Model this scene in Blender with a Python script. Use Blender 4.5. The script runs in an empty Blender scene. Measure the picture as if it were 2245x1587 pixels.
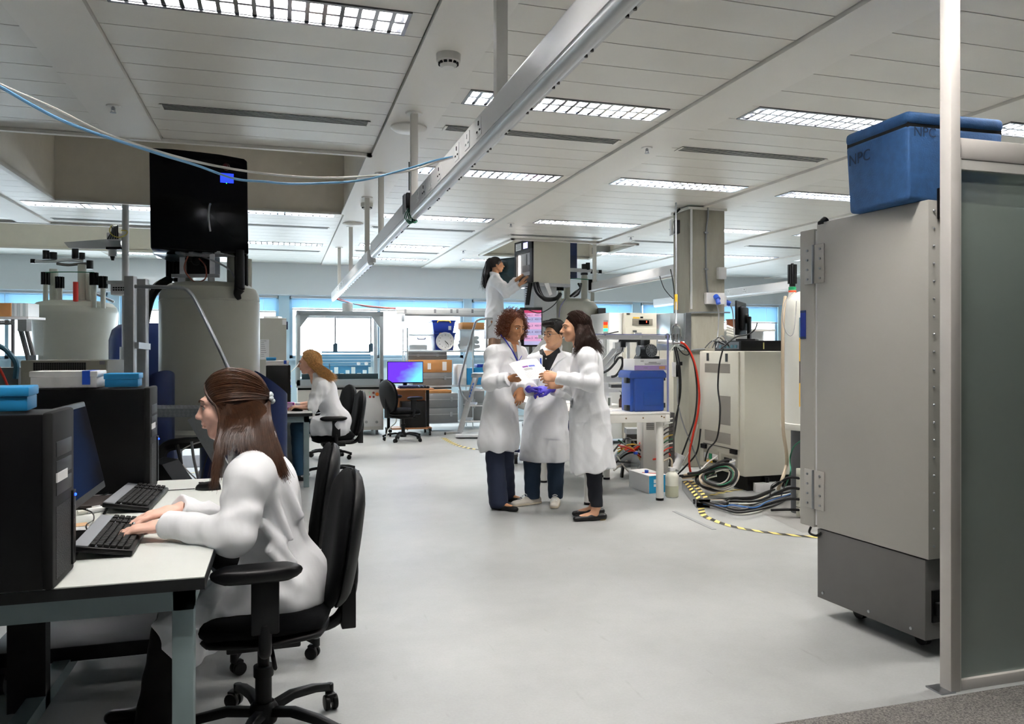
import bpy, bmesh, math, random
import numpy as np
from mathutils import Vector, Matrix, Euler
from mathutils.bvhtree import BVHTree
random.seed(7); rng = np.random.default_rng(7)
SC = bpy.context.scene; COL = SC.collection; PI = math.pi
# ---------------------------------------------------------------- camera
FPX, CXP, HYP, EYE = 1700.0, 1122.5, 770.0, 1.35
YAW = math.atan((CXP - 617) / FPX); CA, SA = math.cos(YAW), math.sin(YAW)
cam_d = bpy.data.cameras.new('camera'); cam = bpy.data.objects.new('camera', cam_d); COL.objects.link(cam)
cam.location = (0, 0, EYE); cam.rotation_euler = (PI / 2, 0, -YAW)
cam_d.sensor_width = 36; cam_d.lens = FPX / 2245 * 36; cam_d.shift_y = -(793.5 - HYP) / 2245; cam_d.clip_start = .05
SC.camera = cam
# ---------------------------------------------------------------- world, exposure
wd = bpy.data.worlds.new('daylight'); SC.world = wd; wd.use_nodes = True
bg = wd.node_tree.nodes['Background']; bg.inputs[0].default_value = (.80, .92, 1, 1); bg.inputs[1].default_value = 4.6
SC.view_settings.view_transform = 'Standard'; SC.view_settings.look = 'None'
SC.view_settings.gamma = 1; SC.view_settings.use_curve_mapping = False; SC.view_settings.exposure = 1.46
TUBE_POWER = 150.0
H = 3.05
# ---------------------------------------------------------------- pixel helpers (photo frame 2245x1587)
def R(px, py, d):
    xc = (px - CXP) / FPX * d
    return Vector((xc * CA + d * SA, -xc * SA + d * CA, EYE - (py - HYP) * d / FPX))
def FL(px, py, z=0.0):
    return R(px, py, (EYE - z) * FPX / (py - HYP))
def atY(px, py, Y):
    u = (px - CXP) / FPX
    return R(px, py, Y / (CA - u * SA))
def atX(px, py, X):
    u = (px - CXP) / FPX
    return R(px, py, X / (u * CA + SA))
CF = Vector((SA, CA, 0)); CR = Vector((CA, -SA, 0)); UP = Vector((0, 0, 1))   # camera forward / right on the floor
# ---------------------------------------------------------------- materials
def lin(h):
    h = h.lstrip('#'); c = [int(h[i:i + 2], 16) / 255 for i in (0, 2, 4)]
    return tuple(x / 12.92 if x <= .04045 else ((x + .055) / 1.055) ** 2.4 for x in c)
MT = {}
def mat(name, col, rough=.5, metal=0, noise=0, nscale=8, bump=0, bscale=60, emit=0, ecol=None, spec=.5, trans=0, alpha=1, ior=1.45, coat=0, stretch=None, sheen=0, bdist=.01):
    if name in MT: return MT[name]
    m = bpy.data.materials.new(name); m.use_nodes = True; nt = m.node_tree; b = nt.nodes['Principled BSDF']
    c = lin(col) if isinstance(col, str) else col
    b.inputs['Base Color'].default_value = (*c, 1); b.inputs['Roughness'].default_value = rough
    b.inputs['Metallic'].default_value = metal; b.inputs['Specular IOR Level'].default_value = spec
    b.inputs['Transmission Weight'].default_value = trans; b.inputs['Alpha'].default_value = alpha
    b.inputs['IOR'].default_value = ior; b.inputs['Coat Weight'].default_value = coat; b.inputs['Sheen Weight'].default_value = sheen
    if emit:
        b.inputs['Emission Color'].default_value = (*(lin(ecol) if ecol else c), 1); b.inputs['Emission Strength'].default_value = emit
    if noise or bump:
        tc = nt.nodes.new('ShaderNodeTexCoord'); vec = tc.outputs['Object']
        if stretch:
            mp = nt.nodes.new('ShaderNodeMapping'); mp.inputs['Scale'].default_value = stretch
            nt.links.new(vec, mp.inputs[0]); vec = mp.outputs[0]
    if noise:
        n = nt.nodes.new('ShaderNodeTexNoise'); n.inputs['Scale'].default_value = nscale; n.inputs['Detail'].default_value = 5
        r = nt.nodes.new('ShaderNodeMapRange'); r.inputs[1].default_value = .3; r.inputs[2].default_value = .7
        r.inputs[3].default_value = 1 - noise; r.inputs[4].default_value = 1 + noise * .6
        x = nt.nodes.new('ShaderNodeMix'); x.data_type = 'RGBA'; x.blend_type = 'MULTIPLY'; x.inputs[0].default_value = 1
        x.inputs[6].default_value = (*c, 1)
        nt.links.new(vec, n.inputs['Vector']); nt.links.new(n.outputs[0], r.inputs[0]); nt.links.new(r.outputs[0], x.inputs[7])
        nt.links.new(x.outputs[2], b.inputs['Base Color'])
    if bump:
        n2 = nt.nodes.new('ShaderNodeTexNoise'); n2.inputs['Scale'].default_value = bscale; n2.inputs['Detail'].default_value = 3
        bp = nt.nodes.new('ShaderNodeBump'); bp.inputs['Strength'].default_value = bump; bp.inputs['Distance'].default_value = bdist
        nt.links.new(vec, n2.inputs['Vector']); nt.links.new(n2.outputs[0], bp.inputs['Height']); nt.links.new(bp.outputs[0], b.inputs['Normal'])
    MT[name] = m; return m
WHITE = mat('white_paint', '#dedcd6', .45); CREAM = mat('cream_paint', '#cfc9ba', .55, noise=.04)
BEIGE = mat('beige_steel', '#d3d0c2', .45, noise=.03, nscale=3); BEIGED = mat('beige_steel_warm', '#aaa697', .5, noise=.04)
ALU = mat('aluminium', '#bfc0c2', .32, .85, noise=.06, nscale=30); STEEL = mat('brushed_steel', '#a9acb0', .3, .9, noise=.1, nscale=20)
CHROME = mat('chrome', '#d5d7da', .12, 1); BLACK = mat('black_plastic', '#08080a', .42, spec=.3); BLACKM = mat('matte_black', '#0a0a0b', .75)
BLACKG = mat('gloss_black', '#040406', .15, spec=.2); RUBBER = mat('black_rubber', '#111113', .6); DGREY = mat('dark_grey_steel', '#5a5856', .5, noise=.06, nscale=5)
MGREY = mat('mid_grey_plastic', '#86898c', .5); LGREY = mat('light_grey_plastic', '#c4c7c9', .45); WPLAST = mat('white_plastic', '#e6e6e6', .38)
NAVY = mat('navy_enamel', '#142450', .35); BLUEC = mat('royal_blue_plastic', '#0a3f96', .38, bump=.1, bscale=200); CYANB = mat('cyan_card', '#1f86bd', .5)
BLUEP = mat('bright_blue_plastic', '#1d4fc0', .4); RED = mat('red_plastic', '#c5281f', .45); ORANGE = mat('orange_plastic', '#e0791d', .45)
GREEN = mat('green_plastic', '#1b8a5a', .45); YELLOW = mat('yellow_plastic', '#e8b93a', .5); CARD = mat('brown_cardboard', '#c08a55', .8, noise=.06)
WOODT = mat('beech_laminate', '#bd8358', .5, noise=.08, nscale=6, stretch=(1, 12, 1)); PAPER = mat('white_paper', '#eeeeee', .7); INK = mat('black_ink', '#1a1a1e', .7)
INKB = mat('blue_ink', '#4a55a8', .7); INKP = mat('plum_ink', '#8a5aa0', .7); GREYINK = mat('grey_ink', '#8a8a92', .7)
DESKT = mat('desk_laminate', '#d7dad6', .35, noise=.02); EDGE = mat('black_edge_band', '#17181a', .5); DFRAME = mat('grey_green_steel', '#7f8f91', .45, noise=.04)
FABRIC = mat('black_fabric', '#0c0d0f', .95, bump=.25, bscale=500, spec=.15); SHELL = mat('black_shell', '#0b0c0e', .5, spec=.3, bump=.08, bscale=300)
CLEAR = mat('clear_acrylic', '#7f8a90', .03, alpha=.05, spec=.5); PLEXE = mat('acrylic_edge', '#8e93c4', .2, alpha=.75)
GLASSY = mat('clear_glass', '#dfe8e8', .03, alpha=.22); AMBER = mat('amber_glass', '#5a2a12', .15, alpha=.9); MILK = mat('translucent_plastic', '#dcdcd0', .45)
GREYCASE = mat('grey_case', '#7d7f80', .5, noise=.05); CAB_BLK = mat('black_cable', '#141416', .5); CAB_WHT = mat('white_cable', '#d5d3cc', .5)
CAB_BLU = mat('blue_cable', '#6ea3cc', .45); CAB_RED = mat('red_hose', '#d4331c', .45); CAB_GRN = mat('green_cable', '#1d6a4c', .5); CAB_TAN = mat('tan_hose', '#b9a992', .6)
CAB_GRY = mat('grey_cable', '#8d8f91', .5)
MAGNET = mat('magnet_enamel', '#b1b1a5', .42, noise=.03, nscale=4)
# ---------------------------------------------------------------- mesh builder
ROOTM = {}
def thing(name, label, cat, loc=(0, 0, 0), rz=0, group=None):
    o = bpy.data.objects.new(name, None); COL.objects.link(o); o.empty_display_size = .05
    o.location = loc; o.rotation_euler = (0, 0, rz); o['label'] = label; o['category'] = cat
    if group: o['group'] = group
    ROOTM[o.name] = Matrix.Translation(Vector(loc)) @ Matrix.Rotation(rz, 4, 'Z')
    return o
def tag(o, label, cat, group=None, kind=None):
    o['label'] = label; o['category'] = cat
    if group: o['group'] = group
    if kind: o['kind'] = kind
    return o
def rootm(p):
    while p.parent: p = p.parent
    return ROOTM.get(p.name, Matrix.Identity(4))
def smooth_path(pts, n=6):
    P = [Vector(p) for p in pts]
    if len(P) < 3: return P
    out = []
    for i in range(len(P) - 1):
        p0 = P[max(i - 1, 0)]; p1 = P[i]; p2 = P[i + 1]; p3 = P[min(i + 2, len(P) - 1)]
        for k in range(n):
            t = k / n
            out.append(.5 * ((2 * p1) + (p2 - p0) * t + (2 * p0 - 5 * p1 + 4 * p2 - p3) * t * t + (3 * p1 - p0 - 3 * p2 + p3) * t ** 3))
    out.append(P[-1]); return out
class MB:
    def __init__(s): s.v = []; s.f = []; s.m = []
    def add(s, vs, fs, m=0, M=None):
        b = len(s.v)
        s.v += [tuple(M @ Vector(v)) if M else tuple(v) for v in vs]
        s.f += [tuple(i + b for i in f) for f in fs]; s.m += [m] * len(fs); return s
    def box(s, c, d, rz=0, m=0, M=None):
        x, y, z = d[0] / 2, d[1] / 2, d[2] / 2
        vs = [(-x, -y, -z), (x, -y, -z), (x, y, -z), (-x, y, -z), (-x, -y, z), (x, -y, z), (x, y, z), (-x, y, z)]
        T = Matrix.Translation(Vector(c)) @ Matrix.Rotation(rz, 4, 'Z')
        if M: T = M @ T
        return s.add(vs, [(3, 2, 1, 0), (4, 5, 6, 7), (0, 1, 5, 4), (1, 2, 6, 5), (2, 3, 7, 6), (3, 0, 4, 7)], m, T)
    def bb(s, lo, hi, m=0, M=None):
        return s.box([(a + b) / 2 for a, b in zip(lo, hi)], [abs(b - a) for a, b in zip(lo, hi)], 0, m, M)
    def beam(s, a, b, w, h, up=(0, 0, 1), m=0):
        a = Vector(a); b = Vector(b); d = b - a; L = d.length; d.normalize(); u = Vector(up)
        if abs(d.dot(u)) > .98: u = Vector((0, 1, 0))
        r = d.cross(u).normalized(); u = r.cross(d)
        M = Matrix((r, d, u)).transposed().to_4x4(); M.translation = (a + b) / 2
        return s.box((0, 0, 0), (w, L, h), 0, m, M)
    def cyl(s, a, b, r0, r1=None, n=16, m=0, caps=True):
        r1 = r0 if r1 is None else r1; a = Vector(a); b = Vector(b); d = (b - a).normalized()
        u = d.orthogonal().normalized(); w = d.cross(u)
        vs = [a + (u * math.cos(2 * PI * i / n) + w * math.sin(2 * PI * i / n)) * r0 for i in range(n)]
        vs += [b + (u * math.cos(2 * PI * i / n) + w * math.sin(2 * PI * i / n)) * r1 for i in range(n)]
        fs = [(i, (i + 1) % n, n + (i + 1) % n, n + i) for i in range(n)]
        if caps: fs += [tuple(range(n - 1, -1, -1)), tuple(range(n, 2 * n))]
        return s.add(vs, fs, m)
    def tube(s, pts, r, n=8, k=6, m=0, taper=None):
        P = smooth_path(pts, k) if k > 1 else [Vector(p) for p in pts]
        N = len(P); vs = []; u = None
        for i, p in enumerate(P):
            d = (P[min(i + 1, N - 1)] - P[max(i - 1, 0)])
            d = d.normalized() if d.length > 1e-9 else Vector((0, 0, 1))
            u = d.orthogonal().normalized() if u is None else (u - d * u.dot(d))
            u = u.normalized() if u.length > 1e-6 else d.orthogonal().normalized()
            w = d.cross(u); rr = r if taper is None else r + (taper - r) * i / max(N - 1, 1)
            vs += [p + (u * math.cos(2 * PI * j / n) + w * math.sin(2 * PI * j / n)) * rr for j in range(n)]
        fs = [(i * n + j, i * n + (j + 1) % n, (i + 1) * n + (j + 1) % n, (i + 1) * n + j) for i in range(N - 1) for j in range(n)]
        fs += [tuple(range(n - 1, -1, -1)), tuple(range((N - 1) * n, N * n))]
        return s.add(vs, fs, m)
    def lathe(s, prof, c=(0, 0, 0), n=32, m=0, M=None):
        vs = []; k = len(prof)
        for i in range(n):
            a = 2 * PI * i / n
            vs += [(c[0] + r * math.cos(a), c[1] + r * math.sin(a), c[2] + z) for r, z in prof]
        fs = [(i * k + j, ((i + 1) % n) * k + j, ((i + 1) % n) * k + j + 1, i * k + j + 1) for i in range(n) for j in range(k - 1)]
        if prof[0][0] > 1e-6: fs.append(tuple(i * k for i in range(n - 1, -1, -1)))
        if prof[-1][0] > 1e-6: fs.append(tuple(i * k + k - 1 for i in range(n)))
        return s.add(vs, fs, m, M)
    def prism(s, poly, z0, z1, M=None, m=0):
        n = len(poly)
        vs = [(x, y, z0) for x, y in poly] + [(x, y, z1) for x, y in poly]
        fs = [tuple(range(n - 1, -1, -1)), tuple(range(n, 2 * n))] + [(i, (i + 1) % n, n + (i + 1) % n, n + i) for i in range(n)]
        return s.add(vs, fs, m, M)
    def ball(s, c, r, n=12, m=0):
        r = (r, r, r) if not hasattr(r, '__len__') else r
        prof = [(math.sin(PI * i / n), -math.cos(PI * i / n)) for i in range(n + 1)]
        prof[0] = (0, -1); prof[-1] = (0, 1)
        return s.lathe(prof, n=n * 2, m=m, M=Matrix.Translation(Vector(c)) @ Matrix.Diagonal((*r, 1)))
    def quad(s, a, b, c, d, m=0): return s.add([a, b, c, d], [(0, 1, 2, 3)], m)
    def text(s, txt, M, size=.1, m=0, depth=.0005, align='CENTER'):
        cu = bpy.data.curves.new('t', 'FONT'); cu.body = txt; cu.size = size; cu.align_x = align; cu.align_y = 'CENTER'; cu.extrude = depth; cu.resolution_u = 3
        o = bpy.data.objects.new('t', cu); me = bpy.data.meshes.new_from_object(o)
        s.add([v.co[:] for v in me.vertices], [tuple(p.vertices) for p in me.polygons], m, M)
        bpy.data.objects.remove(o); bpy.data.curves.remove(cu); bpy.data.meshes.remove(me); return s
    def build(s, name, mats, parent=None, world=True, bevel=0, seg=2, flat=False, ang=40):
        me = bpy.data.meshes.new(name); v = s.v
        if parent is not None and world:
            I = rootm(parent).inverted(); v = [tuple(I @ Vector(p)) for p in v]
        me.from_pydata(v, [], s.f)
        mats = mats if isinstance(mats, (list, tuple)) else [mats]
        for mm in mats: me.materials.append(mm)
        if len(mats) > 1: me.polygons.foreach_set('material_index', s.m)
        bm = bmesh.new(); bm.from_mesh(me); bmesh.ops.remove_doubles(bm, verts=bm.verts, dist=1e-6)
        bmesh.ops.recalc_face_normals(bm, faces=bm.faces)
        if bevel:
            es = [e for e in bm.edges if len(e.link_faces) == 2 and e.calc_face_angle(0) > .6]
            bmesh.ops.bevel(bm, geom=es, offset=bevel, segments=seg, affect='EDGES', profile=.5, clamp_overlap=True)
        bm.to_mesh(me); bm.free()
        if not flat:
            me.polygons.foreach_set('use_smooth', [True] * len(me.polygons)); me.set_sharp_from_angle(angle=math.radians(ang))
        o = bpy.data.objects.new(name, me); COL.objects.link(o)
        if parent is not None: o.parent = parent
        else: ROOTM[o.name] = Matrix.Identity(4)
        return o
def face_M(o, xdir, zdir=(0, 0, 1)):
    """matrix whose x runs along xdir, y along zdir, z = outward normal"""
    x = Vector(xdir).normalized(); y = Vector(zdir); y = (y - x * y.dot(x)).normalized(); z = x.cross(y)
    M = Matrix((x, y, z)).transposed().to_4x4(); M.translation = Vector(o); return M
def dup(root, loc, rz, label, group=None, cat=None):
    r = root.copy(); COL.objects.link(r); r.location = loc; r.rotation_euler = (0, 0, rz); r['label'] = label
    ROOTM[r.name] = Matrix.Translation(Vector(loc)) @ Matrix.Rotation(rz, 4, 'Z')
    if group: r['group'] = group
    for ch in list(root.children):
        c = ch.copy(); COL.objects.link(c); c.parent = r
        for g in list(ch.children):
            d = g.copy(); COL.objects.link(d); d.parent = c
    return r
def cable(name, pts, r, m, label, cat='cable', group=None, k=8):
    return tag(MB().tube(pts, r, 8, k).build(name, m), label, cat, group)
# ================================================================ SETTING
def struct(o): o['kind'] = 'structure'; return o
XL, XR, YB, Y0 = -6.5, 13.0, 15.7, -3.0
def floor_mat():
    m = bpy.data.materials.new('grey_vinyl'); m.use_nodes = True; nt = m.node_tree; b = nt.nodes['Principled BSDF']; N = nt.nodes.new; L = nt.links.new
    tc = N('ShaderNodeTexCoord'); n1 = N('ShaderNodeTexNoise'); n1.inputs['Scale'].default_value = 1.3; n1.inputs['Detail'].default_value = 8; n1.inputs['Roughness'].default_value = .65
    n2 = N('ShaderNodeTexNoise'); n2.inputs['Scale'].default_value = 90
    L(tc.outputs['Object'], n1.inputs['Vector']); L(tc.outputs['Object'], n2.inputs['Vector'])
    cr = N('ShaderNodeValToRGB'); cr.color_ramp.elements[0].position = .3; cr.color_ramp.elements[0].color = (*lin('#979997'), 1)
    cr.color_ramp.elements[1].position = .62; cr.color_ramp.elements[1].color = (*lin('#a9abaa'), 1); L(n1.outputs[0], cr.inputs[0])
    mx = N('ShaderNodeMix'); mx.data_type = 'RGBA'; mx.blend_type = 'MULTIPLY'; mx.inputs[0].default_value = .15; L(cr.outputs[0], mx.inputs[6]); L(n2.outputs[0], mx.inputs[7])
    # sparse scuffs: a stretched, thresholded noise
    mp = N('ShaderNodeMapping'); mp.inputs['Scale'].default_value = (9, 1.6, 1); mp.inputs['Rotation'].default_value = (0, 0, .5); L(tc.outputs['Object'], mp.inputs[0])
    n3 = N('ShaderNodeTexNoise'); n3.inputs['Scale'].default_value = 2.2; n3.inputs['Detail'].default_value = 9; L(mp.outputs[0], n3.inputs['Vector'])
    r3 = N('ShaderNodeMapRange'); r3.inputs[1].default_value = .66; r3.inputs[2].default_value = .74; r3.inputs[3].default_value = 0; r3.inputs[4].default_value = .28; L(n3.outputs[0], r3.inputs[0])
    m2 = N('ShaderNodeMix'); m2.data_type = 'RGBA'; m2.inputs[7].default_value = (*lin('#77756f'), 1); L(r3.outputs[0], m2.inputs[0]); L(mx.outputs[2], m2.inputs[6]); L(m2.outputs[2], b.inputs['Base Color'])
    rr = N('ShaderNodeMapRange'); rr.inputs[3].default_value = .34; rr.inputs[4].default_value = .5; L(n1.outputs[0], rr.inputs[0]); L(rr.outputs[0], b.inputs['Roughness'])
    return m
struct(MB().bb((XL, Y0, -.1), (XR, YB + .3, 0)).build('floor', floor_mat(), flat=True))
def carpet_mat():
    m = bpy.data.materials.new('speckled_carpet'); m.use_nodes = True; nt = m.node_tree; b = nt.nodes['Principled BSDF']; N = nt.nodes.new; L = nt.links.new
    tc = N('ShaderNodeTexCoord'); n = N('ShaderNodeTexNoise'); n.inputs['Scale'].default_value = 160; n.inputs['Detail'].default_value = 4; L(tc.outputs['Object'], n.inputs['Vector'])
    cr = N('ShaderNodeValToRGB'); cr.color_ramp.elements[0].position = .36; cr.color_ramp.elements[0].color = (*lin('#4b4947'), 1); cr.color_ramp.elements[1].position = .66; cr.color_ramp.elements[1].color = (*lin('#86827d'), 1)
    L(n.outputs[0], cr.inputs[0]); L(cr.outputs[0], b.inputs['Base Color']); b.inputs['Roughness'].default_value = .95
    bp = N('ShaderNodeBump'); bp.inputs['Strength'].default_value = .4; bp.inputs['Distance'].default_value = .004; L(n.outputs[0], bp.inputs['Height']); L(bp.outputs[0], b.inputs['Normal'])
    return m
o = MB().bb((.9, Y0, 0), (XR, 2.415, .004)).build('carpet', carpet_mat(), flat=True); o['kind'] = 'structure'
# ---------------- ceiling: long plain beams (bands) with bays of metal planks between; three recesses above the magnets
PLANK = mat('ceiling_plank', '#dedbd3', .42, noise=.035, nscale=2.5, bump=.05, bscale=400)
BANDM = mat('ceiling_band', '#e3e0d9', .5, noise=.03, nscale=1.5); GAPM = mat('ceiling_flange', '#d8d5cc', .5); RECM = mat('recess_plaster', '#e6e0d3', .8, noise=.03)
BANDS = [(-5.3, -4.91), (-3.30, -2.91), (-1.30, -.91), (.735, 1.10), (2.70, 3.09), (4.72, 5.10), (6.70, 7.10), (8.7, 9.1), (10.7, 11.1)]
REC = [(-2.42, .735, 6.75, 9.72), (-4.91, -1.30, 11.55, 14.4), (3.35, 5.40, 11.2, 13.2)]   # x0 x1 y0 y1
FIX = {3: [(1.75, 'nearest'), (4.02, 'first'), (9.92, 'second'), (12.75, 'third')], 4: [(2.2, 'nearest'), (5.05, 'first'), (7.2, 'second'), (9.75, 'third'), (12.5, 'fourth'), (14.3, 'fifth')],  # foremost light of both bays is unseen, added to brighten desk and foreground
       5: [(2.6, 'nearest'), (4.82, 'first'), (7.12, 'second'), (9.62, 'third'), (14.0, 'fourth')], 6: [(4.6, 'first'), (7.18, 'second'), (9.6, 'third'), (12.4, 'fourth')],  # closest light here is out of view too, put in for overhead light
       7: [(4.5, 'first'), (7.2, 'second'), (9.6, 'third'), (12.2, 'fourth')], 2: [(10.1, 'first'), (14.75, 'second')], 8: [(9.5, 'first'), (12.3, 'second')]}
SLOT = {3: [5.85, 10.98, 13.6], 4: [5.79, 10.7, 13.3], 5: [5.83, 10.85], 6: [5.6, 10.9], 7: [10.9], 2: [11.2], 8: [10.9]}
def cells(a, b):
    """ceiling strip a..b cut up around the recesses: rectangles x0 x1 y0 y1"""
    near = [r for r in REC if a < r[1] - .02 and b > r[0] + .02]; ys = sorted({Y0, YB} | {y for r in near for y in r[2:]}); out = []
    for y0, y1 in zip(ys, ys[1:]):
        x = a
        for r in sorted(r for r in near if r[2] < (y0 + y1) / 2 < r[3]):
            if r[0] > x + .02: out.append((x, r[0], y0, y1))
            x = max(x, r[1])
        if x < b - .02: out.append((x, b, y0, y1))
    return out
edges = [(XL, BANDS[0][0])] + [(BANDS[i][1], BANDS[i + 1][0]) for i in range(8)] + [(BANDS[8][1], XR)]
FW, FLEN = .30, 1.44          # luminaire: size along Y, along X
def free_of(x0, x1, y0, y1, bay):
    for fy, _ in FIX.get(bay, []):
        if y0 < fy + FW / 2 + .005 and y1 > fy - FW / 2 - .005: return fy
    return None
cb = MB(); band = MB()
for i, (a, b) in enumerate(BANDS):
    for x0, x1, y0, y1 in cells(a, b):
            y = y0
            while y < y1 - .01:
                ye = min(y1, (math.floor((y - .35) / 2.45) + 1) * 2.45 + .35)
                band.bb((x0 + .004, y + .002, H - .022), (x1 - .004, ye - .002, H + .03)); y = ye
struct(band.build('ceiling_beams', BANDM, flat=True))
for bay, (a, b) in enumerate(edges):
    pitch = .302
    for x0, x1, y0, y1 in cells(a, b):
            # cut lines: fixture edges are hard limits, planks of one pitch between
            stops = [y0]; 
            for fy, _ in sorted(FIX.get(bay, [])):
                if y0 < fy < y1: stops += [fy - FW / 2, fy + FW / 2]
            stops.append(y1)
            for s0, s1 in zip(stops, stops[1:]):
                if s1 - s0 < .02: continue
                isf = any(abs((s0 + s1) / 2 - fy) < .01 and abs(s1 - s0 - FW) < .01 for fy, _ in FIX.get(bay, []))
                if isf:
                    xm = (a + b) / 2
                    if x0 < xm - FLEN / 2: cb.bb((x0 + .004, s0 + .003, H), (max(x0 + .01, xm - FLEN / 2), s1 - .003, H + .02))
                    if x1 > xm + FLEN / 2: cb.bb((min(x1, xm + FLEN / 2), s0 + .003, H), (x1 - .004, s1 - .003, H + .02))
                    continue
                n = max(1, round((s1 - s0) / pitch)); w = (s1 - s0) / n
                for k in range(n): cb.bb((x0 + .004, s0 + k * w + .004, H), (x1 - .004, s0 + (k + 1) * w - .004, H + .02))
struct(cb.build('ceiling', PLANK, flat=True))
gb = MB()
def slab(z, m, x0, x1, y0, y1): gb.bb((x0, y0, z), (x1, y1, z + .03), m)
XS = sorted({XL, XR} | {v for r in REC for v in r[:2]}); YS = sorted({Y0, YB} | {v for r in REC for v in r[2:]})
# flange tops seen in the joints (a step above the planks), left open over the luminaires
for bay, (a, b) in enumerate(edges):
    for x0, x1, y0, y1 in cells(a, b):
            xm = (a + b) / 2; fx = [(fy - FW / 2, fy + FW / 2) for fy, _ in sorted(FIX.get(bay, [])) if y0 < fy < y1]
            y = y0
            for f0, f1 in fx + [(y1, y1)]:
                if f0 > y: gb.bb((x0, y, H + .022), (x1, f0, H + .03))
                y = f1
struct(gb.build('trim_1', GAPM, flat=True))
rb = MB(); up = .75
for x0, x1, y0, y1 in REC:
    t = .03
    rb.bb((x0, y0 - t, H - .0), (x1, y0, H + up)); rb.bb((x0, y1, H - .0), (x1, y1 + t, H + up))
    rb.bb((x0 - t, y0 - t, H - .0), (x0, y1 + t, H + up)); rb.bb((x1, y0 - t, H - .0), (x1 + t, y1 + t, H + up)); rb.bb((x0 - t, y0 - t, H + up), (x1 + t, y1 + t, H + up + t))
struct(rb.build('ceiling_recesses', RECM, flat=True))
tr = MB()
for x0, x1, y0, y1 in REC:
    for (p, q) in (((x0, y0), (x1, y0)), ((x0, y1), (x1, y1)), ((x0, y0), (x0, y1)), ((x1, y0), (x1, y1))):
        tr.bb((min(p[0], q[0]) - .035, min(p[1], q[1]) - .035, H - .028), (max(p[0], q[0]) + .012, max(p[1], q[1]) + .012, H - .003))
struct(tr.build('trim_2', BANDM, flat=True))
struct(MB().bb((XL - .2, Y0 - .2, H + 1.2), (XR + .2, YB + .5, H + 1.3)).build('ceiling_slab', mat('soffit', '#9a968c', .9), flat=True))
# ---------------- luminaires
TUBEM = mat('lamp_tube', '#ffffff', .5, emit=TUBE_POWER, ecol='#fffaf4'); REFL = mat('louvre_metal', '#a9acb2', .14, 1); HOUS = mat('lamp_housing', '#a4a6aa', .22, .9)
def make_light(label, group):
    t = thing('ceiling_light', label, 'ceiling light', (0, 0, H), 0, group)
    L, W = FLEN, FW - .012; h = MB()
    h.bb((-L / 2, -W / 2, .0), (L / 2, -W / 2 + .006, .10)); h.bb((-L / 2, W / 2 - .006, 0), (L / 2, W / 2, .10))
    h.bb((-L / 2, -W / 2, .0), (-L / 2 + .006, W / 2, .10)); h.bb((L / 2 - .006, -W / 2, 0), (L / 2, W / 2, .10)); h.bb((-L / 2, -W / 2, .095), (L / 2, W / 2, .10))
    f = .02
    for sx in (-1, 1): h.bb((sx * (L / 2 - f), -W / 2, -.006), (sx * L / 2, W / 2, .002))
    for sy in (-1, 1): h.bb((-L / 2, sy * (W / 2 - f), -.006), (L / 2, sy * W / 2, .002))
    h.build('housing', HOUS, t, world=False, flat=True)
    for y in (-.066, .066): MB().cyl((-L / 2 + .04, y, .078), (L / 2 - .04, y, .078), .011, n=8).build('lamp_tube', TUBEM, t, world=False)
    lv = MB(); n = 17; z0, z1 = .001, .05
    for k in range(1, n):                                # cross blades: V-shaped reflectors, wide at the foot of each wedge
        x = -L / 2 + L * k / n
        for y0 in (-.122, .010):
            lv.add([(x - .002, y0, z1), (x + .002, y0, z1), (x + .002, y0 + .112, z1), (x - .002, y0 + .112, z1), (x - .011, y0, z0), (x + .011, y0, z0), (x + .011, y0 + .112, z0), (x - .011, y0 + .112, z0)],
                   [(0, 1, 2, 3), (7, 6, 5, 4), (0, 4, 5, 1), (2, 6, 7, 3), (1, 5, 6, 2), (0, 3, 7, 4)])
    for y in (-.128, 0, .128):
        w0, w1 = (.010, .016)
        lv.add([(-L / 2 + .02, y - .003, z1), (L / 2 - .02, y - .003, z1), (L / 2 - .02, y + .003, z1), (-L / 2 + .02, y + .003, z1), (-L / 2 + .02, y - w0, z0), (L / 2 - .02, y - w0, z0), (L / 2 - .02, y + w0, z0), (-L / 2 + .02, y + w0, z0)],
               [(0, 1, 2, 3), (7, 6, 5, 4), (0, 4, 5, 1), (2, 6, 7, 3), (1, 5, 6, 2), (0, 3, 7, 4)])
    lv.build('louvre', REFL, t, world=False, flat=True)
    return t
BAYN = {2: 'far left bay', 3: 'bay over the long-haired typist', 4: 'bay over the socket rail', 5: 'bay before the concrete column', 6: 'bay over the freezer', 7: 'bay behind the blue tub', 8: 'far right bay'}
light0 = None
for bay in FIX:
    for fy, nm in FIX[bay]:
        xm = (edges[bay][0] + edges[bay][1]) / 2
        lab = 'louvred ceiling light, %s back in the %s' % (nm, BAYN[bay])
        if light0 is None: light0 = make_light(lab, 'louvred ceiling lights'); light0.location = (xm, fy, H); ROOTM[light0.name] = Matrix.Translation((xm, fy, H))
        else: dup(light0, (xm, fy, H), 0, lab)
vent0 = None; ORD = ['nearest', 'second', 'third']
VENTM = mat('vent_black', '#0b0b0c', .8)
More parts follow.
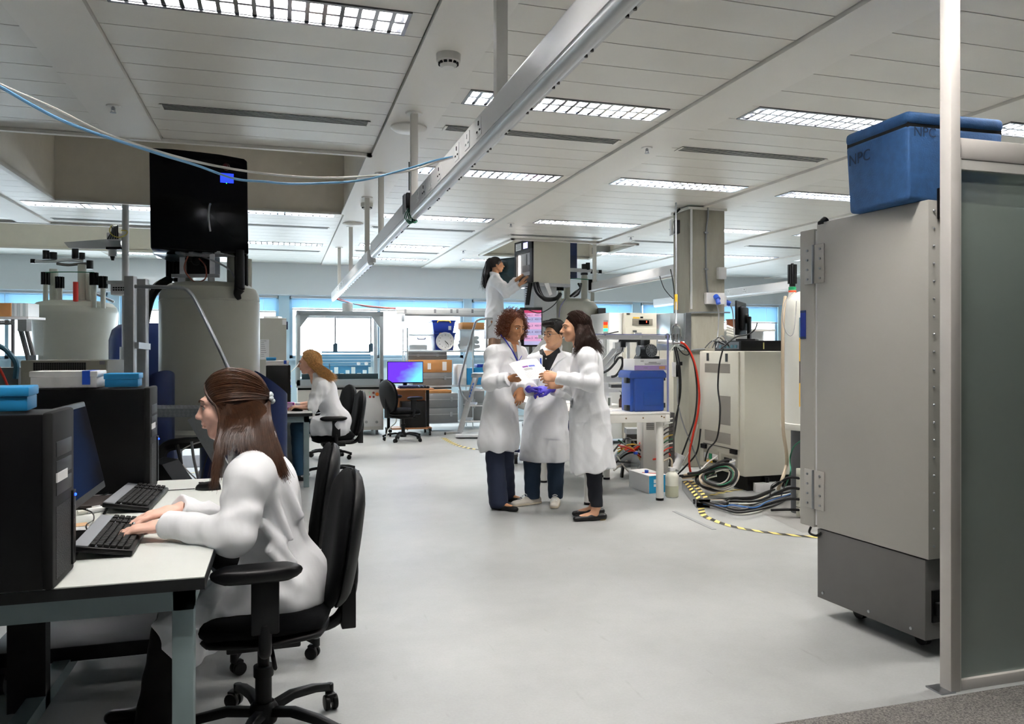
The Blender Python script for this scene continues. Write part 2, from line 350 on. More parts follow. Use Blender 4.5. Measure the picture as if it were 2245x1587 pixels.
for bay in SLOT:
    for k, sy in enumerate(SLOT[bay]):
        xm = (edges[bay][0] + edges[bay][1]) / 2; lab = 'slotted black ceiling vent, %s in the %s' % (ORD[k], BAYN[bay])
        if vent0 is None:
            vent0 = thing('air_vent', lab, 'air vent', (xm, sy, H), 0, 'slotted ceiling air vents')
            MB().bb((-.715, -.065, -.004), (.715, .065, -.0005)).build('vent_backing', VENTM, vent0, world=False, flat=True)
            fr = MB()
            for y in (-.06, -.03, 0, .03, .06): fr.bb((-.72, y - .003, -.0050), (.72, y + .003, -.0042))
            for x in (-.72, .70): fr.bb((x, -.066, -.009), (x + .02, .066, -.004))
            fr.build('vent_frame', PLANK, vent0, world=False, flat=True)
        else: dup(vent0, (xm, sy, H), 0, lab)
# ---------------- smoke detectors, sprinklers, disc
ZB = H - .022
t = thing('smoke_detector', 'round white smoke detector on the ceiling beam beside the socket rail', 'smoke detector', (.906, 4.31, ZB))
MB().lathe([(0, -.075), (.035, -.075), (.045, -.066), (.052, -.05), (.058, -.045), (.068, -.04), (.07, 0)], n=28).build('detector_body', WHITE, t, world=False)
v = MB()
for k in range(12):
    a = 2 * PI * k / 12; v.box((.0515 * math.cos(a), .0515 * math.sin(a), -.052), (.012, .018, .012), a)
v.build('detector_slot', BLACKM, t, world=False)
for nm, (x, y), lb in (('smoke_detector', (.93, 8.9), 'small white smoke detector farther along the beam behind the socket rail'), ('smoke_detector', (6.9, 11.6), 'white smoke detector on the ceiling right of the concrete column')):
    q = dup(t, (x, y, ZB), 0, lb)
SPR = [((-1.103, 5.86), 'sprinkler on the ceiling beam at the upper left, ahead of the recess'), ((2.888, 5.81), 'sprinkler on the ceiling beam right of the socket rail'), ((2.886, 9.76), 'sprinkler farther along the beam, above the person on steps'), ((4.91, 10.4), 'sprinkler on the ceiling beam right of the concrete column'), ((2.9, 12.6), 'sprinkler on the ceiling left of the ladder person, near the windows')]
sp0 = None
for (x, y), lb in SPR:
    if sp0 is None:
        sp0 = thing('sprinkler', 'white ' + lb, 'sprinkler', (x, y, ZB), 0, 'ceiling sprinklers')
        MB().lathe([(0, -.006), (.04, -.006), (.047, 0)], n=24).build('escutcheon', WHITE, sp0, world=False)
        m = MB().cyl((0, 0, 0), (0, 0, -.03), .008, n=10); m.beam((-.011, 0, -.012), (-.011, 0, -.045), .003, .006); m.beam((.011, 0, -.012), (.011, 0, -.045), .003, .006); m.build('sprinkler_head', STEEL, sp0, world=False)
        MB().cyl((0, 0, -.045), (0, 0, -.048), .02, n=14).build('deflector', STEEL, sp0, world=False)
    else: dup(sp0, (x, y, ZB), 0, 'white ' + lb)
tag(MB().lathe([(0, -.035), (.11, -.03), (.135, -.012), (.135, 0)], c=(.913, 5.78, ZB), n=36).build('access_disc', WHITE), 'round white shallow disc on the ceiling beam behind the socket rail post', 'speaker')
tag(MB().lathe([(0, -.03), (.11, -.026), (.135, -.012), (.135, 0)], c=(.9, 10.35, ZB), n=36).build('access_disc', WHITE), 'round white ceiling disc far along the beam near the windows', 'speaker')
# ---------------- walls
WALLM = mat('wall_paint', '#cdd3d5', .7, noise=.02); WALLL = mat('wall_flare_blue', '#b9d2de', .6)  # blue of the lower wall is window flare put into its colour
WSILL, WHEAD = 1.21, 2.43
WINS = [(-6.3, -3.05), (-2.85, -.05), (.15, 3.62), (3.80, 7.45), (7.65, 11.2)]
wb = MB(); wb.bb((XL, YB, WHEAD), (XR, YB + .25, H + 1.2)); wb.bb((XL, YB, 0), (XR, YB + .25, WSILL), 1)
xs = XL
for a, b in WINS: wb.bb((xs, YB, WSILL), (a, YB + .25, WHEAD), 1); xs = b
wb.bb((xs, YB, WSILL), (XR, YB + .25, WHEAD), 1)
struct(wb.build('wall_back', [WALLM, WALLL], flat=True))
struct(MB().bb((XL - .2, Y0, 0), (XL, YB + .25, H + 1.2)).build('wall_left', WALLM, flat=True)); struct(MB().bb((XR, Y0, 0), (XR + .2, YB + .25, H + 1.2)).build('wall_right', WALLM, flat=True))
struct(MB().bb((XL, Y0 - .2, 0), (XR, Y0, H + 1.2)).build('wall_front', WALLM, flat=True))
struct(MB().bb((XL, YB - .16, 2.44), (XR, YB, H + .02)).build('trim_3', mat('bulkhead_paint', '#d3d8da', .7), flat=True))
BLIND = mat('blind_slat_daylight_tint', '#a3c4d8', .5)  # slat blue is the tint of daylight put into the slat colour
_nt = BLIND.node_tree; _tl = _nt.nodes.new('ShaderNodeBsdfTranslucent'); _tl.inputs[0].default_value = (*lin('#9fcbe6'), 1); _mx = _nt.nodes.new('ShaderNodeMixShader'); _mx.inputs[0].default_value = .10
_nt.links.new(_nt.nodes['Principled BSDF'].outputs[0], _mx.inputs[1]); _nt.links.new(_tl.outputs[0], _mx.inputs[2]); _nt.links.new(_mx.outputs[0], _nt.nodes['Material Output'].inputs[0])
BLIND = BLIND; WFR = mat('window_frame_grey', '#8fa9b8', .45)
for k, (a, b) in enumerate(WINS):
    w = MB(); 
    for x in (a + .03, b - .03, (a + b) / 2): w.bb((x - .03, YB + .04, WSILL), (x + .03, YB + .10, WHEAD))
    w.bb((a, YB + .04, WSILL), (b, YB + .10, WSILL + .06)); w.bb((a, YB + .04, WHEAD - .06), (b, YB + .10, WHEAD))
    win = struct(w.build('window_%d' % (k + 1), WFR, flat=True))
    MB().bb((a, YB + .065, WSILL + .03), (b, YB + .071, WHEAD - .03)).build('window_pane', mat('window_glass', '#eef6ff', .02, alpha=.06), win, flat=True)
    MB().bb((a - .02, YB - .10, WSILL - .04), (b + .02, YB + .04, WSILL)).build('window_sill', mat('sill_paint', '#a9c3d2', .5), win, flat=True)
    t = thing('window_blind', ['blue grey slatted blind gathered above the far left window', 'blue slatted blind across the window behind the big magnet', 'blue slatted blind gathered above the central window', 'blue slatted blind lowered above the beige incubator', 'blue slatted blind far right behind the monitor'][k], 'blind', (a, YB - .03, WHEAD))
    drop = [.26, .30, .24, .52, .40][k]
    MB().bb((a + .02, YB - .055, WHEAD - .045), (b - .02, YB - .01, WHEAD - .002)).build('head_rail', LGREY, t)
    sl = MB(); z = WHEAD - .06
    while z > WHEAD - drop:
        sl.add([(a + .04, YB - .043, z - .0135), (b - .04, YB - .043, z - .0135), (b - .04, YB - .019, z + .0135), (a + .04, YB - .019, z + .0135)], [(0, 1, 2, 3)]); z -= .023
    sl.build('slats', BLIND, t, flat=True)
    MB().bb((a + .04, YB - .045, WHEAD - drop - .03), (b - .04, YB - .015, WHEAD - drop - .005)).build('bottom_rail', LGREY, t)
    for j in range(5): x = a + (b - a) * (j + .5) / 5; MB().cyl((x, YB - .05, WHEAD - .04), (x, YB - .05, WHEAD - drop - .01), .003, n=6).build('cord', WHITE, t)
# radiators / service ledge under the windows
struct(MB().bb((XL, YB - .10, .0), (XR, YB - .001, .10)).build('baseboard_back', WALLL, flat=True))
# ---------------- concrete column with conduits
CONC = mat('concrete', '#9c998c', .85, noise=.14, nscale=5, bump=.3, bscale=30, stretch=(1.5, 1.5, .35))
cx0, cy0 = 4.54, 8.05; cw, cd_ = .47, .38
col = tag(thing('concrete_column', 'raw concrete column with conduit beside the beige console cabinet', 'column', (cx0 + cw / 2, cy0 + cd_ / 2, 0)), 'raw concrete column with conduit beside the beige console cabinet', 'column'); col['kind'] = 'structure'
MB().bb((cx0, cy0, 0), (cx0 + cw, cy0 + cd_, H - .02)).build('shaft', CONC, col, bevel=.008)
MB().bb((cx0 - .02, cy0 - .02, H - .05), (cx0 + cw + .02, cy0 + cd_ + .02, H - .021)).build('collar', WHITE, col)
m = MB().cyl((cx0 + .02, cy0 - .018, 1.84), (cx0 + .02, cy0 - .018, H - .05), .013); m.build('conduit', WPLAST, col)
p = [atY(1551, 450, cy0 - .015), atY(1552, 475, cy0 - .015), atY(1548, 510, cy0 - .015), atY(1548, 590, cy0 - .015), atY(1552, 645, cy0 - .015)]
m = MB().tube(p, .011)
for pp in (p[2], p[3]): m.box(pp, (.05, .02, .02))
m.build('conduit', mat('galvanised', '#83878a', .4, .6), col)
m = MB().tube([atY(1510, 690, cy0 - .02), atY(1520, 685, cy0 - .02), atY(1600, 685, cy0 - .02)], .010); m.tube([atY(1510, 772, cy0 - .02), atY(1520, 767, cy0 - .02), atY(1545, 765, cy0 - .02)], .010); m.build('pipe', MT['galvanised'], col)
# ---------------- glass partition at the right
POSTM = mat('partition_post', '#cfcac5', .5)
px, py = 2.533, 2.44; ax = Vector((1, -.015, 0)).normalized()
pt = thing('glass_partition', 'white framed glass partition with frosted pane beside the tall freezer', 'partition', (px, py, 0)); pt['kind'] = 'structure'
MB().bb((px, py, 0), (px + .048, py + .055, H)).build('post', POSTM, pt, bevel=.003)
MB().bb((px + .048, py + .004, 0), (px + .056, py + .05, 2.12)).build('door_jamb', WHITE, pt)
MB().bb((px + .05, py + .006, 2.115), (3.9, py + .05, 2.20)).build('top_rail', POSTM, pt, bevel=.004)
MB().bb((px + .05, py + .008, 2.075), (3.9, py + .046, 2.113)).build('transom_bead', WHITE, pt)
MB().bb((px + .05, py + .006, .0), (3.9, py + .05, .042)).build('bottom_rail', POSTM, pt, bevel=.003)
MB().bb((px - .05, py - .005, 0), (px + .02, py + .075, .006)).build('floor_plate', STEEL, pt)
def frost():
    m = bpy.data.materials.new('frosted_glass'); m.use_nodes = True; nt = m.node_tree; N = nt.nodes.new; L = nt.links.new; out = nt.nodes['Material Output']; b = nt.nodes['Principled BSDF']
    b.inputs['Base Color'].default_value = (*lin('#b3bcb7'), 1); b.inputs['Roughness'].default_value = .3
    tr = N('ShaderNodeBsdfTransparent'); tr.inputs[0].default_value = (*lin('#b9c4c2'), 1)
    mx = N('ShaderNodeMixShader'); tc = N('ShaderNodeTexCoord'); sp = N('ShaderNodeSeparateXYZ'); L(tc.outputs['Object'], sp.inputs[0])
    r = N('ShaderNodeMapRange'); r.inputs[1].default_value = .05; r.inputs[2].default_value = 1.5; r.inputs[3].default_value = .62; r.inputs[4].default_value = .42; L(sp.outputs[2], r.inputs[0])
    L(r.outputs[0], mx.inputs[0]); L(tr.outputs[0], mx.inputs[1]); L(b.outputs[0], mx.inputs[2]); L(mx.outputs[0], out.inputs[0]); return m
MB().bb((px + .052, py + .022, .04), (3.9, py + .030, 2.08)).build('glass_pane', frost(), pt, flat=True)
# ---------------- hazard tape and floor marks
def tape_mat():
    m = bpy.data.materials.new('hazard_tape'); m.use_nodes = True; nt = m.node_tree; b = nt.nodes['Principled BSDF']; N = nt.nodes.new; L = nt.links.new
    uv = N('ShaderNodeUVMap'); sp = N('ShaderNodeSeparateXYZ'); L(uv.outputs[0], sp.inputs[0]); a = N('ShaderNodeMath'); a.operation = 'ADD'; L(sp.outputs[0], a.inputs[0]); L(sp.outputs[1], a.inputs[1])
    f = N('ShaderNodeMath'); f.operation = 'FRACT'; L(a.outputs[0], f.inputs[0]); g = N('ShaderNodeMath'); g.operation = 'GREATER_THAN'; g.inputs[1].default_value = .5; L(f.outputs[0], g.inputs[0])
    mx = N('ShaderNodeMix'); mx.data_type = 'RGBA'; mx.inputs[6].default_value = (*lin('#2a2926'), 1); mx.inputs[7].default_value = (*lin('#e3cf78'), 1); L(g.outputs[0], mx.inputs[0]); L(mx.outputs[2], b.inputs['Base Color']); b.inputs['Roughness'].default_value = .5
    return m
HAZ = tape_mat()
def tape(pts, w, label, z=.003, name='hazard_tape', pitch=.13, k=8):
    P = smooth_path([Vector((p[0], p[1], z)) for p in pts], k); me = bpy.data.meshes.new(name); vs = []; uv = []; s = 0
    for i, p in enumerate(P):
        d = (P[min(i + 1, len(P) - 1)] - P[max(i - 1, 0)]).normalized(); n = Vector((-d.y, d.x, 0)); s += (p - P[i - 1]).length if i else 0
        vs += [p - n * w / 2, p + n * w / 2]; uv += [(s / pitch, 0), (s / pitch, .45)]
    fs = [(2 * i, 2 * i + 2, 2 * i + 3, 2 * i + 1) for i in range(len(P) - 1)]
    me.from_pydata(vs, [], fs); me.materials.append(HAZ); ul = me.uv_layers.new(name='UVMap')
    for lp in me.loops: ul.data[lp.index].uv = uv[lp.vertex_index]
    o = bpy.data.objects.new(name, me); COL.objects.link(o); ROOTM[o.name] = Matrix.Identity(4); return tag(o, label, 'floor tape')
tape([FL(1537, 1112), FL(1541, 1128), FL(1562, 1140), FL(1600, 1153), FL(1650, 1163), FL(1720, 1172), FL(1790, 1178), FL(1900, 1186)], .055, 'yellow and black hazard tape curving across the floor to the tall freezer')
tape([FL(1556, 1087), FL(1580, 1081), FL(1612, 1075), FL(1650, 1070), FL(1740, 1063)], .05, 'yellow and black hazard tape along the foot of the beige console')
tape([FL(972, 960), FL(985, 968), FL(1005, 977), FL(1035, 984), FL(1075, 988), FL(1125, 990)], .075, 'yellow and black hazard tape around the foot of the step ladder')
tape([FL(392, 1042), FL(430, 1036), FL(470, 1030), FL(520, 1022)], .05, 'yellow and black hazard tape on the floor behind the desk by the big magnet')
tag(MB().beam(FL(1478, 1121) + Vector((0, 0, .002)), FL(1566, 1161) + Vector((0, 0, .002)), .035, .002).build('floor_tape', mat('worn_grey_tape', '#8f9193', .5)), 'worn grey tape strip on the floor in front of the cable duct', 'floor tape')
# ================================================================ SOCKET RAILS AND NETWORK CABLES
RAILM = mat('rail_aluminium', '#cfd0d0', .35, .35); RAILB = mat('rail_cover', '#dadada', .4)
XRL, ZR0, ZR1 = .865, 2.29, 2.43
def socket(mb_dark, M, dark):
    for (x, y, w, h) in ((0, .016, .007, .016), (-.02, -.012, .012, .006), (.02, -.012, .012, .006)):
        mb_dark.box((x, y, .0), (w, h, .003), M=M)
def rail(name, label, x, y0, y1, z0, hangers, socks, gaps=()):
    t = thing(name, label, 'socket rail', (x, y0, z0)); z1 = z0 + .14; w = .085
    MB().bb((x, y0, z0 + .012), (x + w, y1, z1)).build('rail_body', RAILM, t, bevel=.004)
    MB().bb((x - .004, y0 + .002, z0 + .022), (x, y1 - .002, z1 - .012)).build('cover_strip', RAILB, t)
    MB().cyl((x + w / 2 - .012, y0 + .01, z0 + .012), (x + w / 2 - .012, y1 - .01, z0 + .012), .03, n=20).build('rounded_edge', RAILM, t)
    rv = MB(); y = y0 + .12
    while y < y1 - .05:
        for dy in (0, .05): rv.cyl((x + w - .012, y + dy, z0 + .004), (x + w - .012, y + dy, z0 + .014), .006, n=8)
        y += .31
    rv.build('rivets', DGREY, t)
    for hy in hangers:
        MB().bb((x + .005, hy - .025, z0 + .02), (x + .055, hy + .025, H - .022)).build('hanger', WHITE, t, bevel=.002)
        MB().lathe([(0, -.012), (.055, -.010), (.062, 0)], c=(x + .03, hy, ZB), n=24).build('hanger_plate', WHITE, t)
    for sy, dark in socks:
        M = face_M((x - .005, sy, (z0 + z1) / 2 + .006), (0, -1, 0)); M2 = Matrix.Rotation(0, 4, 'Z')
        MB().box((0, 0, 0), (.09, .08, .004), M=M).build('socket_plate', WPLAST, t)
        k = MB(); socket(k, M @ Matrix.Translation((0, 0, .003)) @ Matrix.Scale(1.25, 4), dark); k.build('socket_pins', BLACKM if dark else LGREY, t)
    return t
rail('socket_rail', 'nearest long aluminium socket rail hanging from the ceiling', XRL, .6, 5.40, ZR0, [3.18, 5.43], [(3.42, 1), (3.65, 0), (3.88, 1), (4.35, 1), (4.62, 0), (4.85, 1), (5.06, 0)])
rail('socket_rail', 'middle aluminium socket rail behind the black cable box', XRL + .005, 5.56, 7.98, 2.315, [7.36], [])
rail('socket_rail', 'farthest white socket rail above the glass robot enclosure', XRL, 8.20, 14.35, 2.27, [8.55, 10.62, 12.8], [(11.5, 0), (11.9, 1), (12.3, 0), (12.7, 1)])
rail('socket_rail', 'white socket rail left of the concrete column', 4.66, 8.62, 11.45, 2.29, [11.25], [])
rail('socket_rail', 'white socket rail behind the concrete column with black sockets', 7.05, 9.6, 13.9, 2.235, [12.6], [(10.75, 1), (11.2, 0), (11.6, 0), (12.0, 1), (12.9, 0)])
b = thing('junction_box', 'black and grey junction box with green wires at the rail end', 'junction box', (.87, 5.48, 2.30))
MB().bb((.845, 5.45, 2.36), (.935, 5.54, 2.47)).build('box', BLACK, b, bevel=.004); MB().bb((.83, 5.46, 2.33), (.842, 5.54, 2.46)).build('grey_plate', MGREY, b)
m = MB()
for k in range(6): m.tube([(.86 + .01 * k, 5.46, 2.36), (.83 + .012 * k, 5.43, 2.29 - .006 * k), (.87 + .01 * k, 5.45, 2.25 + .004 * k), (.90, 5.48, 2.31)], .0035, 6, 6)
m.build('wire_loops', CAB_GRN, b)
MB().tube([(.87, 5.47, 2.37), (.88, 5.45, 2.31), (.91, 5.46, 2.27)], .012).build('plug', BLACK, b); MB().cyl((.86, 5.43, 2.48), (.86, 5.43, 2.68), .004, n=6).build('aerial', BLACK, b)
pw = [R(-60, 150, 1.9), R(0, 185, 2.0), R(120, 238, 2.2), R(250, 300, 2.4), R(420, 352, 2.75), R(560, 378, 3.0), R(680, 389, 3.3), R(780, 388, 3.6), R(880, 378, 3.85), R(960, 355, 4.0), R(1000, 342, 4.07)]
cable('network_cable', pw, .0045, CAB_WHT, 'white network cable sagging from the upper left to the rail')
pb = [R(-60, 158, 1.9), R(0, 190, 2.0), R(150, 270, 2.2), R(335, 333, 2.5), R(430, 362, 2.7), R(515, 392, 2.9), R(580, 398, 3.05), R(640, 403, 3.2), R(720, 401, 3.45), R(800, 394, 3.65), R(900, 368, 3.9), R(960, 350, 4.0), R(1014, 340, 4.10)]
cable('network_cable', pb, .0048, CAB_BLU, 'blue network cable sagging beneath the white one')
m = MB(); e = Vector((.9, 14.38, 2.29))
for k in range(5): m.tube([e + Vector((.02 * k, 0, .02)), e + Vector((.25 + .1 * k, -.1, -.06 - .02 * k)), e + Vector((.8 + .25 * k, -.3, -.16)), e + Vector((1.5 + .2 * k, -.5, -.20))], .007, 6, 6, m=k % 3)
tag(m.build('wire_bundle', [CAB_BLK, CAB_RED, CAB_BLU]), 'loose red black and blue wires trailing from the far rail end', 'cable')
# ================================================================ CHAIRS
def cushion(w, h, tf, tb, n=14, k=.45, curve=None, wfun=None):
    vs = []; idx = {}; fs = []
    def P(u, v, side):
        x = u * math.sqrt(max(0, 1 - v * v * k)); z = v * math.sqrt(max(0, 1 - u * u * k)); r = max(abs(u), abs(v)); e = (1 - r ** 5) ** .5
        y = (tf if side > 0 else -tb) * e; ww = wfun(z) if wfun else 1
        q = Vector((x * w / 2 * ww, y, z * h / 2))
        return curve(q) if curve else q
    for side in (1, -1):
        for i in range(n + 1):
            for j in range(n + 1):
                bd = i in (0, n) or j in (0, n)
                key = (i, j, 0 if bd else side)
                if key not in idx: idx[key] = len(vs); vs.append(P(math.sin(PI / 2 * (2 * i / n - 1)), math.sin(PI / 2 * (2 * j / n - 1)), side))
        g = lambda i, j: idx[(i, j, 0 if (i in (0, n) or j in (0, n)) else side)]
        for i in range(n):
            for j in range(n):
                q = (g(i, j), g(i + 1, j), g(i + 1, j + 1), g(i, j + 1)); fs.append(q if side < 0 else q[::-1])
    return vs, fs
def make_chair(label):
    t = thing('office_chair', label, 'office chair', (0, 0, 0), 0, 'black operator chairs')
    st = .49
    # backrest: y is forward, leans back
    def curve(q):
        z = q.z + .245; return Vector((q.x, q.y - .225 - .17 * z + .10 * (z - .18) ** 2 * 1.6 + .35 * q.x * q.x * (1.2), st - .055 + z))
    wf = lambda z: .84 + .16 * math.cos((z - .15) * 1.7) if z < .15 else 1 - .09 * (z - .15) ** 2
    vs, fs = cushion(.44, .50, .038, .022, curve=curve, wfun=wf); MB().add(vs, fs).build('backrest', FABRIC, t, world=False, ang=70)
    def curve2(q): r = curve(q); r.y -= .022; return r
    vs, fs = cushion(.435, .49, .012, .038, curve=curve2, wfun=wf); b = MB().add(vs, fs)
    b.build('back_shell', SHELL, t, world=False, ang=70)
    vs, fs = cushion(.48, .46, .045, .04, k=.35)
    MB().add([(x, z - .0 + .0, y + st - .04 - (.12 * max(0, (z - .12)) ** 1 if z > .12 else 0)) for x, y, z in [tuple(v) for v in vs]], fs).build('seat', FABRIC, t, world=False, ang=70)
    MB().add([(x * .97, z * .97, y * .5 + st - .085) for x, y, z in [tuple(v) for v in vs]], fs).build('seat_pan', SHELL, t, world=False, ang=70)
    m = MB().tube([(0, -.05, st - .115), (0, -.2, st - .12), (0, -.27, st - .08), (0, -.305, st + .03), (0, -.30, st + .2)], .022, 10, 5); m.box((0, -.29, st - .05), (.07, .05, .16)); m.build('back_stem', SHELL, t, world=False, bevel=.004)
    m = MB().box((0, 0, st - .125), (.20, .24, .05)); m.cyl((.08, .05, st - .125), (.30, .06, st - .13), .007); m.cyl((-.08, -.02, st - .125), (-.29, -.03, st - .14), .007); m.build('mechanism', BLACK, t, world=False, bevel=.006)
    for s in (-1, 1):
        ar = MB(); x = s * .275
        ar.tube([(s * .12, .0, st - .10), (s * .22, .0, st - .105), (x, .0, st - .08), (x, .0, st + .0)], .022, 8, 5); ar.box((x, 0, st + .06), (.034, .085, .18)); a = ar.build('arm_post', SHELL, t, world=False, bevel=.006)
        vs, fs = cushion(.105, .28, .022, .028, k=.45)
        p = MB().add([(x2 + x, z2 + .025, y2 + st + .165) for x2, y2, z2 in [tuple(v) for v in vs]], fs); p.build('arm_pad', BLACK, t, world=False, ang=70)
    m = MB().cyl((0, 0, .09), (0, 0, .25), .028, n=18); m.cyl((0, 0, .25), (0, 0, st - .13), .02, n=16); m.cyl((0, 0, .22), (0, 0, .255), .034, n=18); m.build('gas_lift', SHELL, t, world=False)
    MB().lathe([(.0, .06), (.045, .06), (.05, .075), (.05, .11), (.036, .13), (0, .13)], n=20).build('base_hub', SHELL, t, world=False)
    for k in range(5):
        a = 2 * PI * k / 5 + .3; d = Vector((math.cos(a), math.sin(a), 0)); w = Vector((-d.y, d.x, 0))
        lg = MB(); pts = [(.03, .105, .022), (.12, .118, .021), (.22, .105, .018), (.30, .082, .015)]; P = []
        for r, z, hw in pts:
            c = d * r; P.append([c + w * hw + UP * (z - .02), c + w * hw * .7 + UP * (z + .008), c - w * hw * .7 + UP * (z + .008), c - w * hw + UP * (z - .02)])
        vs = [q for r in P for q in r]; fs = [(4 * i + j, 4 * i + (j + 1) % 4, 4 * i + 4 + (j + 1) % 4, 4 * i + 4 + j) for i in range(3) for j in range(4)] + [(3, 2, 1, 0), (12, 13, 14, 15)]
        lg.add(vs, fs); lg.cyl(d * .295 + UP * .055, d * .295 + UP * .09, .016, n=12); leg = lg.build('base_leg', SHELL, t, world=False, bevel=.004)
        cs = MB(); a2 = a + .9 * (k - 1); e = Vector((math.cos(a2), math.sin(a2), 0)); c = d * .295 + Vector((-e.y, e.x, 0)) * .018 + UP * .0275
        cs.cyl(c - e * .024, c - e * .006, .0275, n=18); cs.cyl(c + e * .006, c + e * .024, .0275, n=18); cs.box(c + UP * .018, (.034, .034, .03), a2); cs.build('caster', BLACK, leg, world=False, bevel=.003)
    return t
ch = make_chair('black office chair the long-haired typist sits on, nearest the viewer'); ch.location = (-.06, 2.84, 0); ch.rotation_euler = (0, 0, PI / 2 + .04); ROOTM[ch.name] = Matrix.Translation((-.06, 2.84, 0)) @ Matrix.Rotation(PI / 2 + .04, 4, 'Z')
dup(ch, (-.08, 3.70, 0), PI / 2 - .05, 'empty black office chair behind the long-haired typist')
dup(ch, (.53, 8.50, 0), PI / 2 + .05, 'black office chair the blonde person sits on')
dup(ch, (.55, 9.95, 0), PI / 2 + .3, 'black office chair half hidden behind the blonde person')
dup(ch, tuple(FL(884, 966))[:2] + (0,), -PI / 2 + .45, 'empty black office chair in front of the purple screen')
# ================================================================ FRONT DESK
def desk(label, x0, x1, y0, y1, zt=.74):
    t = thing('desk', label, 'desk', ((x0 + x1) / 2, (y0 + y1) / 2, 0))
    MB().bb((x0, y0, zt - .003), (x1, y1, zt)).build('desktop', DESKT, t); MB().bb((x0 - .001, y0 - .001, zt - .034), (x1 + .001, y1 + .001, zt - .0035)).build('edge_band', EDGE, t)
    f = MB(); i = .03; z = zt - .065
    f.bb((x0 + i, y0 + i, z - .03), (x1 - i, y0 + i + .045, zt - .035)); f.bb((x0 + i, y1 - i - .045, z - .03), (x1 - i, y1 - i, zt - .035)); f.bb((x0 + i, y0 + i, z - .03), (x0 + i + .045, y1 - i, zt - .035)); f.bb((x1 - i - .045, y0 + i, z - .03), (x1 - i, y1 - i, zt - .035))
    f.build('frame_rail', DFRAME, t)
    for x in (x0 + i, x1 - i - .055):
        for y in (y0 + i, y1 - i - .055): MB().bb((x, y, 0), (x + .055, y + .055, zt - .035)).build('leg', DFRAME, t, bevel=.003)
    return t
dk = desk('pale topped desk with black edge and grey green steel legs, nearest the viewer', -1.75, -.20, 2.25, 3.98)
MB().bb((-.86, 2.30, .08), (-.80, 3.94, .13)).build('stretcher', DFRAME, dk); MB().bb((-.92, 3.1, .08), (-.80, 3.16, .68)).build('cable_riser', BLACKM, dk)
s = thing('computer_stand', 'low black stand on casters under the nearest desk', 'trolley', (-.75, 3.5, 0)); MB().bb((-1.1, 3.44, .12), (-.45, 3.9, .18)).build('shelf', BLACK, s, bevel=.005)
for x, y in ((-1.05, 3.5), (-.5, 3.5), (-1.05, 3.85), (-.5, 3.85)): m = MB().cyl((x - .012, y, .045), (x + .012, y, .045), .045, n=18); m.bb((x - .02, y - .02, .06), (x + .02, y + .02, .12)); m.build('caster', RUBBER, s)
def tower(label, x0, x1, y0, y1, z, h=.45, flip=1):
    t = thing('computer_tower', label, 'computer', ((x0 + x1) / 2, (y0 + y1) / 2, z))
    MB().bb((x0, y0, z), (x1 - .03, y1, z + h)).build('case', BLACK, t, bevel=.006)
    MB().bb((x1 - .035, y0 - .004, z), (x1 - .008, y1 + .004, z + h + .004)).build('front_bezel', BLACKM, t, bevel=.008)
    X = x1 - .008; yc = (y0 + y1) / 2
    for k in range(3): MB().bb((X - .004, y0 + .02, z + h - .115 - k * .05), (X + .002, y1 - .03, z + h - .075 - k * .05)).build('drive_bay', mat('bay_plastic', '#15161a', .5), t, bevel=.002)
    MB().bb((X - .004, y0 + .02, z + .02), (X + .001, y1 - .035, z + h * .46)).build('grille', mat('mesh_black', '#0b0c0e', .6, bump=.8, bscale=300), t)
    MB().bb((X - .004, y1 - .03, z + .02), (X + .006, y1 - .002, z + h * .5)).build('port_strip', BLACK, t, bevel=.002)
    p = MB()
    for k in range(3): p.bb((X + .005, y1 - .019, z + .12 + k * .025), (X + .007, y1 - .010, z + .132 + k * .025))
    p.build('ports', mat('port_metal', '#2c2d31', .4, .4), t)
    MB().ball((X + .007, y1 - .015, z + h * .47), .004, 6).build('power_light', mat('blue_led', '#1133ff', .4, emit=4), t)
    MB().bb((X - .002, y0 + .02, z + h * .60), (X + .0035, y0 + .12, z + h * .655)).build('name_sticker', PAPER, t)
    return t
tower('black computer tower nearest the viewer on the front desk', -1.10, -.55, 2.235, 2.435, .74)
tower('black computer tower farther back on the front desk', -1.42, -.535, 3.66, 3.86, .74)
def kitbox(label, c, size, rz, body, band=None, cat='box', lidh=.025, z=None):
    t = thing('carton', label, cat, c, rz); w, d, h = size
    MB().bb((-w / 2, -d / 2, 0), (w / 2, d / 2, h - lidh)).build('tray', body, t, world=False, bevel=.003)
    MB().bb((-w / 2 - .004, -d / 2 - .004, h - lidh), (w / 2 + .004, d / 2 + .004, h)).build('lid', body, t, world=False, bevel=.004)
    if band: MB().bb((w / 2 - .055, -d / 2 - .006, .012), (w / 2 - .025, d / 2 + .006, h + .001)).build('band', band, t, world=False)
    return t
ZT = 1.196
kitbox('blue flat box on top of the nearest computer tower', (-.70, 2.335, ZT), (.13, .15, .062), .12, CYANB)
kitbox('white box with blue band on the nearest computer tower', (-.86, 2.34, ZT), (.16, .15, .07), .1, WPLAST, BLUEP)
kitbox('white flat box with blue band on the farther computer tower', (-.88, 3.76, ZT), (.25, .17, .07), 0, WPLAST, BLUEP)
kitbox('small blue flat box on the farther computer tower', (-.665, 3.76, ZT), (.13, .15, .058), .05, CYANB)
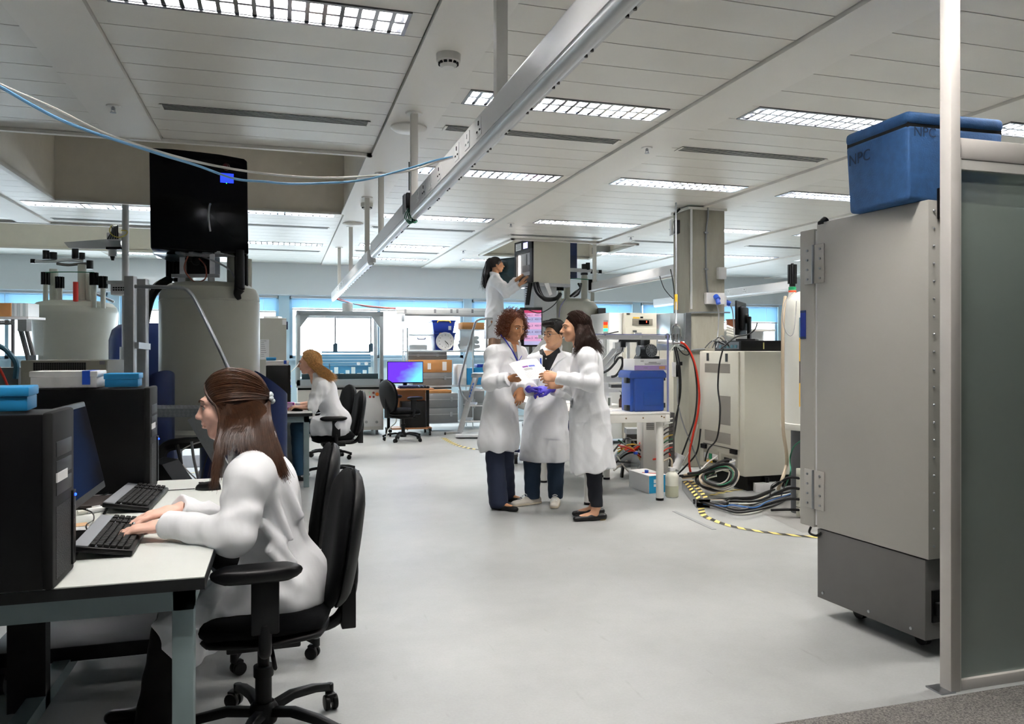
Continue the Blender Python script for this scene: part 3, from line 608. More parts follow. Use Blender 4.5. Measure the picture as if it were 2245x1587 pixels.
# monitor on the front desk, seen obliquely
def monitor(label, c, rz, w, h, z0, scr, tilt=.12, parent=None, frame=.018, name='monitor'):
    """screen faces local +y; c is the foot centre"""
    t = thing(name, label, 'monitor', c, rz); zc = z0 + h / 2; T = Matrix.Translation((0, 0, zc)) @ Matrix.Rotation(tilt, 4, 'X')
    MB().box((0, -.018, 0), (w, .036, h), M=T).build('casing', BLACK, t, world=False, bevel=.005)
    MB().box((0, .002, .004), (w - 2 * frame, .004, h - 2 * frame - .008), M=T).build('screen', scr, t, world=False)
    m = MB().box((0, -.055, zc / 2), (.06, .035, zc)); m.box((0, -.04, zc), (.14, .03, .14)); m.build('stand', BLACK, t, world=False, bevel=.004)
    MB().box((0, -.01, .008), (.24, .17, .016)).build('foot', BLACK, t, world=False, bevel=.005); return t
def screen_mat(name, c0, c1, strength, ang=0, streak=.0):
    m = bpy.data.materials.new(name); m.use_nodes = True; nt = m.node_tree; b = nt.nodes['Principled BSDF']; N = nt.nodes.new; L = nt.links.new
    tc = N('ShaderNodeTexCoord'); mp = N('ShaderNodeMapping'); mp.inputs['Rotation'].default_value = (0, ang, 0); L(tc.outputs['Generated'], mp.inputs[0]); sp = N('ShaderNodeSeparateXYZ'); L(mp.outputs[0], sp.inputs[0])
    n = N('ShaderNodeTexNoise'); n.inputs['Scale'].default_value = 2.2; L(tc.outputs['Generated'], n.inputs['Vector'])
    a = N('ShaderNodeMath'); a.operation = 'MULTIPLY_ADD'; a.inputs[1].default_value = .6; L(n.outputs[0], a.inputs[0]); L(sp.outputs[0], a.inputs[2])
    cr = N('ShaderNodeValToRGB'); els = cr.color_ramp.elements; els[0].position = .35; els[0].color = (*lin(c0), 1); els[1].position = 1.05; els[1].color = (*lin(c1), 1); L(a.outputs[0], cr.inputs[0])
    b.inputs['Base Color'].default_value = (.01, .01, .012, 1); b.inputs['Roughness'].default_value = .4; b.inputs['Specular IOR Level'].default_value = 0; L(cr.outputs[0], b.inputs['Emission Color']); b.inputs['Emission Strength'].default_value = strength; return m
mo = monitor('black monitor with dim dark blue screen between the two front towers', (-.625, 2.76, .74), -PI / 2, .52, .31, .13, screen_mat('dim_blue_screen', '#02060f', '#0b2f5e', .16), .22)
MB().box((.24, .004, .425), (.045, .002, .014), M=Matrix.Rotation(.0, 4, 'X')).build('sticker', PAPER, mo, world=False)
t = thing('docking_tray', 'dark brown slotted tray behind the unused keyboard', 'tray', (-.74, 3.44, .74)); MB().bb((-.86, 3.33, .74), (-.64, 3.55, .756)).build('tray', mat('dark_brown', '#231a17', .6), t, bevel=.004); MB().tube([(-.66, 3.54, .752), (-.625, 3.48, .765), (-.63, 3.38, .76)], .012).build('grip', BLACK, t)
def keyboard(label, c, rz):
    t = thing('keyboard', label, 'keyboard', c, rz); W, D = .45, .165; T = Matrix.Rotation(-.13, 4, 'X') @ Matrix.Translation((0, 0, .014))   # front edge at -y, raised rear (+y)
    T = Matrix.Translation((0, 0, .010)) @ Matrix.Rotation(.16, 4, 'X') @ Matrix.Translation((0, D / 2, 0))
    MB().box((0, 0, 0), (W, D, .018), M=T).build('body', BLACK, t, world=False, bevel=.005)
    MB().box((0, D / 2 - .022, .010), (W - .01, .04, .003), M=T).build('silver_strip', mat('silver_plastic', '#a9adb3', .35, .4), t, world=False)
    MB().box((-.0, D / 2 - .064, .0095), (W - .02, .008, .002), M=T).build('silver_divider', MT['silver_plastic'], t, world=False)
    k = MB()
    for r in range(6):
        y = D / 2 - .053 - (.018 if r else 0) - max(r - 1, 0) * .0185 - (.0 if r else 0)
        n = 21
        for i in range(n):
            x = -W / 2 + .02 + i * (W - .04) / (n - 1)
            if i in (15, 18): continue
            if r == 5 and 4 <= i <= 8:
                if i == 6: k.box((x, y, .014), (.09, .015, .008), M=T)
                continue
            k.box((x, y, .014), (.0165, .0150, .008), M=T)
    k.build('keys', BLACKM, t, world=False, bevel=.0015, seg=1)
    for s in (-1, 1):
        f = MB(); x = s * (W / 2 - .02)
        for dx in (-.012, .012): f.beam((x + dx, D - .02, .028), (x + dx, D - .005, .0), .004, .005)
        f.beam((x - .014, D - .006, .003), (x + .014, D - .006, .003), .005, .005); f.build('foot', BLACK, t, world=False)
    return t
def mouse(label, c, rz, s=1):
    t = thing('computer_mouse', label, 'computer mouse', c, rz); vs, fs = cushion(.062 * s, .112 * s, .034 * s, .001, n=12, k=.6)
    MB().add([(x, z, y * (1 - .25 * (z / .056)) + .001) for x, y, z in [tuple(v) for v in vs]], fs).build('shell', BLACK, t, world=False, ang=80); MB().box((0, .03, .031), (.006, .02, .006)).build('wheel', DGREY, t, world=False); return t
keyboard('black and silver keyboard under the typing hands', (-.43, 2.75, .74), PI / 2 + .03)
keyboard('black and silver keyboard behind the typing hands, unused', (-.475, 3.43, .74), PI / 2 - .02)
mouse('black mouse on the front desk beyond the second keyboard', (-.31, 3.66, .74), PI / 2 - .25); mouse('black mouse half hidden behind the typist sleeve', (-.30, 3.12, .74), PI / 2 - .1)
cable('mouse_cable', [(-.365, 3.665, .746), (-.42, 3.67, .744), (-.50, 3.66, .745)], .002, CAB_BLK, 'thin black mouse cable beside the second keyboard')
cable('keyboard_cable', [R(162, 1112, 2.55), R(200, 1122, 2.55), FL(205, 1140, .744), FL(190, 1150, .744), FL(193, 1163, .744), FL(212, 1165, .744), FL(216, 1150, .744), FL(208, 1146, .744)], .0022, CAB_BLK, 'thin looped black cable behind the front keyboard')
for k, p in enumerate(([(165, 1092), (200, 1094), (240, 1086), (275, 1076)], [(170, 1090), (215, 1088), (250, 1076)])):
    cable('keyboard_cable', [FL(x, y, .745) for x, y in p], .003, CAB_BLK, ['black cable lying behind the unused keyboard', 'second black cable lying behind the unused keyboard'][k])
t = thing('marker_pen', 'white board marker lying beside the unused keyboard', 'marker pen', FL(210, 1117, .74)); a = FL(170, 1124, .75); c = FL(232, 1114, .75); MB().cyl(a, a.lerp(c, .35), .008, n=14).build('barrel', MILK, t); MB().cyl(a.lerp(c, .33), c, .011, n=14).build('cap', WPLAST, t); MB().beam(a.lerp(c, .5) + UP * .013, a.lerp(c, .8) + UP * .013, .005, .005).build('clip', WPLAST, t)
for k, (x, y, w, h, r) in enumerate(((205, 1165, .16, .21, .1), (215, 1195, .14, .18, -.25))):
    tag(MB().box(FL(x, y, .7415 + .0007 * k), (w, h, .0006), r).build('paper_sheet', PAPER), ['white paper sheet with orange print behind the front keyboard', 'white paper sheet lying below the orange one on the desk'][k], 'paper')
tag(MB().box(FL(175, 1150, .743), (.05, .06, .0006), .3).build('sticky_note', mat('peach_note', '#f2c79a', .7)), 'peach sticky note on the front desk papers', 'sticky note')
# ================================================================ LEFT AND BACK OF THE LAB
def rbox(mb, px0, px1, py0, py1, Y, dep, m=0):
    a = atY(px0, py1, Y); b = atY(px1, py0, Y); z0 = atY((px0 + px1) / 2, py1, Y).z; z1 = atY((px0 + px1) / 2, py0, Y).z
    return mb.bb((a.x, Y, z0), (b.x, Y + dep, z1), m)
def cbox(mb, px0, px1, py0, py1, d, dep, m=0):
    A = R(px0, py1, d); B = R(px1, py1, d); C = R(px1, py0, d); D = R(px0, py0, d); o = CF * dep
    return mb.add([A, B, C, D, A + o, B + o, C + o, D + o], [(3, 2, 1, 0), (4, 5, 6, 7), (0, 1, 5, 4), (1, 2, 6, 5), (2, 3, 7, 6), (3, 0, 4, 7)], m)
def base(px, d): v = R(px, 770, d); return Vector((v.x, v.y, 0))
def off(c, a, b, z): return c + CR * a + CF * b + UP * z
# ---------------- big magnet with black sample changer
c = base(461, 7.8); t = thing('nmr_magnet', 'large cream cylindrical magnet carrying a tall black sample changer', 'magnet', c); r = .475
def lathe_w(prof, o, n=40): return MB().lathe(prof, (o.x, o.y, o.z), n)
lathe_w([(0, .60), (r, .60), (r, 1.84), (r - .004, 1.846), (r - .004, 1.852), (r, 1.858), (r - .01, 1.92), (r - .04, 1.975), (r - .10, 2.015), (r - .2, 2.035), (0, 2.04)], c, 48).build('body', MAGNET, t, ang=25)
lathe_w([(0, .50), (r + .03, .50), (r + .035, .51), (r + .035, .56), (r, .60), (0, .60)], c, 48).build('bottom_flange', MAGNET, t)
lathe_w([(0, .0), (.1, .0), (.1, .5), (0, .5)], c, 24).build('probe_port', NAVY, t)
for a, b, h, w in ((-.33, .05, 2.34, .048), (-.22, -.05, 2.32, .062), (.24, -.02, 2.32, .062), (.30, .2, 2.3, .05)): m = MB().cyl(off(c, a, b, 1.98), off(c, a, b, h), w, n=20); m.build('turret', MAGNET, t)
for a, b, z0, z1, w in ((-.36, -.02, 2.05, 2.31, .072), (.33, -.05, 2.0, 2.32, .065)):
    m = MB(); o = off(c, a, b, z0)
    for k in range(12): m.box(o + UP * ((z1 - z0) / 2) + Matrix.Rotation(k * PI / 6, 3, 'Z') @ Vector((w * .5, 0, 0)), (w, .012, z1 - z0), k * PI / 6)
    m.build('heat_sink', BLACK, t)
fr = MB()
for a in (-.16, .13): fr.bb(*[tuple(v) for v in (off(c, a - .02, -.30, 2.02), off(c, a + .02, -.27, 2.29))]); fr.cyl(off(c, a - .03, -.29, 1.97), off(c, a - .03, -.29, 2.07), .012); fr.cyl(off(c, a - .03, -.29, 1.965), off(c, a - .03, -.29, 1.98), .032)
fr.beam(off(c, -.26, -.29, 2.08), off(c, .20, -.29, 2.08), .03, .035); fr.beam(off(c, -.22, -.25, 2.29), off(c, .26, -.25, 2.28), .05, .03)
for a in (-.18, -.05, .08, .2): fr.beam(off(c, a, -.35, 2.30), off(c, a + .06, -.1, 2.30), .05, .025)
fr.build('mount_frame', ALU, t); m = MB(); rng_b = [(-.05, 2.24), (.03, 2.22), (-.12, 2.27)]
for a, z in rng_b: m.ball(off(c, a, -.22, z), .05, 8)
m.box(off(c, -.02, -.12, 2.2), (.25, .2, .2), -YAW); m.build('probe_motor', BLACK, t); MB().tube([off(c, -.1, -.3, 2.27), off(c, -.12, -.33, 2.14), off(c, -.02, -.34, 2.02), off(c, .08, -.33, 2.05), off(c, .07, -.3, 2.17), off(c, .0, -.28, 2.25)], .007).build('red_tube', mat('dull_red_tube', '#9c5a4a', .5), t)
cable('hose_loop', [off(c, .02, -.26, 2.27), off(c, .16, -.30, 2.22), off(c, .30, -.30, 2.14), off(c, .36, -.28, 2.03)], .009, CAB_GRY, 'thin grey hose on top of the large magnet')
sc = thing('sample_changer', 'tall glossy black sample changer with blue display on the large magnet', 'sample changer', off(c, 0, 0, 2.31))
A = lambda px, py, d: R(px, py, d)
pts = []; d0 = 7.35
prof = [(331, 0), (543, 0)]
x0 = (331 - 461) / FPX * 7.5; x1 = (543 - 461) / FPX * 7.5
FV = Vector((c.x, c.y, 0)).normalized(); RV = FV.cross(UP); KX = 7.4 * .93 / FPX      # the changer faces the aisle where the viewer stands
x0, x1 = (331 - 461) * KX * 1.01, (543 - 461) * KX * 1.01
Mx = Matrix((RV, UP, -FV)).transposed().to_4x4(); Mx.translation = c
outl = [(x0 + .012, 2.31), (x1 + .012, 2.295), (x1, 3.20), (x1 - .03, 3.222), (x1 - .25, 3.245), ((x0 + x1) / 2, 3.252), (x0 + .2, 3.258), (x0 + .02, 3.252), (x0, 3.235)]
MB().prism(outl, -.42, .40, Mx).build('casing', BLACKG, sc, bevel=.022, seg=3)
q = lambda px, py, dz=.402: (Mx @ Vector(((px - 461) * KX, EYE - (py - HYP) * 7.4 / FPX, dz)))
m = MB(); m.add([q(483, 397, .404), q(513, 397, .404), q(513, 376, .404), q(483, 376, .404)], [(0, 1, 2, 3)]); m.build('display', mat('blue_display', '#1a2fd8', .3, emit=1.1), sc, flat=True)
a = q(497, 362, .40); MB().cyl(a, a - CF * .02, .035, n=24, m=0).cyl(a - CF * .02, a - CF * .035, .022, n=20, m=1).build('emergency_button', [mat('dull_orange', '#3a1408', .4), mat('dull_red', '#5a100c', .4)], sc)
MB().tube([q(461, 446, .41), q(459, 455, .44), q(457, 475, .455), q(459, 495, .44), q(461, 506, .41)], .010).build('door_handle', ALU, sc); MB().ball(q(497, 398, .404), .004, 6).build('green_led', mat('green_led', '#39ff3a', .4, emit=2), sc)
MB().add([q(335, 560, .40), q(400, 560, .40), q(425, 562, -.1), q(370, 566, -.1)], [(0, 1, 2, 3)]).build('tray_lip', mat('lip_metal', '#7a8288', .3, .8), sc, flat=True)
s = thing('black_sleeve', 'black fabric sleeve hanging beside the sample changer', 'sleeve', off(c, .38, -.3, 1.85)); P = [off(c, .40, -.28, 2.33), off(c, .40, -.3, 2.1), off(c, .41, -.33, 1.95)]
MB().tube(P, .036, 10, 6, taper=.05).tube([P[2], P[2] + UP * -.05 - CR * .02, P[2] + UP * -.10], .05, 10, 4, taper=.02).build('sleeve', BLACKM, s)
cable('corrugated_hose', [off(c, -.40, -.05, 2.06), off(c, -.44, -.2, 1.98), off(c, -.48, -.28, 1.85), off(c, -.525, -.3, 1.6), off(c, -.545, -.3, 1.35), off(c, -.54, -.3, 1.05)], .046, mat('hose_black', '#0e0f10', .6), 'thick black corrugated hose left of the large magnet', 'hose')
def isolator(px, d, ztop, slant, lab):
    o = base(px, d); t = thing('magnet_leg', lab, 'magnet leg', o); rr = .145; n = 40; m = MB(); vs = []; 
    for k in range(n): a = 2 * PI * k / n; e = CR * math.cos(a) * rr + CF * math.sin(a) * rr; vs.append(o + e + UP * .06)
    for k in range(n): a = 2 * PI * k / n; e = CR * math.cos(a) * rr + CF * math.sin(a) * rr; vs.append(o + e + UP * (ztop + slant * math.cos(a) - .06 * math.sin(a)))
    m.add(vs, [(k, (k + 1) % n, n + (k + 1) % n, n + k) for k in range(n)] + [tuple(range(n - 1, -1, -1))]); m.build('column', NAVY, t, ang=30)
    MB().add(vs[n:], [tuple(range(n))]).build('slanted_top', mat('slate_cap', '#5d6680', .45), t, flat=True); MB().cyl(o, o + UP * .06, .16, n=28).build('foot_plate', BLACK, t)
isolator(594, 7.15, 1.06, -.095, 'navy magnet leg with slanted grey top behind the typist hair'); isolator(345, 7.0, 1.08, .08, 'navy magnet leg with slanted grey top behind the rear computer tower'); isolator(470, 8.45, 1.0, 0, 'navy magnet leg at the rear of the large magnet')
# ---------------- metal step platform with handrail
t = thing('step_platform', 'aluminium step platform with diamond plate and handrail before the large magnet', 'step platform', base(390, 6.2)); d = 6.0; z = .905
a = R(290, 898, d); b = R(437, 898, d); a.z = b.z = z; dp = CF * .42
pl = MB(); pl.add([a, b, b + dp, a + dp, a - UP * .065, b - UP * .065, b + dp - UP * .065, a + dp - UP * .065], [(0, 1, 2, 3), (4, 5, 1, 0), (5, 6, 2, 1), (6, 7, 3, 2), (7, 4, 0, 3), (7, 6, 5, 4)]); pl.build('tread_plate', STEEL, t)
dm = MB(); w = (b - a).length; n = 15
for i in range(n):
    for j in range(11):
        for s in range(2):
            p0 = a + CR * (w * (i + .5) / n + (.012 if j % 2 else 0)) + CF * (.42 * (j + .5) / 11) + UP * .001; e = (CR + CF * (1 if (i + j) % 2 else -1)).normalized() * .014; o2 = e.cross(UP) * (.007 * (s - .5) * 2); dm.beam(p0 - e + o2, p0 + e + o2, .003, .002)
    for j in range(2):
        for s in range(3):
            p0 = a + CR * (w * (i + .5) / n) - UP * (.018 + .03 * j) - CF * .001; e = (CR + UP * (1 if (i + j) % 2 else -1)).normalized() * .012; o2 = e.cross(CF).normalized() * (.006 * (s - 1)); dm.beam(p0 - e + o2, p0 + e + o2, .0025, .002, up=CF)
dm.build('tread_pattern', ALU, t, flat=True)
for k, dd in enumerate((6.0, 6.4)):
    s0 = R(424, 917, 6.0) + CF * (dd - 6.0); s0.z = z - .06; s1 = s0 + CR * .50 - UP * s0.z; m = MB().beam(s0, s1, .03, .10); m.build('stringer', ALU, t, bevel=.004)
for k in range(3): f = .28 + .24 * k; o = R(424, 917, 6.0) + CR * .50 * f; o.z = (z - .06) * (1 - f); MB().box(o + CF * .2 + CR * .05, (.18, .40, .03), -YAW).build('step', STEEL, t, bevel=.004)
for px, dd in ((286, 6.05), (313, 6.3)): o = base(px, dd); MB().box(o + UP * (z / 2 + .52), (.075, .06, z + 1.02 - .0), -YAW).build('upright', ALU, t, bevel=.004)
MB().beam(R(300, 757, 6.05), R(326, 760, 6.3), .03, .05).build('cross_bar', ALU, t)
MB().tube([R(296, 628, 6.0), R(350, 629, 6.0), R(398, 631, 6.0), R(416, 641, 6.0), R(430, 662, 6.0), R(460, 722, 6.0), R(495, 795, 6.0), R(540, 900, 6.0), R(556, 985, 6.0), R(550, 1040, 6.0)], .015, 12, 6).build('handrail', STEEL, t)
for o in (R(500, 930, 6.4),): MB().beam(o, R(560, 1050, 6.4), .02, .02).build('rear_brace', BLACK, t)
# ---------------- service pole with bracket
o = base(275, 8.9); t = thing('service_pole', 'grey service pole with wiring, bracket arm and white device left of the large magnet', 'pole', o); dd = 8.9
m = MB().cyl(o + UP * .0, o + UP * 1.4, .06, n=20); m.cyl(o + UP * 1.4, o + UP * (H + .5), .037, n=20); m.build('pole', LGREY, t)
e0 = R(140, 533, dd); e1 = R(266, 527, dd); MB().add([R(140, 531, dd), R(262, 522, dd), R(266, 545, dd), R(150, 543, dd)] + [v + CF * .06 for v in (R(140, 531, dd), R(262, 522, dd), R(266, 545, dd), R(150, 543, dd))], [(3, 2, 1, 0), (4, 5, 6, 7), (0, 1, 5, 4), (1, 2, 6, 5), (2, 3, 7, 6), (3, 0, 4, 7)]).build('bracket_arm', LGREY, t)
cbox(MB(), 234, 262, 510, 526, dd - .06, .08).build('terminal_block', WPLAST, t); m = MB()
for k in range(9): x = 236 + k * 2.8; m.tube([R(x, 524, dd - .07), R(246 + k * 1.5, 505 - k, dd - .09), R(244 + 2 * k, 494, dd - .05)], .007, 6, 5, m=k % 2)
m.tube([R(245, 494, dd - .1), R(240, 505, dd - .1), R(247, 516, dd - .1), R(262, 520, dd - .1), R(277, 514, dd - .1), R(278, 506, dd - .1), R(266, 505, dd - .1)], .006, 6, 6, m=2); m.build('wiring', [CAB_BLK, CAB_GRY, mat('yellow_cable', '#cfc25a', .5)], t)
m = cbox(MB(), 232, 264, 541, 546, dd - .05, .12); m.build('clamp', BLACK, t); p = R(247, 547, dd); m = MB().cyl(p, R(247, 562, dd), .045, n=18, m=0); m.cyl(R(247, 562, dd), R(247, 571, dd), .03, .015, n=14, m=1); m.build('pendant_sensor', [LGREY, BLACK], t)
m = cbox(MB(), 242, 284, 622, 646, dd - .12, .3); m.build('device_box', WPLAST, t, bevel=.006); cbox(MB(), 234, 292, 615, 622, dd - .16, .4).build('device_lid', LGREY, t); m = MB()
for k in range(6):
    for j in range(2): cbox(m, 247 + k * 5.6, 251 + k * 5.6, 629 + j * 5, 632 + j * 5, dd - .123, .004)
m.build('device_slots', BLACKM, t, flat=True); MB().add([R(296, 630, dd - .1), R(311, 640, dd - .1), R(311, 655, dd - .1), R(298, 648, dd - .1)], [(0, 1, 2, 3)]).build('hanging_label', PAPER, t, flat=True)
# ---------------- left magnet
c = base(165, 11.5); r = .575; t = thing('nmr_magnet', 'cream cylindrical magnet behind the beige console at the far left', 'magnet', c)
lathe_w([(0, .55), (r - .04, .55), (r - .04, 1.35), (r, 1.9), (r, 1.93), (r - .02, 2.0), (r - .08, 2.06), (r - .2, 2.09), (0, 2.1)], c, 48).build('body', MAGNET, t, ang=25)
for k in range(3): a = 2 * PI * k / 3; MB().cyl(c + Vector((.4 * math.cos(a), .4 * math.sin(a), 0)), c + Vector((.4 * math.cos(a), .4 * math.sin(a), .56)), .1, n=20).build('leg', NAVY, t)
dd = 11.3
for px, y0, y1, w in ((118, 590, 674, .058), (180, 580, 674, .058), (196, 600, 674, .05)): MB().cyl(R(px, y1, dd), R(px, y0, dd), w, n=18).build('turret', MAGNET, t)
for px, y0, y1, ys in ((100, 597, 624, 674), (206, 598, 625, 674), (226, 606, 632, 676), (131, 607, 632, 670)):
    m = MB(); o = R(px, y1, dd - .15); hh = (y1 - y0) * dd / FPX
    for k in range(10): m.box(o + UP * hh / 2 + Matrix.Rotation(k * PI / 5, 3, 'Z') @ Vector((.03, 0, 0)), (.06, .014, hh), k * PI / 5)
    m.build('heat_sink', BLACK, t); MB().cyl(R(px, ys, dd - .15), o, .034, n=14).build('heat_sink_stub', MAGNET, t)
MB().tube([R(68, 573, dd), R(110, 573, dd), R(150, 570, dd), R(185, 572, dd)], .028, 12).build('gas_pipe', LGREY, t); MB().tube([R(125, 578, dd), R(150, 581, dd), R(180, 578, dd), R(195, 578, dd)], .02, 10).build('gas_pipe', DGREY, t)
for px, y0, y1, w in ((101, 549, 568, .045), (117, 553, 568, .05), (165, 545, 566, .045), (180, 554, 568, .04), (197, 571, 590, .045), (72, 568, 577, .032)): MB().cyl(R(px, y1, dd - .02), R(px, y0, dd - .02), w, n=16).build('valve', BLACK, t)
MB().cyl(R(166, 668, dd - .2), R(166, 618, dd - .2), .035, n=14).build('red_valve', RED, t); MB().tube([R(100, 597, dd - .2), R(150, 596, dd - .2), R(206, 597, dd - .2)], .007).build('green_wire', CAB_GRN, t); MB().beam(R(250, 662, dd), R(212, 645, dd), .02, .03).build('stay_rod', STEEL, t)
# ---------------- beige console at the left
t = thing('console_cabinet', 'beige console cabinet with dark grille behind the front desk towers', 'console cabinet', (-1.75, 7.6, 0)); Y = 7.3
xL, xR = atY(45, 800, Y).x, atY(232, 800, Y).x; zt = atY(140, 790, Y).z
MB().bb((xL, Y, .08), (xR, Y + .75, zt)).build('body', BEIGED, t, bevel=.008); MB().bb((xR + .001, Y + .01, .1), (xR + .012, Y + .75, zt - .004)).build('side_panel', WHITE, t)
m = MB(); rbox(m, 73, 188, 795, 812, Y - .004, .006); m.build('grille', BLACKM, t); m = MB()
for k in range(24): x = 73 + 115 * k / 23; rbox(m, x - .5, x + .5, 795, 812, Y - .007, .003)
for k in range(6): yy = 795 + 17 * k / 5; rbox(m, 73, 188, yy - .4, yy + .4, Y - .007, .003)
m.build('grille_bars', DGREY, t, flat=True); m = MB(); rbox(m, 48, 210, 816, 1000, Y - .015, .014); m.build('door', BEIGED, t, bevel=.006)
for px in (89, 171): rbox(MB(), px - 6, px + 6, 819, 840, Y - .020, .008).build('door_slot', BLACK, t, bevel=.003)
rbox(MB(), 218, 230, 791, 799, Y - .004, .004).build('badge', GREYINK, t); MB().bb((xL + .03, Y + .03, 0), (xR - .03, Y + .7, .08)).build('plinth', BLACKM, t)
# ---------------- far left window bench
t = thing('shelf_rack', 'grey shelf rack by the far left window', 'shelf rack', base(10, 9.6)); dd = 9.4
m = cbox(MB(), -120, 62, 694, 699, dd, .35); m.build('shelf', WPLAST, t)
for px in (-110, 24): cbox(MB(), px, px + 5, 700, 1015, dd + .02, .03).build('post', DGREY, t)
cbox(MB(), -120, 60, 880, 886, dd, .35).build('shelf', WPLAST, t); cbox(MB(), -110, 27, 702, 712, dd, .03).build('brace', DGREY, t)
for px in (-110, 24): cbox(MB(), px, px + 5, 700, 1015, dd + .3, .03).build('post', DGREY, t)
m = MB(); cbox(m, -40, 24, 664, 693.5, dd + .03, .25); tag(m.build('cardboard_box', CARD), 'brown cardboard box on the rack at the far left window', 'box')
for k in range(6): x = 25 + k * 6.2; o = cbox(MB(), x, x + 5.6, 664 + (k % 2), 693.6, dd + .04, .22); tag(o.build('binder', [mat('binder_grey', '#b9c4ca', .5), mat('binder_white', '#dde4e8', .5)][k % 2]), 'pale binder standing on the far left rack, %s from the cardboard box' % ['first', 'second', 'third', 'fourth', 'fifth', 'sixth'][k], 'binder', 'pale binders on the far left rack')
t = thing('acrylic_box', 'clear acrylic box holding equipment at the far left edge', 'acrylic box', base(20, 8.9)); m = cbox(MB(), -60, 42, 705, 855, 8.8, .45); m.build('panels', CLEAR, t, flat=True); cbox(MB(), -60, 40, 806, 850, 8.85, .35).build('drawer_unit', mat('smoke_grey', '#5a5d5e', .5), t)
cable('blue_hose', [R(-10, 755, 8.7), R(10, 765, 8.7), R(25, 780, 8.7), R(36, 800, 8.7), R(34, 830, 8.7)], .03, mat('teal_hose', '#1d4e63', .5), 'thick teal hose inside the far left acrylic box', 'hose')
t = thing('arm_stand', 'grey hinged arm stand in front of the far left window', 'arm stand', base(60, 9.2)); m = MB().beam(R(46, 725, 9.2), R(66, 800, 9.2), .04, .04); m.build('arm', DGREY, t); MB().beam(R(58, 722, 9.2), R(74, 785, 9.2), .035, .035).build('arm', DGREY, t); cbox(MB(), 38, 58, 700, 726, 9.15, .1).build('head', MGREY, t); MB().box(R(72, 784, 9.2), (.09, .08, .06)).build('joint', STEEL, t); MB().beam(R(70, 790, 9.2), R(66, 1010, 9.2), .04, .04).build('post', DGREY, t)
cable('red_tube', [R(-5, 800, 5.5), R(8, 825, 5.5), R(20, 855, 5.5), R(26, 872, 5.5)], .009, CAB_RED, 'thin red tube hanging at the far left edge', 'tube')
# ---------------- navy cryo tank and cables behind the rear tower
o = base(262, 10.6); t = thing('navy_tank', 'tall navy tank with rounded shoulder behind the grey service pole', 'tank', o); lathe_w([(0, .3), (.30, .3), (.30, 1.5), (.26, 1.64), (.18, 1.71), (0, 1.73)], base(292, 10.6), 32).build('body', NAVY, t); MB().cyl(base(292, 10.6), base(292, 10.6) + UP * .3, .2, n=20).build('foot', BLACK, t)
t = thing('equipment_cabinet', 'navy equipment cabinet behind the black hose', 'cabinet', base(345, 9.6)); cbox(MB(), 303, 362, 708, 1013, 9.4, .5).build('body', NAVY, t, bevel=.01); cbox(MB(), 298, 309, 695, 722, 9.3, .05).build('side_box', BEIGE, t); cbox(MB(), 306, 314, 706, 710, 9.25, .04).build('yellow_tag', YELLOW, t)
cable('corrugated_hose', [base(348, 6.6), R(350, 1010, 6.65), R(365, 980, 6.7), R(400, 972, 6.7), R(435, 970, 6.75), R(470, 960, 6.9)], .05, MT['hose_black'], 'thick black corrugated hose lying under the step platform', 'hose')
for k, (pp, rr, mm, lb) in enumerate((([(388, 975), (394, 1000), (398, 1030), (397, 1060), (396, 1117)], .016, CAB_BLK, 'black cable dropping below the step platform'), ([(420, 968), (424, 1000), (430, 1030), (436, 1060), (440, 1117)], .012, CAB_GRY, 'grey cable dropping below the step platform'), ([(455, 965), (420, 975), (396, 990), (393, 1005), (405, 1025), (432, 1052)], .006, CAB_WHT, 'thin white cable looping under the step platform'), ([(462, 975), (448, 1020), (440, 1060)], .005, CAB_BLK, 'thin black wire under the step platform'))):
    cable('hanging_cable', [R(x, y, 6.6) for x, y in pp], rr, mm, lb)
t = thing('floor_pedal_box', 'black wedge box on the floor behind the rear tower', 'box', base(372, 6.4)); MB().prism([(0, 0), (.22, 0), (.11, .16), (0, .18)], 0, .3, Matrix.Translation(R(362, 1050, 6.3)) @ Matrix((CR, UP, -CF)).transposed().to_4x4()).build('body', BLACK, t)
tag(MB().box(FL(445, 1010, .002), (1.6, 1.1, .003), -.05).build('floor_mat', mat('slate_mat', '#70747d', .8)), 'slate grey mat on the floor under the large magnet', 'mat')
# warning triangle on the big magnet
cm = base(461, 7.8)
def on_mag(px, py): v = R(px, py, 7.3); return v
tri = MB(); z = .0
f = R(411, 920, 7.8); nrm = -CF; M = Matrix((CR, UP, -CF)).transposed().to_4x4(); ang = math.asin((411 - 461) / FPX * 7.8 / .475); M = Matrix.Translation(cm + (CR * math.sin(ang) - CF * math.cos(ang)) * .479 + UP * .70) @ Matrix.Rotation(-ang, 4, 'Z') @ M
tri.prism([(-.075, 0), (.075, 0), (0, .13)], 0, .002, M, 0); tri.prism([(-.062, .007), (.062, .007), (0, .115)], .002, .003, M, 1); tri.box((-.008, .04, .004), (.007, .04, .002), M=M); tri.box((.008, .04, .004), (.007, .04, .002), M=M); mg = [o for o in bpy.data.objects if o.name == 'nmr_magnet'][0]; tri.build('warning_triangle', [INK, ORANGE], mg)
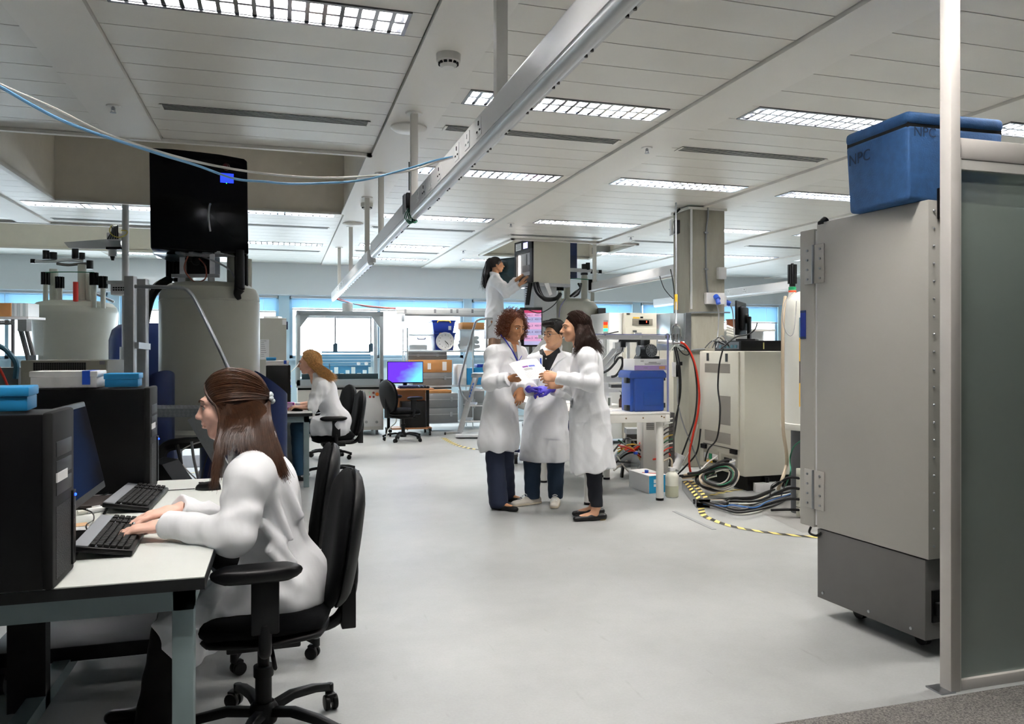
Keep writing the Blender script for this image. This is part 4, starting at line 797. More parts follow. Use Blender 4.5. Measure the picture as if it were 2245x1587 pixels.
# ================================================================ SECOND DESK (blonde person)
dB = desk('pale topped desk with grey green legs where the blonde person works', -.165, .295, 7.93, 9.55)
tw = tower('black computer tower on the second desk with white boxes on top', -.165, .105, 9.0, 9.22, .74)
kitbox('white box with two blue bands on the second desk tower', (-.04, 9.1, 1.196), (.24, .16, .05), 0, WPLAST, BLUEP); kitbox('small blue box lying on the white box of the second desk', (-.11, 9.1, 1.247), (.10, .12, .035), 0, CYANB)
t = thing('reagent_box', 'small purple printed box beside the blonde person\'s mouse', 'box', (.10, 8.4, .74)); M = Matrix.Translation((.07, 8.42, .74)); MB().bb((.03, 8.38, .74), (.13, 8.50, .815)).build('carton', mat('magenta_card', '#8a2a86', .5), t); m = MB()
for k, w in enumerate((.07, .085, .06)): m.bb((.04, 8.378, .80 - .015 * k), (.04 + w, 8.3795, .806 - .015 * k))
m.build('print', PAPER, t, flat=True); tag(MB().bb((.0, 8.40, .74), (.026, 8.50, .815)).build('reagent_box', RED), 'small dark red box left of the purple box', 'box'); tag(MB().bb((.14, 8.52, .74), (.19, 8.6, .80)).build('tissue_box', WPLAST), 'white box behind the purple box', 'box')
mouse('black mouse under the blonde person\'s hand', (.155, 8.27, .74), PI / 2, 1.1)
t = thing('pedestal', 'white drawer pedestal under the second desk', 'pedestal', (.03, 8.95, 0)); MB().bb((-.1, 8.72, .12), (.16, 9.2, .55)).build('body', WHITE, t, bevel=.004); MB().bb((-.08, 8.74, .05), (.14, 9.18, .12)).build('base', BLACK, t)
for x in (-.05, .11):
    MB().cyl((x, 8.78, 0), (x, 8.78, .05), .03).build('foot', BLACK, t)
# ---------------- grey cabinet by the window
t = thing('tall_cabinet', 'pale grey tall cabinet with notice by the window, left of the glass enclosure', 'cabinet', base(600, 11.6)); m = MB(); Y = 11.9; rbox(m, 548, 628, 697, 990, Y, .5); m.build('body', mat('cabinet_grey', '#bdbcb2', .5), t, bevel=.006); rbox(MB(), 628, 631, 705, 722, Y + .1, .1).build('hinge', NAVY, t)
rbox(MB(), 570, 590, 744, 788, Y - .004, .003).build('notice', PAPER, t, flat=True); m = MB()
for k in range(9): rbox(m, 572, 572 + 12 - (k * 5) % 6, 747 + k * 4.2, 747.8 + k * 4.2, Y - .006, .002)
m.build('notice_text', GREYINK, t, flat=True); rbox(MB(), 619, 628, 700, 712, Y - .004, .003).build('small_label', PAPER, t); cbox(MB(), 578, 610, 693, 697.2, 12.0, .2).build('tray_on_top', WPLAST, t)
# ---------------- glass robot enclosure
Y = 12.6; t = thing('robot_enclosure', 'glass robot enclosure on a white cabinet in front of the central window', 'robot enclosure', (atY(745, 900, Y).x, Y, 0)); xA, xB = atY(650, 770, Y).x, atY(841, 770, Y).x; zA, zB = atY(745, 843, Y).z, atY(745, 682, Y).z; D = .85; PG = mat('profile_grey', '#a7b1b6', .4, .3)
for x in (xA, xB - .06):
    for y in (Y, Y + D): MB().bb((x, y, .78), (x + .06, y + .06, zB)).build('post', PG, t, bevel=.004)
m = MB(); m.bb((xA, Y, zB - .075), (xB, Y + .05, zB)); m.bb((xA, Y + D, zB - .075), (xB, Y + D + .06, zB)); m.bb((xA, Y, zB - .05), (xA + .05, Y + D, zB)); m.bb((xB - .05, Y, zB - .05), (xB, Y + D, zB)); m.build('top_frame', PG, t); MB().bb((xA, Y, .80), (xB, Y + .06, .90)).build('bottom_rail', PG, t)
for s in (0, 1):
    x = xA + .06 if s == 0 else xB - .06; g = 1 if s == 0 else -1; MB().prism([(x, zB - .07), (x + g * .14, zB - .07), (x, zB - .26)], -Y - .045, -Y - .0, Matrix(((1, 0, 0, 0), (0, 0, -1, 0), (0, 1, 0, 0), (0, 0, 0, 1)))).build('corner_gusset', PG, t)
MB().bb((xA + .06, Y + .012, .9), (xB - .06, Y + .018, zB - .075)).build('glass_front', CLEAR, t, flat=True)
MB().bb((xA + .06, Y + .08, .86), (xB - .06, Y + D - .02, .92)).build('deck', mat('deck_blue', '#c9e6ee', .4), t); MB().bb((xA + .08, Y + .065, .905), (xB - .08, Y + .08, .99)).build('deck_front', mat('dark_teal', '#29454e', .4), t); MB().bb((xA + .5, Y + .05, .90), (xA + .515, Y + .065, 1.15)).build('door_handle', STEEL, t)
sl = MB()
for k in range(5): sl.bb((xA + .42, Y + D - .06, 1.12 + .05 * k), (xB - .12, Y + D - .04, 1.15 + .05 * k))
sl.build('rear_slats', mat('slat_blue', '#4f86a8', .4, .3), t); MB().bb((xA + .42, Y + D - .05, .93), (xB - .12, Y + D - .03, 1.11)).build('rear_panel', mat('deep_cyan', '#2f6f92', .5), t)
for px in (735, 813): a = atY(px, 762, Y + .3); MB().prism([(-.035, -.07), (.035, -.07), (.035, .065), (.0, .075), (-.035, .05)], -.03, .03, Matrix.Translation(a) @ Matrix(((1, 0, 0, 0), (0, 0, -1, 0), (0, 1, 0, 0), (0, 0, 0, 1)))).build('pipetting_head', mat('slate_blue', '#35505f', .4), t); MB().cyl((a.x, a.y, a.z + .07), (a.x, a.y, zB - .07), .012).build('z_rail', ALU, t)
for k in range(9):
    px = 712 + k * 12.5; a = atY(px, 815, Y + .35); h = .05 + .05 * ((k * 7) % 3); MB().bb((a.x - .03, a.y - .03, .92), (a.x + .03, a.y + .03, .94 + h)).build('labware', mat('pale_labware', '#e4f2f4', .4), t, bevel=.003)
for px in (786, 803): a = atY(px, 797, Y + D - .08); MB().cyl(a, a - Vector((0, .02, 0)), .03, n=20).build('dial', WPLAST, t)
MB().cyl((xA + .80, Y + .2, zB), (xA + .80, Y + .2, zB + .14), .085, n=28).build('exhaust_collar', mat('grey_collar', '#a5a8a6', .5), t)
m = MB().bb((xA + .02, Y + .02, .08), (xB - .0, Y + D, .78)); m.build('cabinet', WHITE, t, bevel=.006); MB().bb((xA, Y - .02, .78), (xB + .02, Y + D, .81)).build('worktop', mat('worktop_grey', '#9fa3a5', .4), t); MB().bb((xA + .02, Y + .0, .74), (xB, Y + .02, .775)).build('dark_rail', BLACK, t)
for a, b in ((690, 738), (739, 787), (788, 838)): rbox(MB(), a, b, 868, 935, Y + .0, .02).build('cabinet_door', WPLAST, t, bevel=.003)
for px, py in ((798, 886), (803, 925), (826, 925)): a = atY(px, py, Y); MB().cyl(a, a - Vector((0, .012, 0)), .022, n=18).build('lock', STEEL, t)
for px, py, mm in ((811, 861, mat('pale_green', '#cfe8cf', .4)), (811, 870, RED), (819, 861, mat('brown_red', '#7a3128', .5)), (819, 870, MT['brown_red']), (827, 864, ORANGE)): a = atY(px, py, Y); MB().cyl(a + Vector((0, .02, 0)), a - Vector((0, .015, 0)), .018 if mm is not ORANGE else .028, n=16).build('push_button', mm, t)
for x in (xA + .1, xB - .1):
    for y in (Y + .1, Y + D - .1): m = MB().cyl((x - .02, y, .045), (x + .02, y, .045), .045, n=18); m.bb((x - .015, y - .015, .05), (x + .015, y + .015, .09)); m.build('caster', MGREY, t)
# thin white line from the rail end to the second desk tower
cable('white_cord', [Vector((.9, 14.3, 2.29)), R(660, 790, 10.5), R(600, 832, 9.0), R(585, 838, 9.1)], .004, CAB_WHT, 'thin white cord slanting down from the rail end to the second desk')
# ---------------- computer trolley with purple screen
Y = 12.25; t = thing('computer_trolley', 'beech topped computer trolley carrying the purple screen', 'trolley', (2.1, Y + .2, 0)); x0, x1 = atY(848, 858, Y).x, atY(952, 858, Y).x; zt = .755
MB().bb((x0, Y, zt - .025), (x1, Y + .55, zt)).build('tabletop', WOODT, t, bevel=.003); MB().bb((x0 + .05, Y + .35, .35), (x1 - .08, Y + .37, zt - .03)).build('modesty_panel', WOODT, t); MB().bb((x0 + .1, Y + .1, .10), (x1 - .02, Y + .45, .125)).build('lower_shelf', WOODT, t)
for x in (x0 + .04, x1 - .08): m = MB().bb((x, Y + .25, .1), (x + .045, Y + .30, zt - .025)); m.build('leg', BLACK, t); MB().bb((x, Y + .03, .07), (x + .045, Y + .52, .11)).build('foot_bar', BLACK, t)
for x in (x0 + .06, x1 - .06):
    for y in (Y + .06, Y + .5): MB().cyl((x - .015, y, .033), (x + .015, y, .033), .033, n=16).build('caster', BLACK, t)
tower('black computer tower under the trolley with the purple screen', x0 + .25, x1 - .10, Y + .12, Y + .32, .126, .42)
mm = atY(889, 0, Y + .25); monitor('monitor glowing purple blue on the beech trolley', (mm.x, Y + .27, zt), PI - .04, .58, .355, .075, screen_mat('purple_screen', '#4aa6f2', '#4420d0', 1.3, .4), 0, frame=.012)
keyboard('black keyboard on the beech trolley', (atY(905, 0, Y + .1).x, Y + .04, zt), 0); mouse('black mouse on the beech trolley', (atY(938, 0, Y + .1).x, Y + .10, zt), 0)
cable('power_cable', [R(870, 905, 11.7), R(868, 925, 11.7), R(858, 935, 11.6), R(850, 945, 11.6), R(846, 967, 11.6)], .008, CAB_WHT, 'pale cable looping below the trolley chair')
# ---------------- wire shelving with boxes
Y = 13.2; xs0, xs1 = atY(893, 0, Y).x, atY(1150, 0, Y).x; zs = [.13, .76, 1.365]; DS = .5
t = thing('wire_shelving', 'chrome wire shelving stacked with cases and boxes behind the step ladder', 'shelving', ((xs0 + xs1) / 2, Y + .2, 0))
for z in zs:
    m = MB(); m.bb((xs0, Y, z - .03), (xs1, Y + .02, z)); m.bb((xs0, Y + DS - .02, z - .03), (xs1, Y + DS, z))
    n = 34
    for k in range(n): x = xs0 + (xs1 - xs0) * k / (n - 1); m.bb((x - .004, Y, z - .012), (x + .004, Y + DS, z - .004))
    m.build('shelf', mat('shelf_wire', '#c9d2d6', .3, .6), t)
for x in (xs0, (xs0 + xs1) / 2 + .1, xs1):
    for y in (Y, Y + DS): MB().cyl((x, y, 0), (x, y, 1.75), .013, n=10).build('post', MT['shelf_wire'], t)
Ym = 13.0
lb = thing('wall_service_rail', 'white aluminium service rail across the window above the shelving clock', 'rail', (atY(960, 0, Ym).x, Ym, 1.95)); m = MB(); rbox(m, 869, 1125, 675, 690, Ym, .08); m.build('rail_body', mat('rail_white', '#e4e6e6', .35, .2), lb, bevel=.004); rbox(MB(), 888, 1125, 690, 694, Ym + .02, .05).build('lower_lip', LGREY, lb); rbox(MB(), 869, 1125, 681, 682, Ym - .002, .004).build('groove', LGREY, lb)
for px in (889, 954, 990, 1003, 1036): rbox(MB(), px - 2, px + 2, 678, 686, Ym - .014, .014).build('clip', MGREY, lb)
for px in (880, 1080): cbox(MB(), px, px + 6, 690, 705, 13.2, .05).build('bracket', LGREY, lb)
def case(label, px0, px1, z0, h, Y, dep, m=GREYCASE, lat=(.25, .75), name='equipment_case', cat='case', trim=True):
    a, b = atY(px0, 0, Y).x, atY(px1, 0, Y).x; t = thing(name, label, cat, ((a + b) / 2, Y + dep / 2, z0))
    MB().bb((a, Y, z0), (b, Y + dep, z0 + h)).build('shell', m, t, bevel=.006)
    if trim: MB().bb((a - .003, Y - .005, z0 + h * .55), (b + .003, Y + .01, z0 + h * .55 + .012)).build('trim', ALU, t)
    for f in lat: x = a + (b - a) * f; MB().bb((x - .02, Y - .014, z0 + h * .42), (x + .02, Y, z0 + h * .72)).build('latch', STEEL, t, bevel=.002)
    return t
case('shallow grey case at the top of the stack on the middle shelf', 895, 980, 1.205, .13, Y + .05, .4); 
def carton(label, px0, px1, z0, h, Y, dep, m=CARD, tapes=(), name='cardboard_box', cat='box'):
    a, b = atY(px0, 0, Y).x, atY(px1, 0, Y).x; t = thing(name, label, cat, ((a + b) / 2, Y + dep / 2, z0)); MB().bb((a, Y, z0), (b, Y + dep, z0 + h)).build('carton', m, t, bevel=.004)
    for f, w, hh in tapes: x = a + (b - a) * f; MB().box((x, Y - .002, z0 + h * .5), (w, .003, h * hh), 0).build('tape', PAPER, t)
    return t
carton('brown cardboard box with white tape on the middle shelf', 898, 991, .985, .215, Y + .0, .42, CARD, ((.46, .06, .5), (.82, .075, .7)))
case('grey case under the taped cardboard box on the middle shelf', 905, 991, .762, .22, Y + .0, .42, lat=(.2, .82))
case('silver case in the upper row under the shelving', 921, 1004, .40, .24, Y - .35, .5, mat('silver_case', '#8f9294', .4, .4), (.2, .82)); case('silver case in the lower row under the shelving', 921, 1004, .145, .25, Y - .35, .5, MT['silver_case'], (.2, .82))
carton('flat brown box lying on the silver cases', 935, 990, .642, .05, Y - .3, .4)
carton('dark grey bin on the lowest gap of the shelving', 950, 990, .135 + .6 - .04, .04, Y + .1, .3, GREYCASE, name='bin', cat='bin')
case('tall grey case behind the step ladder rungs', 1016, 1062, .135, .52, Y + .0, .4, lat=(.5,)); 
t = thing('storage_tub', 'clear plastic storage tub with dark handle on the top shelf', 'storage tub', (atY(924, 0, Y).x, Y + .2, 1.366)); a, b = atY(898, 0, Y).x, atY(950, 0, Y).x; MB().bb((a, Y + .02, 1.366), (b, Y + .4, 1.62)).build('tub', mat('frosted_tub', '#dfe6ea', .3, alpha=.55), t, bevel=.01); MB().bb((a - .01, Y + .01, 1.62), (b + .01, Y + .41, 1.645)).build('lid', mat('tub_lid', '#dfe6ea', .3, alpha=.8), t, bevel=.006)
MB().tube([(a + .14, Y + .015, 1.58), (a + .15, Y - .01, 1.56), (a + .26, Y - .01, 1.56), (a + .27, Y + .015, 1.58)], .008).build('handle', mat('dark_blue_handle', '#12234a', .4), t); MB().bb((a + .02, Y + .05, 1.37), (b - .1, Y + .3, 1.46)).build('contents', mat('pale_contents', '#aeb9c0', .6), t)
def bluebox(label, px0, px1, z0, h, Y, lidm): 
    a, b = atY(px0, 0, Y).x, atY(px1, 0, Y).x; t = thing('storage_tub', label, 'storage tub', ((a + b) / 2, Y + .2, z0)); MB().add([(a + .03, Y + .02, z0), (b - .03, Y + .02, z0), (b, Y, z0 + h - .03), (a, Y, z0 + h - .03), (a + .03, Y + .38, z0), (b - .03, Y + .38, z0), (b, Y + .4, z0 + h - .03), (a, Y + .4, z0 + h - .03)], [(3, 2, 1, 0), (4, 5, 6, 7), (0, 1, 5, 4), (1, 2, 6, 5), (2, 3, 7, 6), (3, 0, 4, 7)]).build('tub', mat('blue_tub', '#14349a', .4), t, bevel=.006); MB().bb((a - .01, Y - .01, z0 + h - .03), (b + .01, Y + .41, z0 + h)).build('lid', MT['blue_tub'], t, bevel=.005)
    MB().tube([(a + .09, Y - .01, z0 + h - .05), (a + .11, Y - .015, z0 + h - .015), (b - .11, Y - .015, z0 + h - .015), (b - .09, Y - .01, z0 + h - .05)], .010).build('handle', YELLOW, t); return t
bluebox('lower blue storage tub behind the wall clock', 952, 998, 1.366, .31, Y + .05, 0); tb = bluebox('upper blue storage tub with yellow handle on the shelving', 948, 998, 1.677, .215, Y + .05, 0); a = atY(988, 718, Y); MB().bb((a.x - .03, Y + .043, 1.72), (a.x + .02, Y + .05, 1.79)).build('sticker', PAPER, tb)
# wall clock
cx = atY(976.5, 747, Y - .02); t = thing('wall_clock', 'round white wall clock leaning on the blue tubs of the shelving', 'clock', (cx.x, Y - .02, 1.366)); Mc = Matrix.Translation((cx.x, Y + .005, 1.366 + .158)) @ Matrix(((1, 0, 0, 0), (0, 0, -1, 0), (0, 1, 0, 0), (0, 0, 0, 1)))
MB().lathe([(0, -.02), (.157, -.02), (.157, .012), (.150, .02), (.140, .02), (.136, .012), (0, .010)], n=48, M=Mc).build('case', WPLAST, t); nm = MB()
for k in range(12): a = PI / 2 - 2 * PI * (k + 1) / 12; nm.text(str(k + 1), Mc @ Matrix.Translation((.108 * math.cos(a), .108 * math.sin(a), .012)), .034)
for k in range(60): a = 2 * PI * k / 60; nm.box((.131 * math.cos(a), .131 * math.sin(a), .0115), (.006, .0016, .001), a, M=Mc)
nm.build('numerals', INK, t, flat=True); hd = MB()
for ang, L, w in ((PI / 2 - 2 * PI * 4.42 / 12, .065, .010), (PI / 2 - 2 * PI * 23.0 / 60, .095, .007)): hd.beam(Mc @ Vector((-.012 * math.cos(ang), -.012 * math.sin(ang), .014)), Mc @ Vector((L * math.cos(ang), L * math.sin(ang), .014)), w, .002, up=(0, 1, 0))
hd.beam(Mc @ Vector((0, 0, .016)), Mc @ Vector((.025, -.1, .016)), .002, .001, up=(0, 1, 0)); hd.build('hands', INK, t)
t = thing('storage_tub', 'large clear plastic tub of dark parts on the top shelf', 'storage tub', (atY(1040, 0, Y).x, Y + .2, 1.366)); a, b = atY(1008, 0, Y).x, atY(1062, 0, Y).x; MB().bb((a, Y, 1.366), (b, Y + .4, 1.72)).build('tub', MT['frosted_tub'], t, bevel=.01); m = MB(); rr = random.Random(3)
for k in range(26): m.ball((a + .06 + rr.random() * (b - a - .12), Y + .08 + rr.random() * .2, 1.41 + rr.random() * .18), (.05, .04, .035), 6)
m.build('contents', mat('dark_contents', '#8f8a80', .8, noise=.5, nscale=10), t); MB().bb((a - .01, Y - .01, 1.72), (b + .01, Y + .41, 1.735)).build('lid', MT['tub_lid'], t)
carton('cardboard box on top of the large clear tub', 1014, 1062, 1.736, .12, Y + .02, .36)
case('white plastic carry case on the middle shelf', 1003, 1023, .762, .36, Y + .02, .36, WPLAST, (), 'carry_case', 'case', False); carton('left cyan box on the middle shelf behind the steps', 1024, 1038, .762, .29, Y + .02, .3, CYANB, name='cyan_box'); carton('right cyan box on the middle shelf behind the steps', 1039, 1060, .762, .30, Y + .02, .3, CYANB, name='cyan_box'); carton('small royal blue box on the cyan boxes', 1046, 1062, 1.065, .06, Y + .05, .2, MT['blue_tub'], name='blue_box')
# ================================================================ STEP LADDER AND REAR MAGNET
d = 12.2; t = thing('step_ladder', 'aluminium step ladder with handrail that the dark ponytail person stands on', 'step ladder', base(1040, d)); ZP = 1.0
s0, s1 = R(1042, 826, d), R(1004, 968, d); s1.z = 0
for k in range(2): o = CF * .5 * k; m = MB().beam(s0 + o, s1 + o, .025, .075, up=CF.cross(s1 - s0)); m.build('stringer', ALU, t, bevel=.004)
pl = MB(); a = R(1033, 820, d); a.z = ZP; M = Matrix((CR, CF, UP)).transposed().to_4x4(); M.translation = a
MB().bb((0, -.03, -.06), (.52, .55, 0), M=M).build('platform', ALU, t, bevel=.005)
for k, py in enumerate((857, 893, 930)): f = (py - 826) / 142; o = s0.lerp(s1, f); MB().box(o + CF * .25 + CR * .06, (.16, .50, .03), -YAW).build('step', ALU, t, bevel=.004)
for px in (1012, 1075): o = R(px, 826, d); b = base(px + (14 if px > 1040 else -7), d)
rl = a + CR * .50; rb_ = rl + CR * .18; rb_.z = 0
for k in range(2): MB().beam(rl + CF * .5 * k - UP * .05, rb_ + CF * .5 * k, .03, .05, up=CF).build('rear_leg', ALU, t)
for py in (857, 894, 931): f = (py - 826) / 142; MB().beam(s0.lerp(s1, f), (rl - UP * .05).lerp(rb_, f), .022, .022).build('side_brace', WPLAST, t)
MB().tube([R(1066, 699, d), R(1052, 700, d), R(1043, 706, d), R(1038, 722, d), R(1022, 780, d), R(1009, 832, d), R(1008, 848, d), R(1014, 866, d), R(1027, 880, d)], .018, 10, 6).build('handrail', STEEL, t)
for px in (1067, 1100): MB().beam(R(px, 697, d), R(px, 828, d), .03, .04).build('guard_post', ALU, t)
MB().beam(R(1064, 698, d), R(1102, 699, d), .03, .03).build('guard_rail', ALU, t); MB().beam(R(1070, 718, d), R(1090, 699, d), .02, .02).build('guard_brace', ALU, t)
m = MB(); o = R(1030, 950, d); o.z = .04; m.box(o, (.42, .5, .03), -YAW); m.build('base_plate', LGREY, t); MB().beam(R(976, 950, d - .1), R(1008, 948, d - .1), .03, .03).build('base_bar', STEEL, t); MB().cyl(R(974, 950, d - .1), R(978, 950, d - .1), .022, n=12).build('bar_tip', BLACK, t)
m = MB(); T = Matrix((CR, UP, -CF)).transposed().to_4x4(); an = math.atan2((s0 - s1).z, (s0 - s1).dot(CR))
for k in range(5): f = .12 + .05 * k; o = s0.lerp(s1, f) - CF * .016; m.add([], []); m.box((0, 0, 0), (.022, .04, .002), M=Matrix.Translation(o) @ T @ Matrix.Rotation(an - PI / 2 + (.25 if k % 2 else 0), 4, 'Z')); 
m.build('blue_sticker', mat('label_blue', '#3d66b0', .5), t)
# tall hook/clamp stand to the left of the ladder foot
c = base(1252, 12.6); r = .455; t = thing('nmr_magnet', 'grey white cylindrical magnet below the cream sample changer at the rear', 'magnet', c)
lathe_w([(0, .5), (r, .5), (r, 1.95), (r - .02, 2.06), (r - .07, 2.14), (r - .15, 2.19), (0, 2.2)], c, 48).build('body', MAGNET, t, ang=25)
for k in range(3): a = 2 * PI * k / 3; MB().cyl(c + Vector((.33 * math.cos(a), .33 * math.sin(a), 0)), c + Vector((.33 * math.cos(a), .33 * math.sin(a), .5)), .09, n=18).build('leg', NAVY, t)
dd = 12.4
for px, y0, y1, w in ((1243, 600, 660, .052), (1281, 601, 655, .052)):
    MB().lathe([(w, 0), (w, (y1 - y0) * dd / FPX - .05), (w * .8, (y1 - y0) * dd / FPX - .01), (w * .4, (y1 - y0) * dd / FPX)], tuple(R(px, y1, dd)), 20).build('turret', MAGNET, t)
    MB().cyl(R(px, y0 + 2, dd), R(px, y0 - 3, dd), .058, n=18).build('turret_cap', BLACK, t)
MB().cyl(R(1243, 606, dd), R(1243, 614, dd), .054, n=20).build('yellow_band', YELLOW, t)
for px, y0, y1, ys, dz in ((1227, 613, 637, 659, .25), (1299, 614, 636, 660, .2)):
    m = MB(); o = R(px, y1, dd - dz); hh = (y1 - y0) * dd / FPX
    for k in range(10): m.box(o + UP * hh / 2 + Matrix.Rotation(k * PI / 5, 3, 'Z') @ Vector((.03, 0, 0)), (.07, .014, hh), k * PI / 5)
    m.build('heat_sink', BLACK, t); MB().cyl(R(px, ys, dd - dz), o, .03, n=14).build('heat_sink_stub', MAGNET, t)
MB().cyl(R(1227, 643, dd - .25), R(1227, 647, dd - .25), .031, n=14, m=0).cyl(R(1227, 647, dd - .25), R(1227, 650, dd - .25), .031, n=14, m=1).build('colour_band', [GREEN, RED], t)
MB().tube([R(1240, 591, dd), R(1262, 592, dd), R(1290, 593, dd), R(1312, 596, dd)], .03, 12).build('gas_pipe', LGREY, t)
for px, y0, y1, w in ((1243, 585, 598, .05), (1281, 579, 590, .045), (1289, 576, 592, .035), (1299, 592, 600, .033), (1315, 592, 600, .033)): MB().cyl(R(px, y1, dd), R(px, y0, dd), w, n=14).build('valve', BLACK, t)
MB().tube([R(1227, 612, dd - .2), R(1260, 611, dd - .2), R(1305, 614, dd - .2)], .007).build('green_wire', CAB_GRN, t)
for k in range(3): MB().tube([R(1250 + 4 * k, 650, dd - .3), R(1262 + 3 * k, 640 + 2 * k, dd - .35), R(1272, 632, dd - .3), R(1268 + 3 * k, 622, dd - .2)], .018, 8, 5).build('hose', [BLACK, CAB_GRY, BLACK][k], t)
cable('hanging_wire', [R(1240, 655, 12.1), R(1229, 672, 12.05), R(1226, 690, 12.05), R(1226, 696, 12.05)], .006, mat('violet_cable', '#4a4a78', .5), 'thin violet wire hanging down the rear magnet')
K = R(1166, 770, 11.8); K.z = 0; Lf = R(1128, 770, 12.33); Lf.z = 0; e1 = (Lf - K); W1 = e1.length; e1.normalize(); e2 = Vector((-e1.y, e1.x, 0)); e2 = e2 if e2.dot(CR) > 0 else -e2; W2 = .68; zb, zt = 2.40, 3.07
t = thing('sample_changer', 'cream sample changer box with lit glass door before the ladder person', 'sample changer', K + (e1 * W1 + e2 * W2) / 2 + UP * zb); Mk = Matrix((e1, e2, UP)).transposed().to_4x4(); Mk.translation = K
MB().bb((.0, .03, zb), (W1, W2, zt), M=Mk).build('housing', BEIGE, t, bevel=.006); MB().bb((0.0, .0, zt - .15), (W1, .03, zt), M=Mk).build('control_panel', BLACK, t)
fr = MB(); fr.bb((0, 0, zb), (.07, .03, zt - .15), M=Mk); fr.bb((W1 - .07, 0, zb), (W1, .03, zt - .15), M=Mk); fr.bb((0, 0, zb), (W1, .03, zb + .12), M=Mk); fr.bb((0, 0, zt - .2), (W1, .03, zt - .15), M=Mk); fr.build('door_frame', mat('dark_frame', '#26262a', .35), t)
MB().bb((.07, .024, zb + .12), (W1 - .07, .031, zt - .2), M=Mk).build('interior', mat('lit_interior', '#a6a8ac', .4, emit=.06), t); MB().bb((W1 - .16, .018, zb + .13), (W1 - .10, .024, zt - .22), M=Mk).build('light_strip', mat('strip_light', '#fff4e8', .4, emit=5), t); MB().bb((.12, .010, zb + .18), (.34, .024, zb + .28), M=Mk).build('sample_tray', mat('tray_grey', '#8a8d92', .4), t); MB().bb((.2, .012, zb + .28), (.22, .024, zt - .22), M=Mk).build('gripper_rail', MGREY, t)
MB().bb((.14, -.003, zt - .13), (.28, .0, zt - .04), M=Mk).build('display', mat('violet_display', '#a9a6ff', .3, emit=1.0), t); MB().bb((.36, -.003, zt - .14), (.54, .0, zt - .03), M=Mk).build('notice', PAPER, t)
nt_ = MB()
for k in range(5): nt_.bb((.38, -.005, zt - .045 - .018 * k), (.52 - .02 * (k % 2), -.003, zt - .04 - .018 * k), M=Mk)
nt_.build('notice_text', GREYINK, t); 
dw = e1 * .75 - e2 * .55; dw.normalize(); h0 = K + e1 * W1; MB().add([h0 + UP * zb, h0 + dw * .48 + UP * (zb + .03), h0 + dw * .48 + UP * (zt - .25), h0 + UP * (zt - .22)] + [v + e2 * .02 for v in (h0 + UP * zb, h0 + dw * .48 + UP * (zb + .03), h0 + dw * .48 + UP * (zt - .25), h0 + UP * (zt - .22))], [(0, 1, 2, 3), (7, 6, 5, 4), (0, 4, 5, 1), (1, 5, 6, 2), (2, 6, 7, 3), (3, 7, 4, 0)]).build('open_door', mat('smoked_glass', '#15333b', .12, alpha=.93), t, flat=True)
MB().bb((W1 * .2, .1, .0), (W1 * .75, .5, zb), M=Mk).build('support_column', LGREY, t); cl = MB(); 
for k in range(9): cl.tube([R(1152, 628 + 5 * k, 11.9), R(1160, 628 + 5 * k, 11.9)], .006, 6, 1)
cl.tube([R(1163, 620, 11.9), R(1160, 640, 11.9), R(1156, 668, 11.9)], .035, 8); cl.build('cable_ladder', BLACK, t)
for k in range(2): MB().tube([R(1172 + 5 * k, 620, 11.75), R(1178 + 5 * k, 640, 11.7), R(1195, 655 + k, 11.7), R(1218, 655, 11.8), R(1228, 645, 12.0)], .032, 10, 6).build('black_hose', BLACK, t)
MB().add([R(1193, 621, 11.7), R(1203, 620, 11.7), R(1211, 645, 11.7), R(1205, 648, 11.7)] + [v + CF * .06 for v in (R(1193, 621, 11.7), R(1203, 620, 11.7), R(1211, 645, 11.7), R(1205, 648, 11.7))], [(3, 2, 1, 0), (0, 1, 5, 4), (1, 2, 6, 5), (2, 3, 7, 6), (3, 0, 4, 7)]).build('socket_strip', WPLAST, t); MB().bb((0, .05, zb - .05), (W1, W2, zb), M=Mk).build('base_tray', ALU, t)
t = thing('navy_tower', 'tall narrow navy column unit right of the cream sample changer', 'equipment', base(1255, 12.9)); m = cbox(MB(), 1245, 1265, 527, 610, 12.9, .2); m.build('column', NAVY, t); cbox(MB(), 1248, 1262, 560, 608, 12.87, .04).build('panel', mat('navy_panel', '#0f1b3a', .4), t)
cable('black_cable', [R(1228, 650, 11.9), R(1215, 668, 11.7), R(1195, 682, 11.6), R(1178, 686, 11.6), R(1158, 679, 11.6)], .007, CAB_BLK, 'black cable drooping in front of the pink table screen')
# pink table on a wall screen
dd = 11.95; t = thing('display_screen', 'large screen showing a pink and grey table behind the curly haired person', 'screen', base(1165, dd)); m = cbox(MB(), 1140, 1189, 674, 760, dd, .06); m.build('casing', BLACK, t, bevel=.004)
rows = [(680, 686, 'row_red', '#c0406a'), (686, 695, 'row_pink', '#d6a0c8'), (695, 707, 'row_grey', '#a9a6cc'), (707, 722, 'row_pink', '#c884cf'), (722, 735, 'row_grey', '#a9a6cc'), (735, 748, 'row_pink', '#c884cf'), (748, 756, 'row_grey', '#a9a6cc')]
m = MB(); ml = []
for k, (y0, y1, nm, cc) in enumerate(rows): cbox(m, 1149, 1187, y0, y1, dd - .003, .003, k); ml.append(mat('screen_' + nm + str(k % 2), cc, .4, emit=.28))
m.build('table_picture', ml, t, flat=True); m = MB(); T = Matrix((CR, UP, -CF)).transposed().to_4x4()
for k, (y, s, s2) in enumerate(((691, 'Spec.1', '400'), (700, 'Spec.2', '400'), (714, 'Spec.3', '400'), (728, 'Spec.4', '400'), (741, 'Spec.5', '400'))): m.text(s, Matrix.Translation(R(1160, y, dd - .006)) @ T, .045); m.text(s2 + ' M', Matrix.Translation(R(1180, y, dd - .006)) @ T, .042)
m.build('table_text', mat('table_ink', '#5c4a86', .6), t, flat=True)
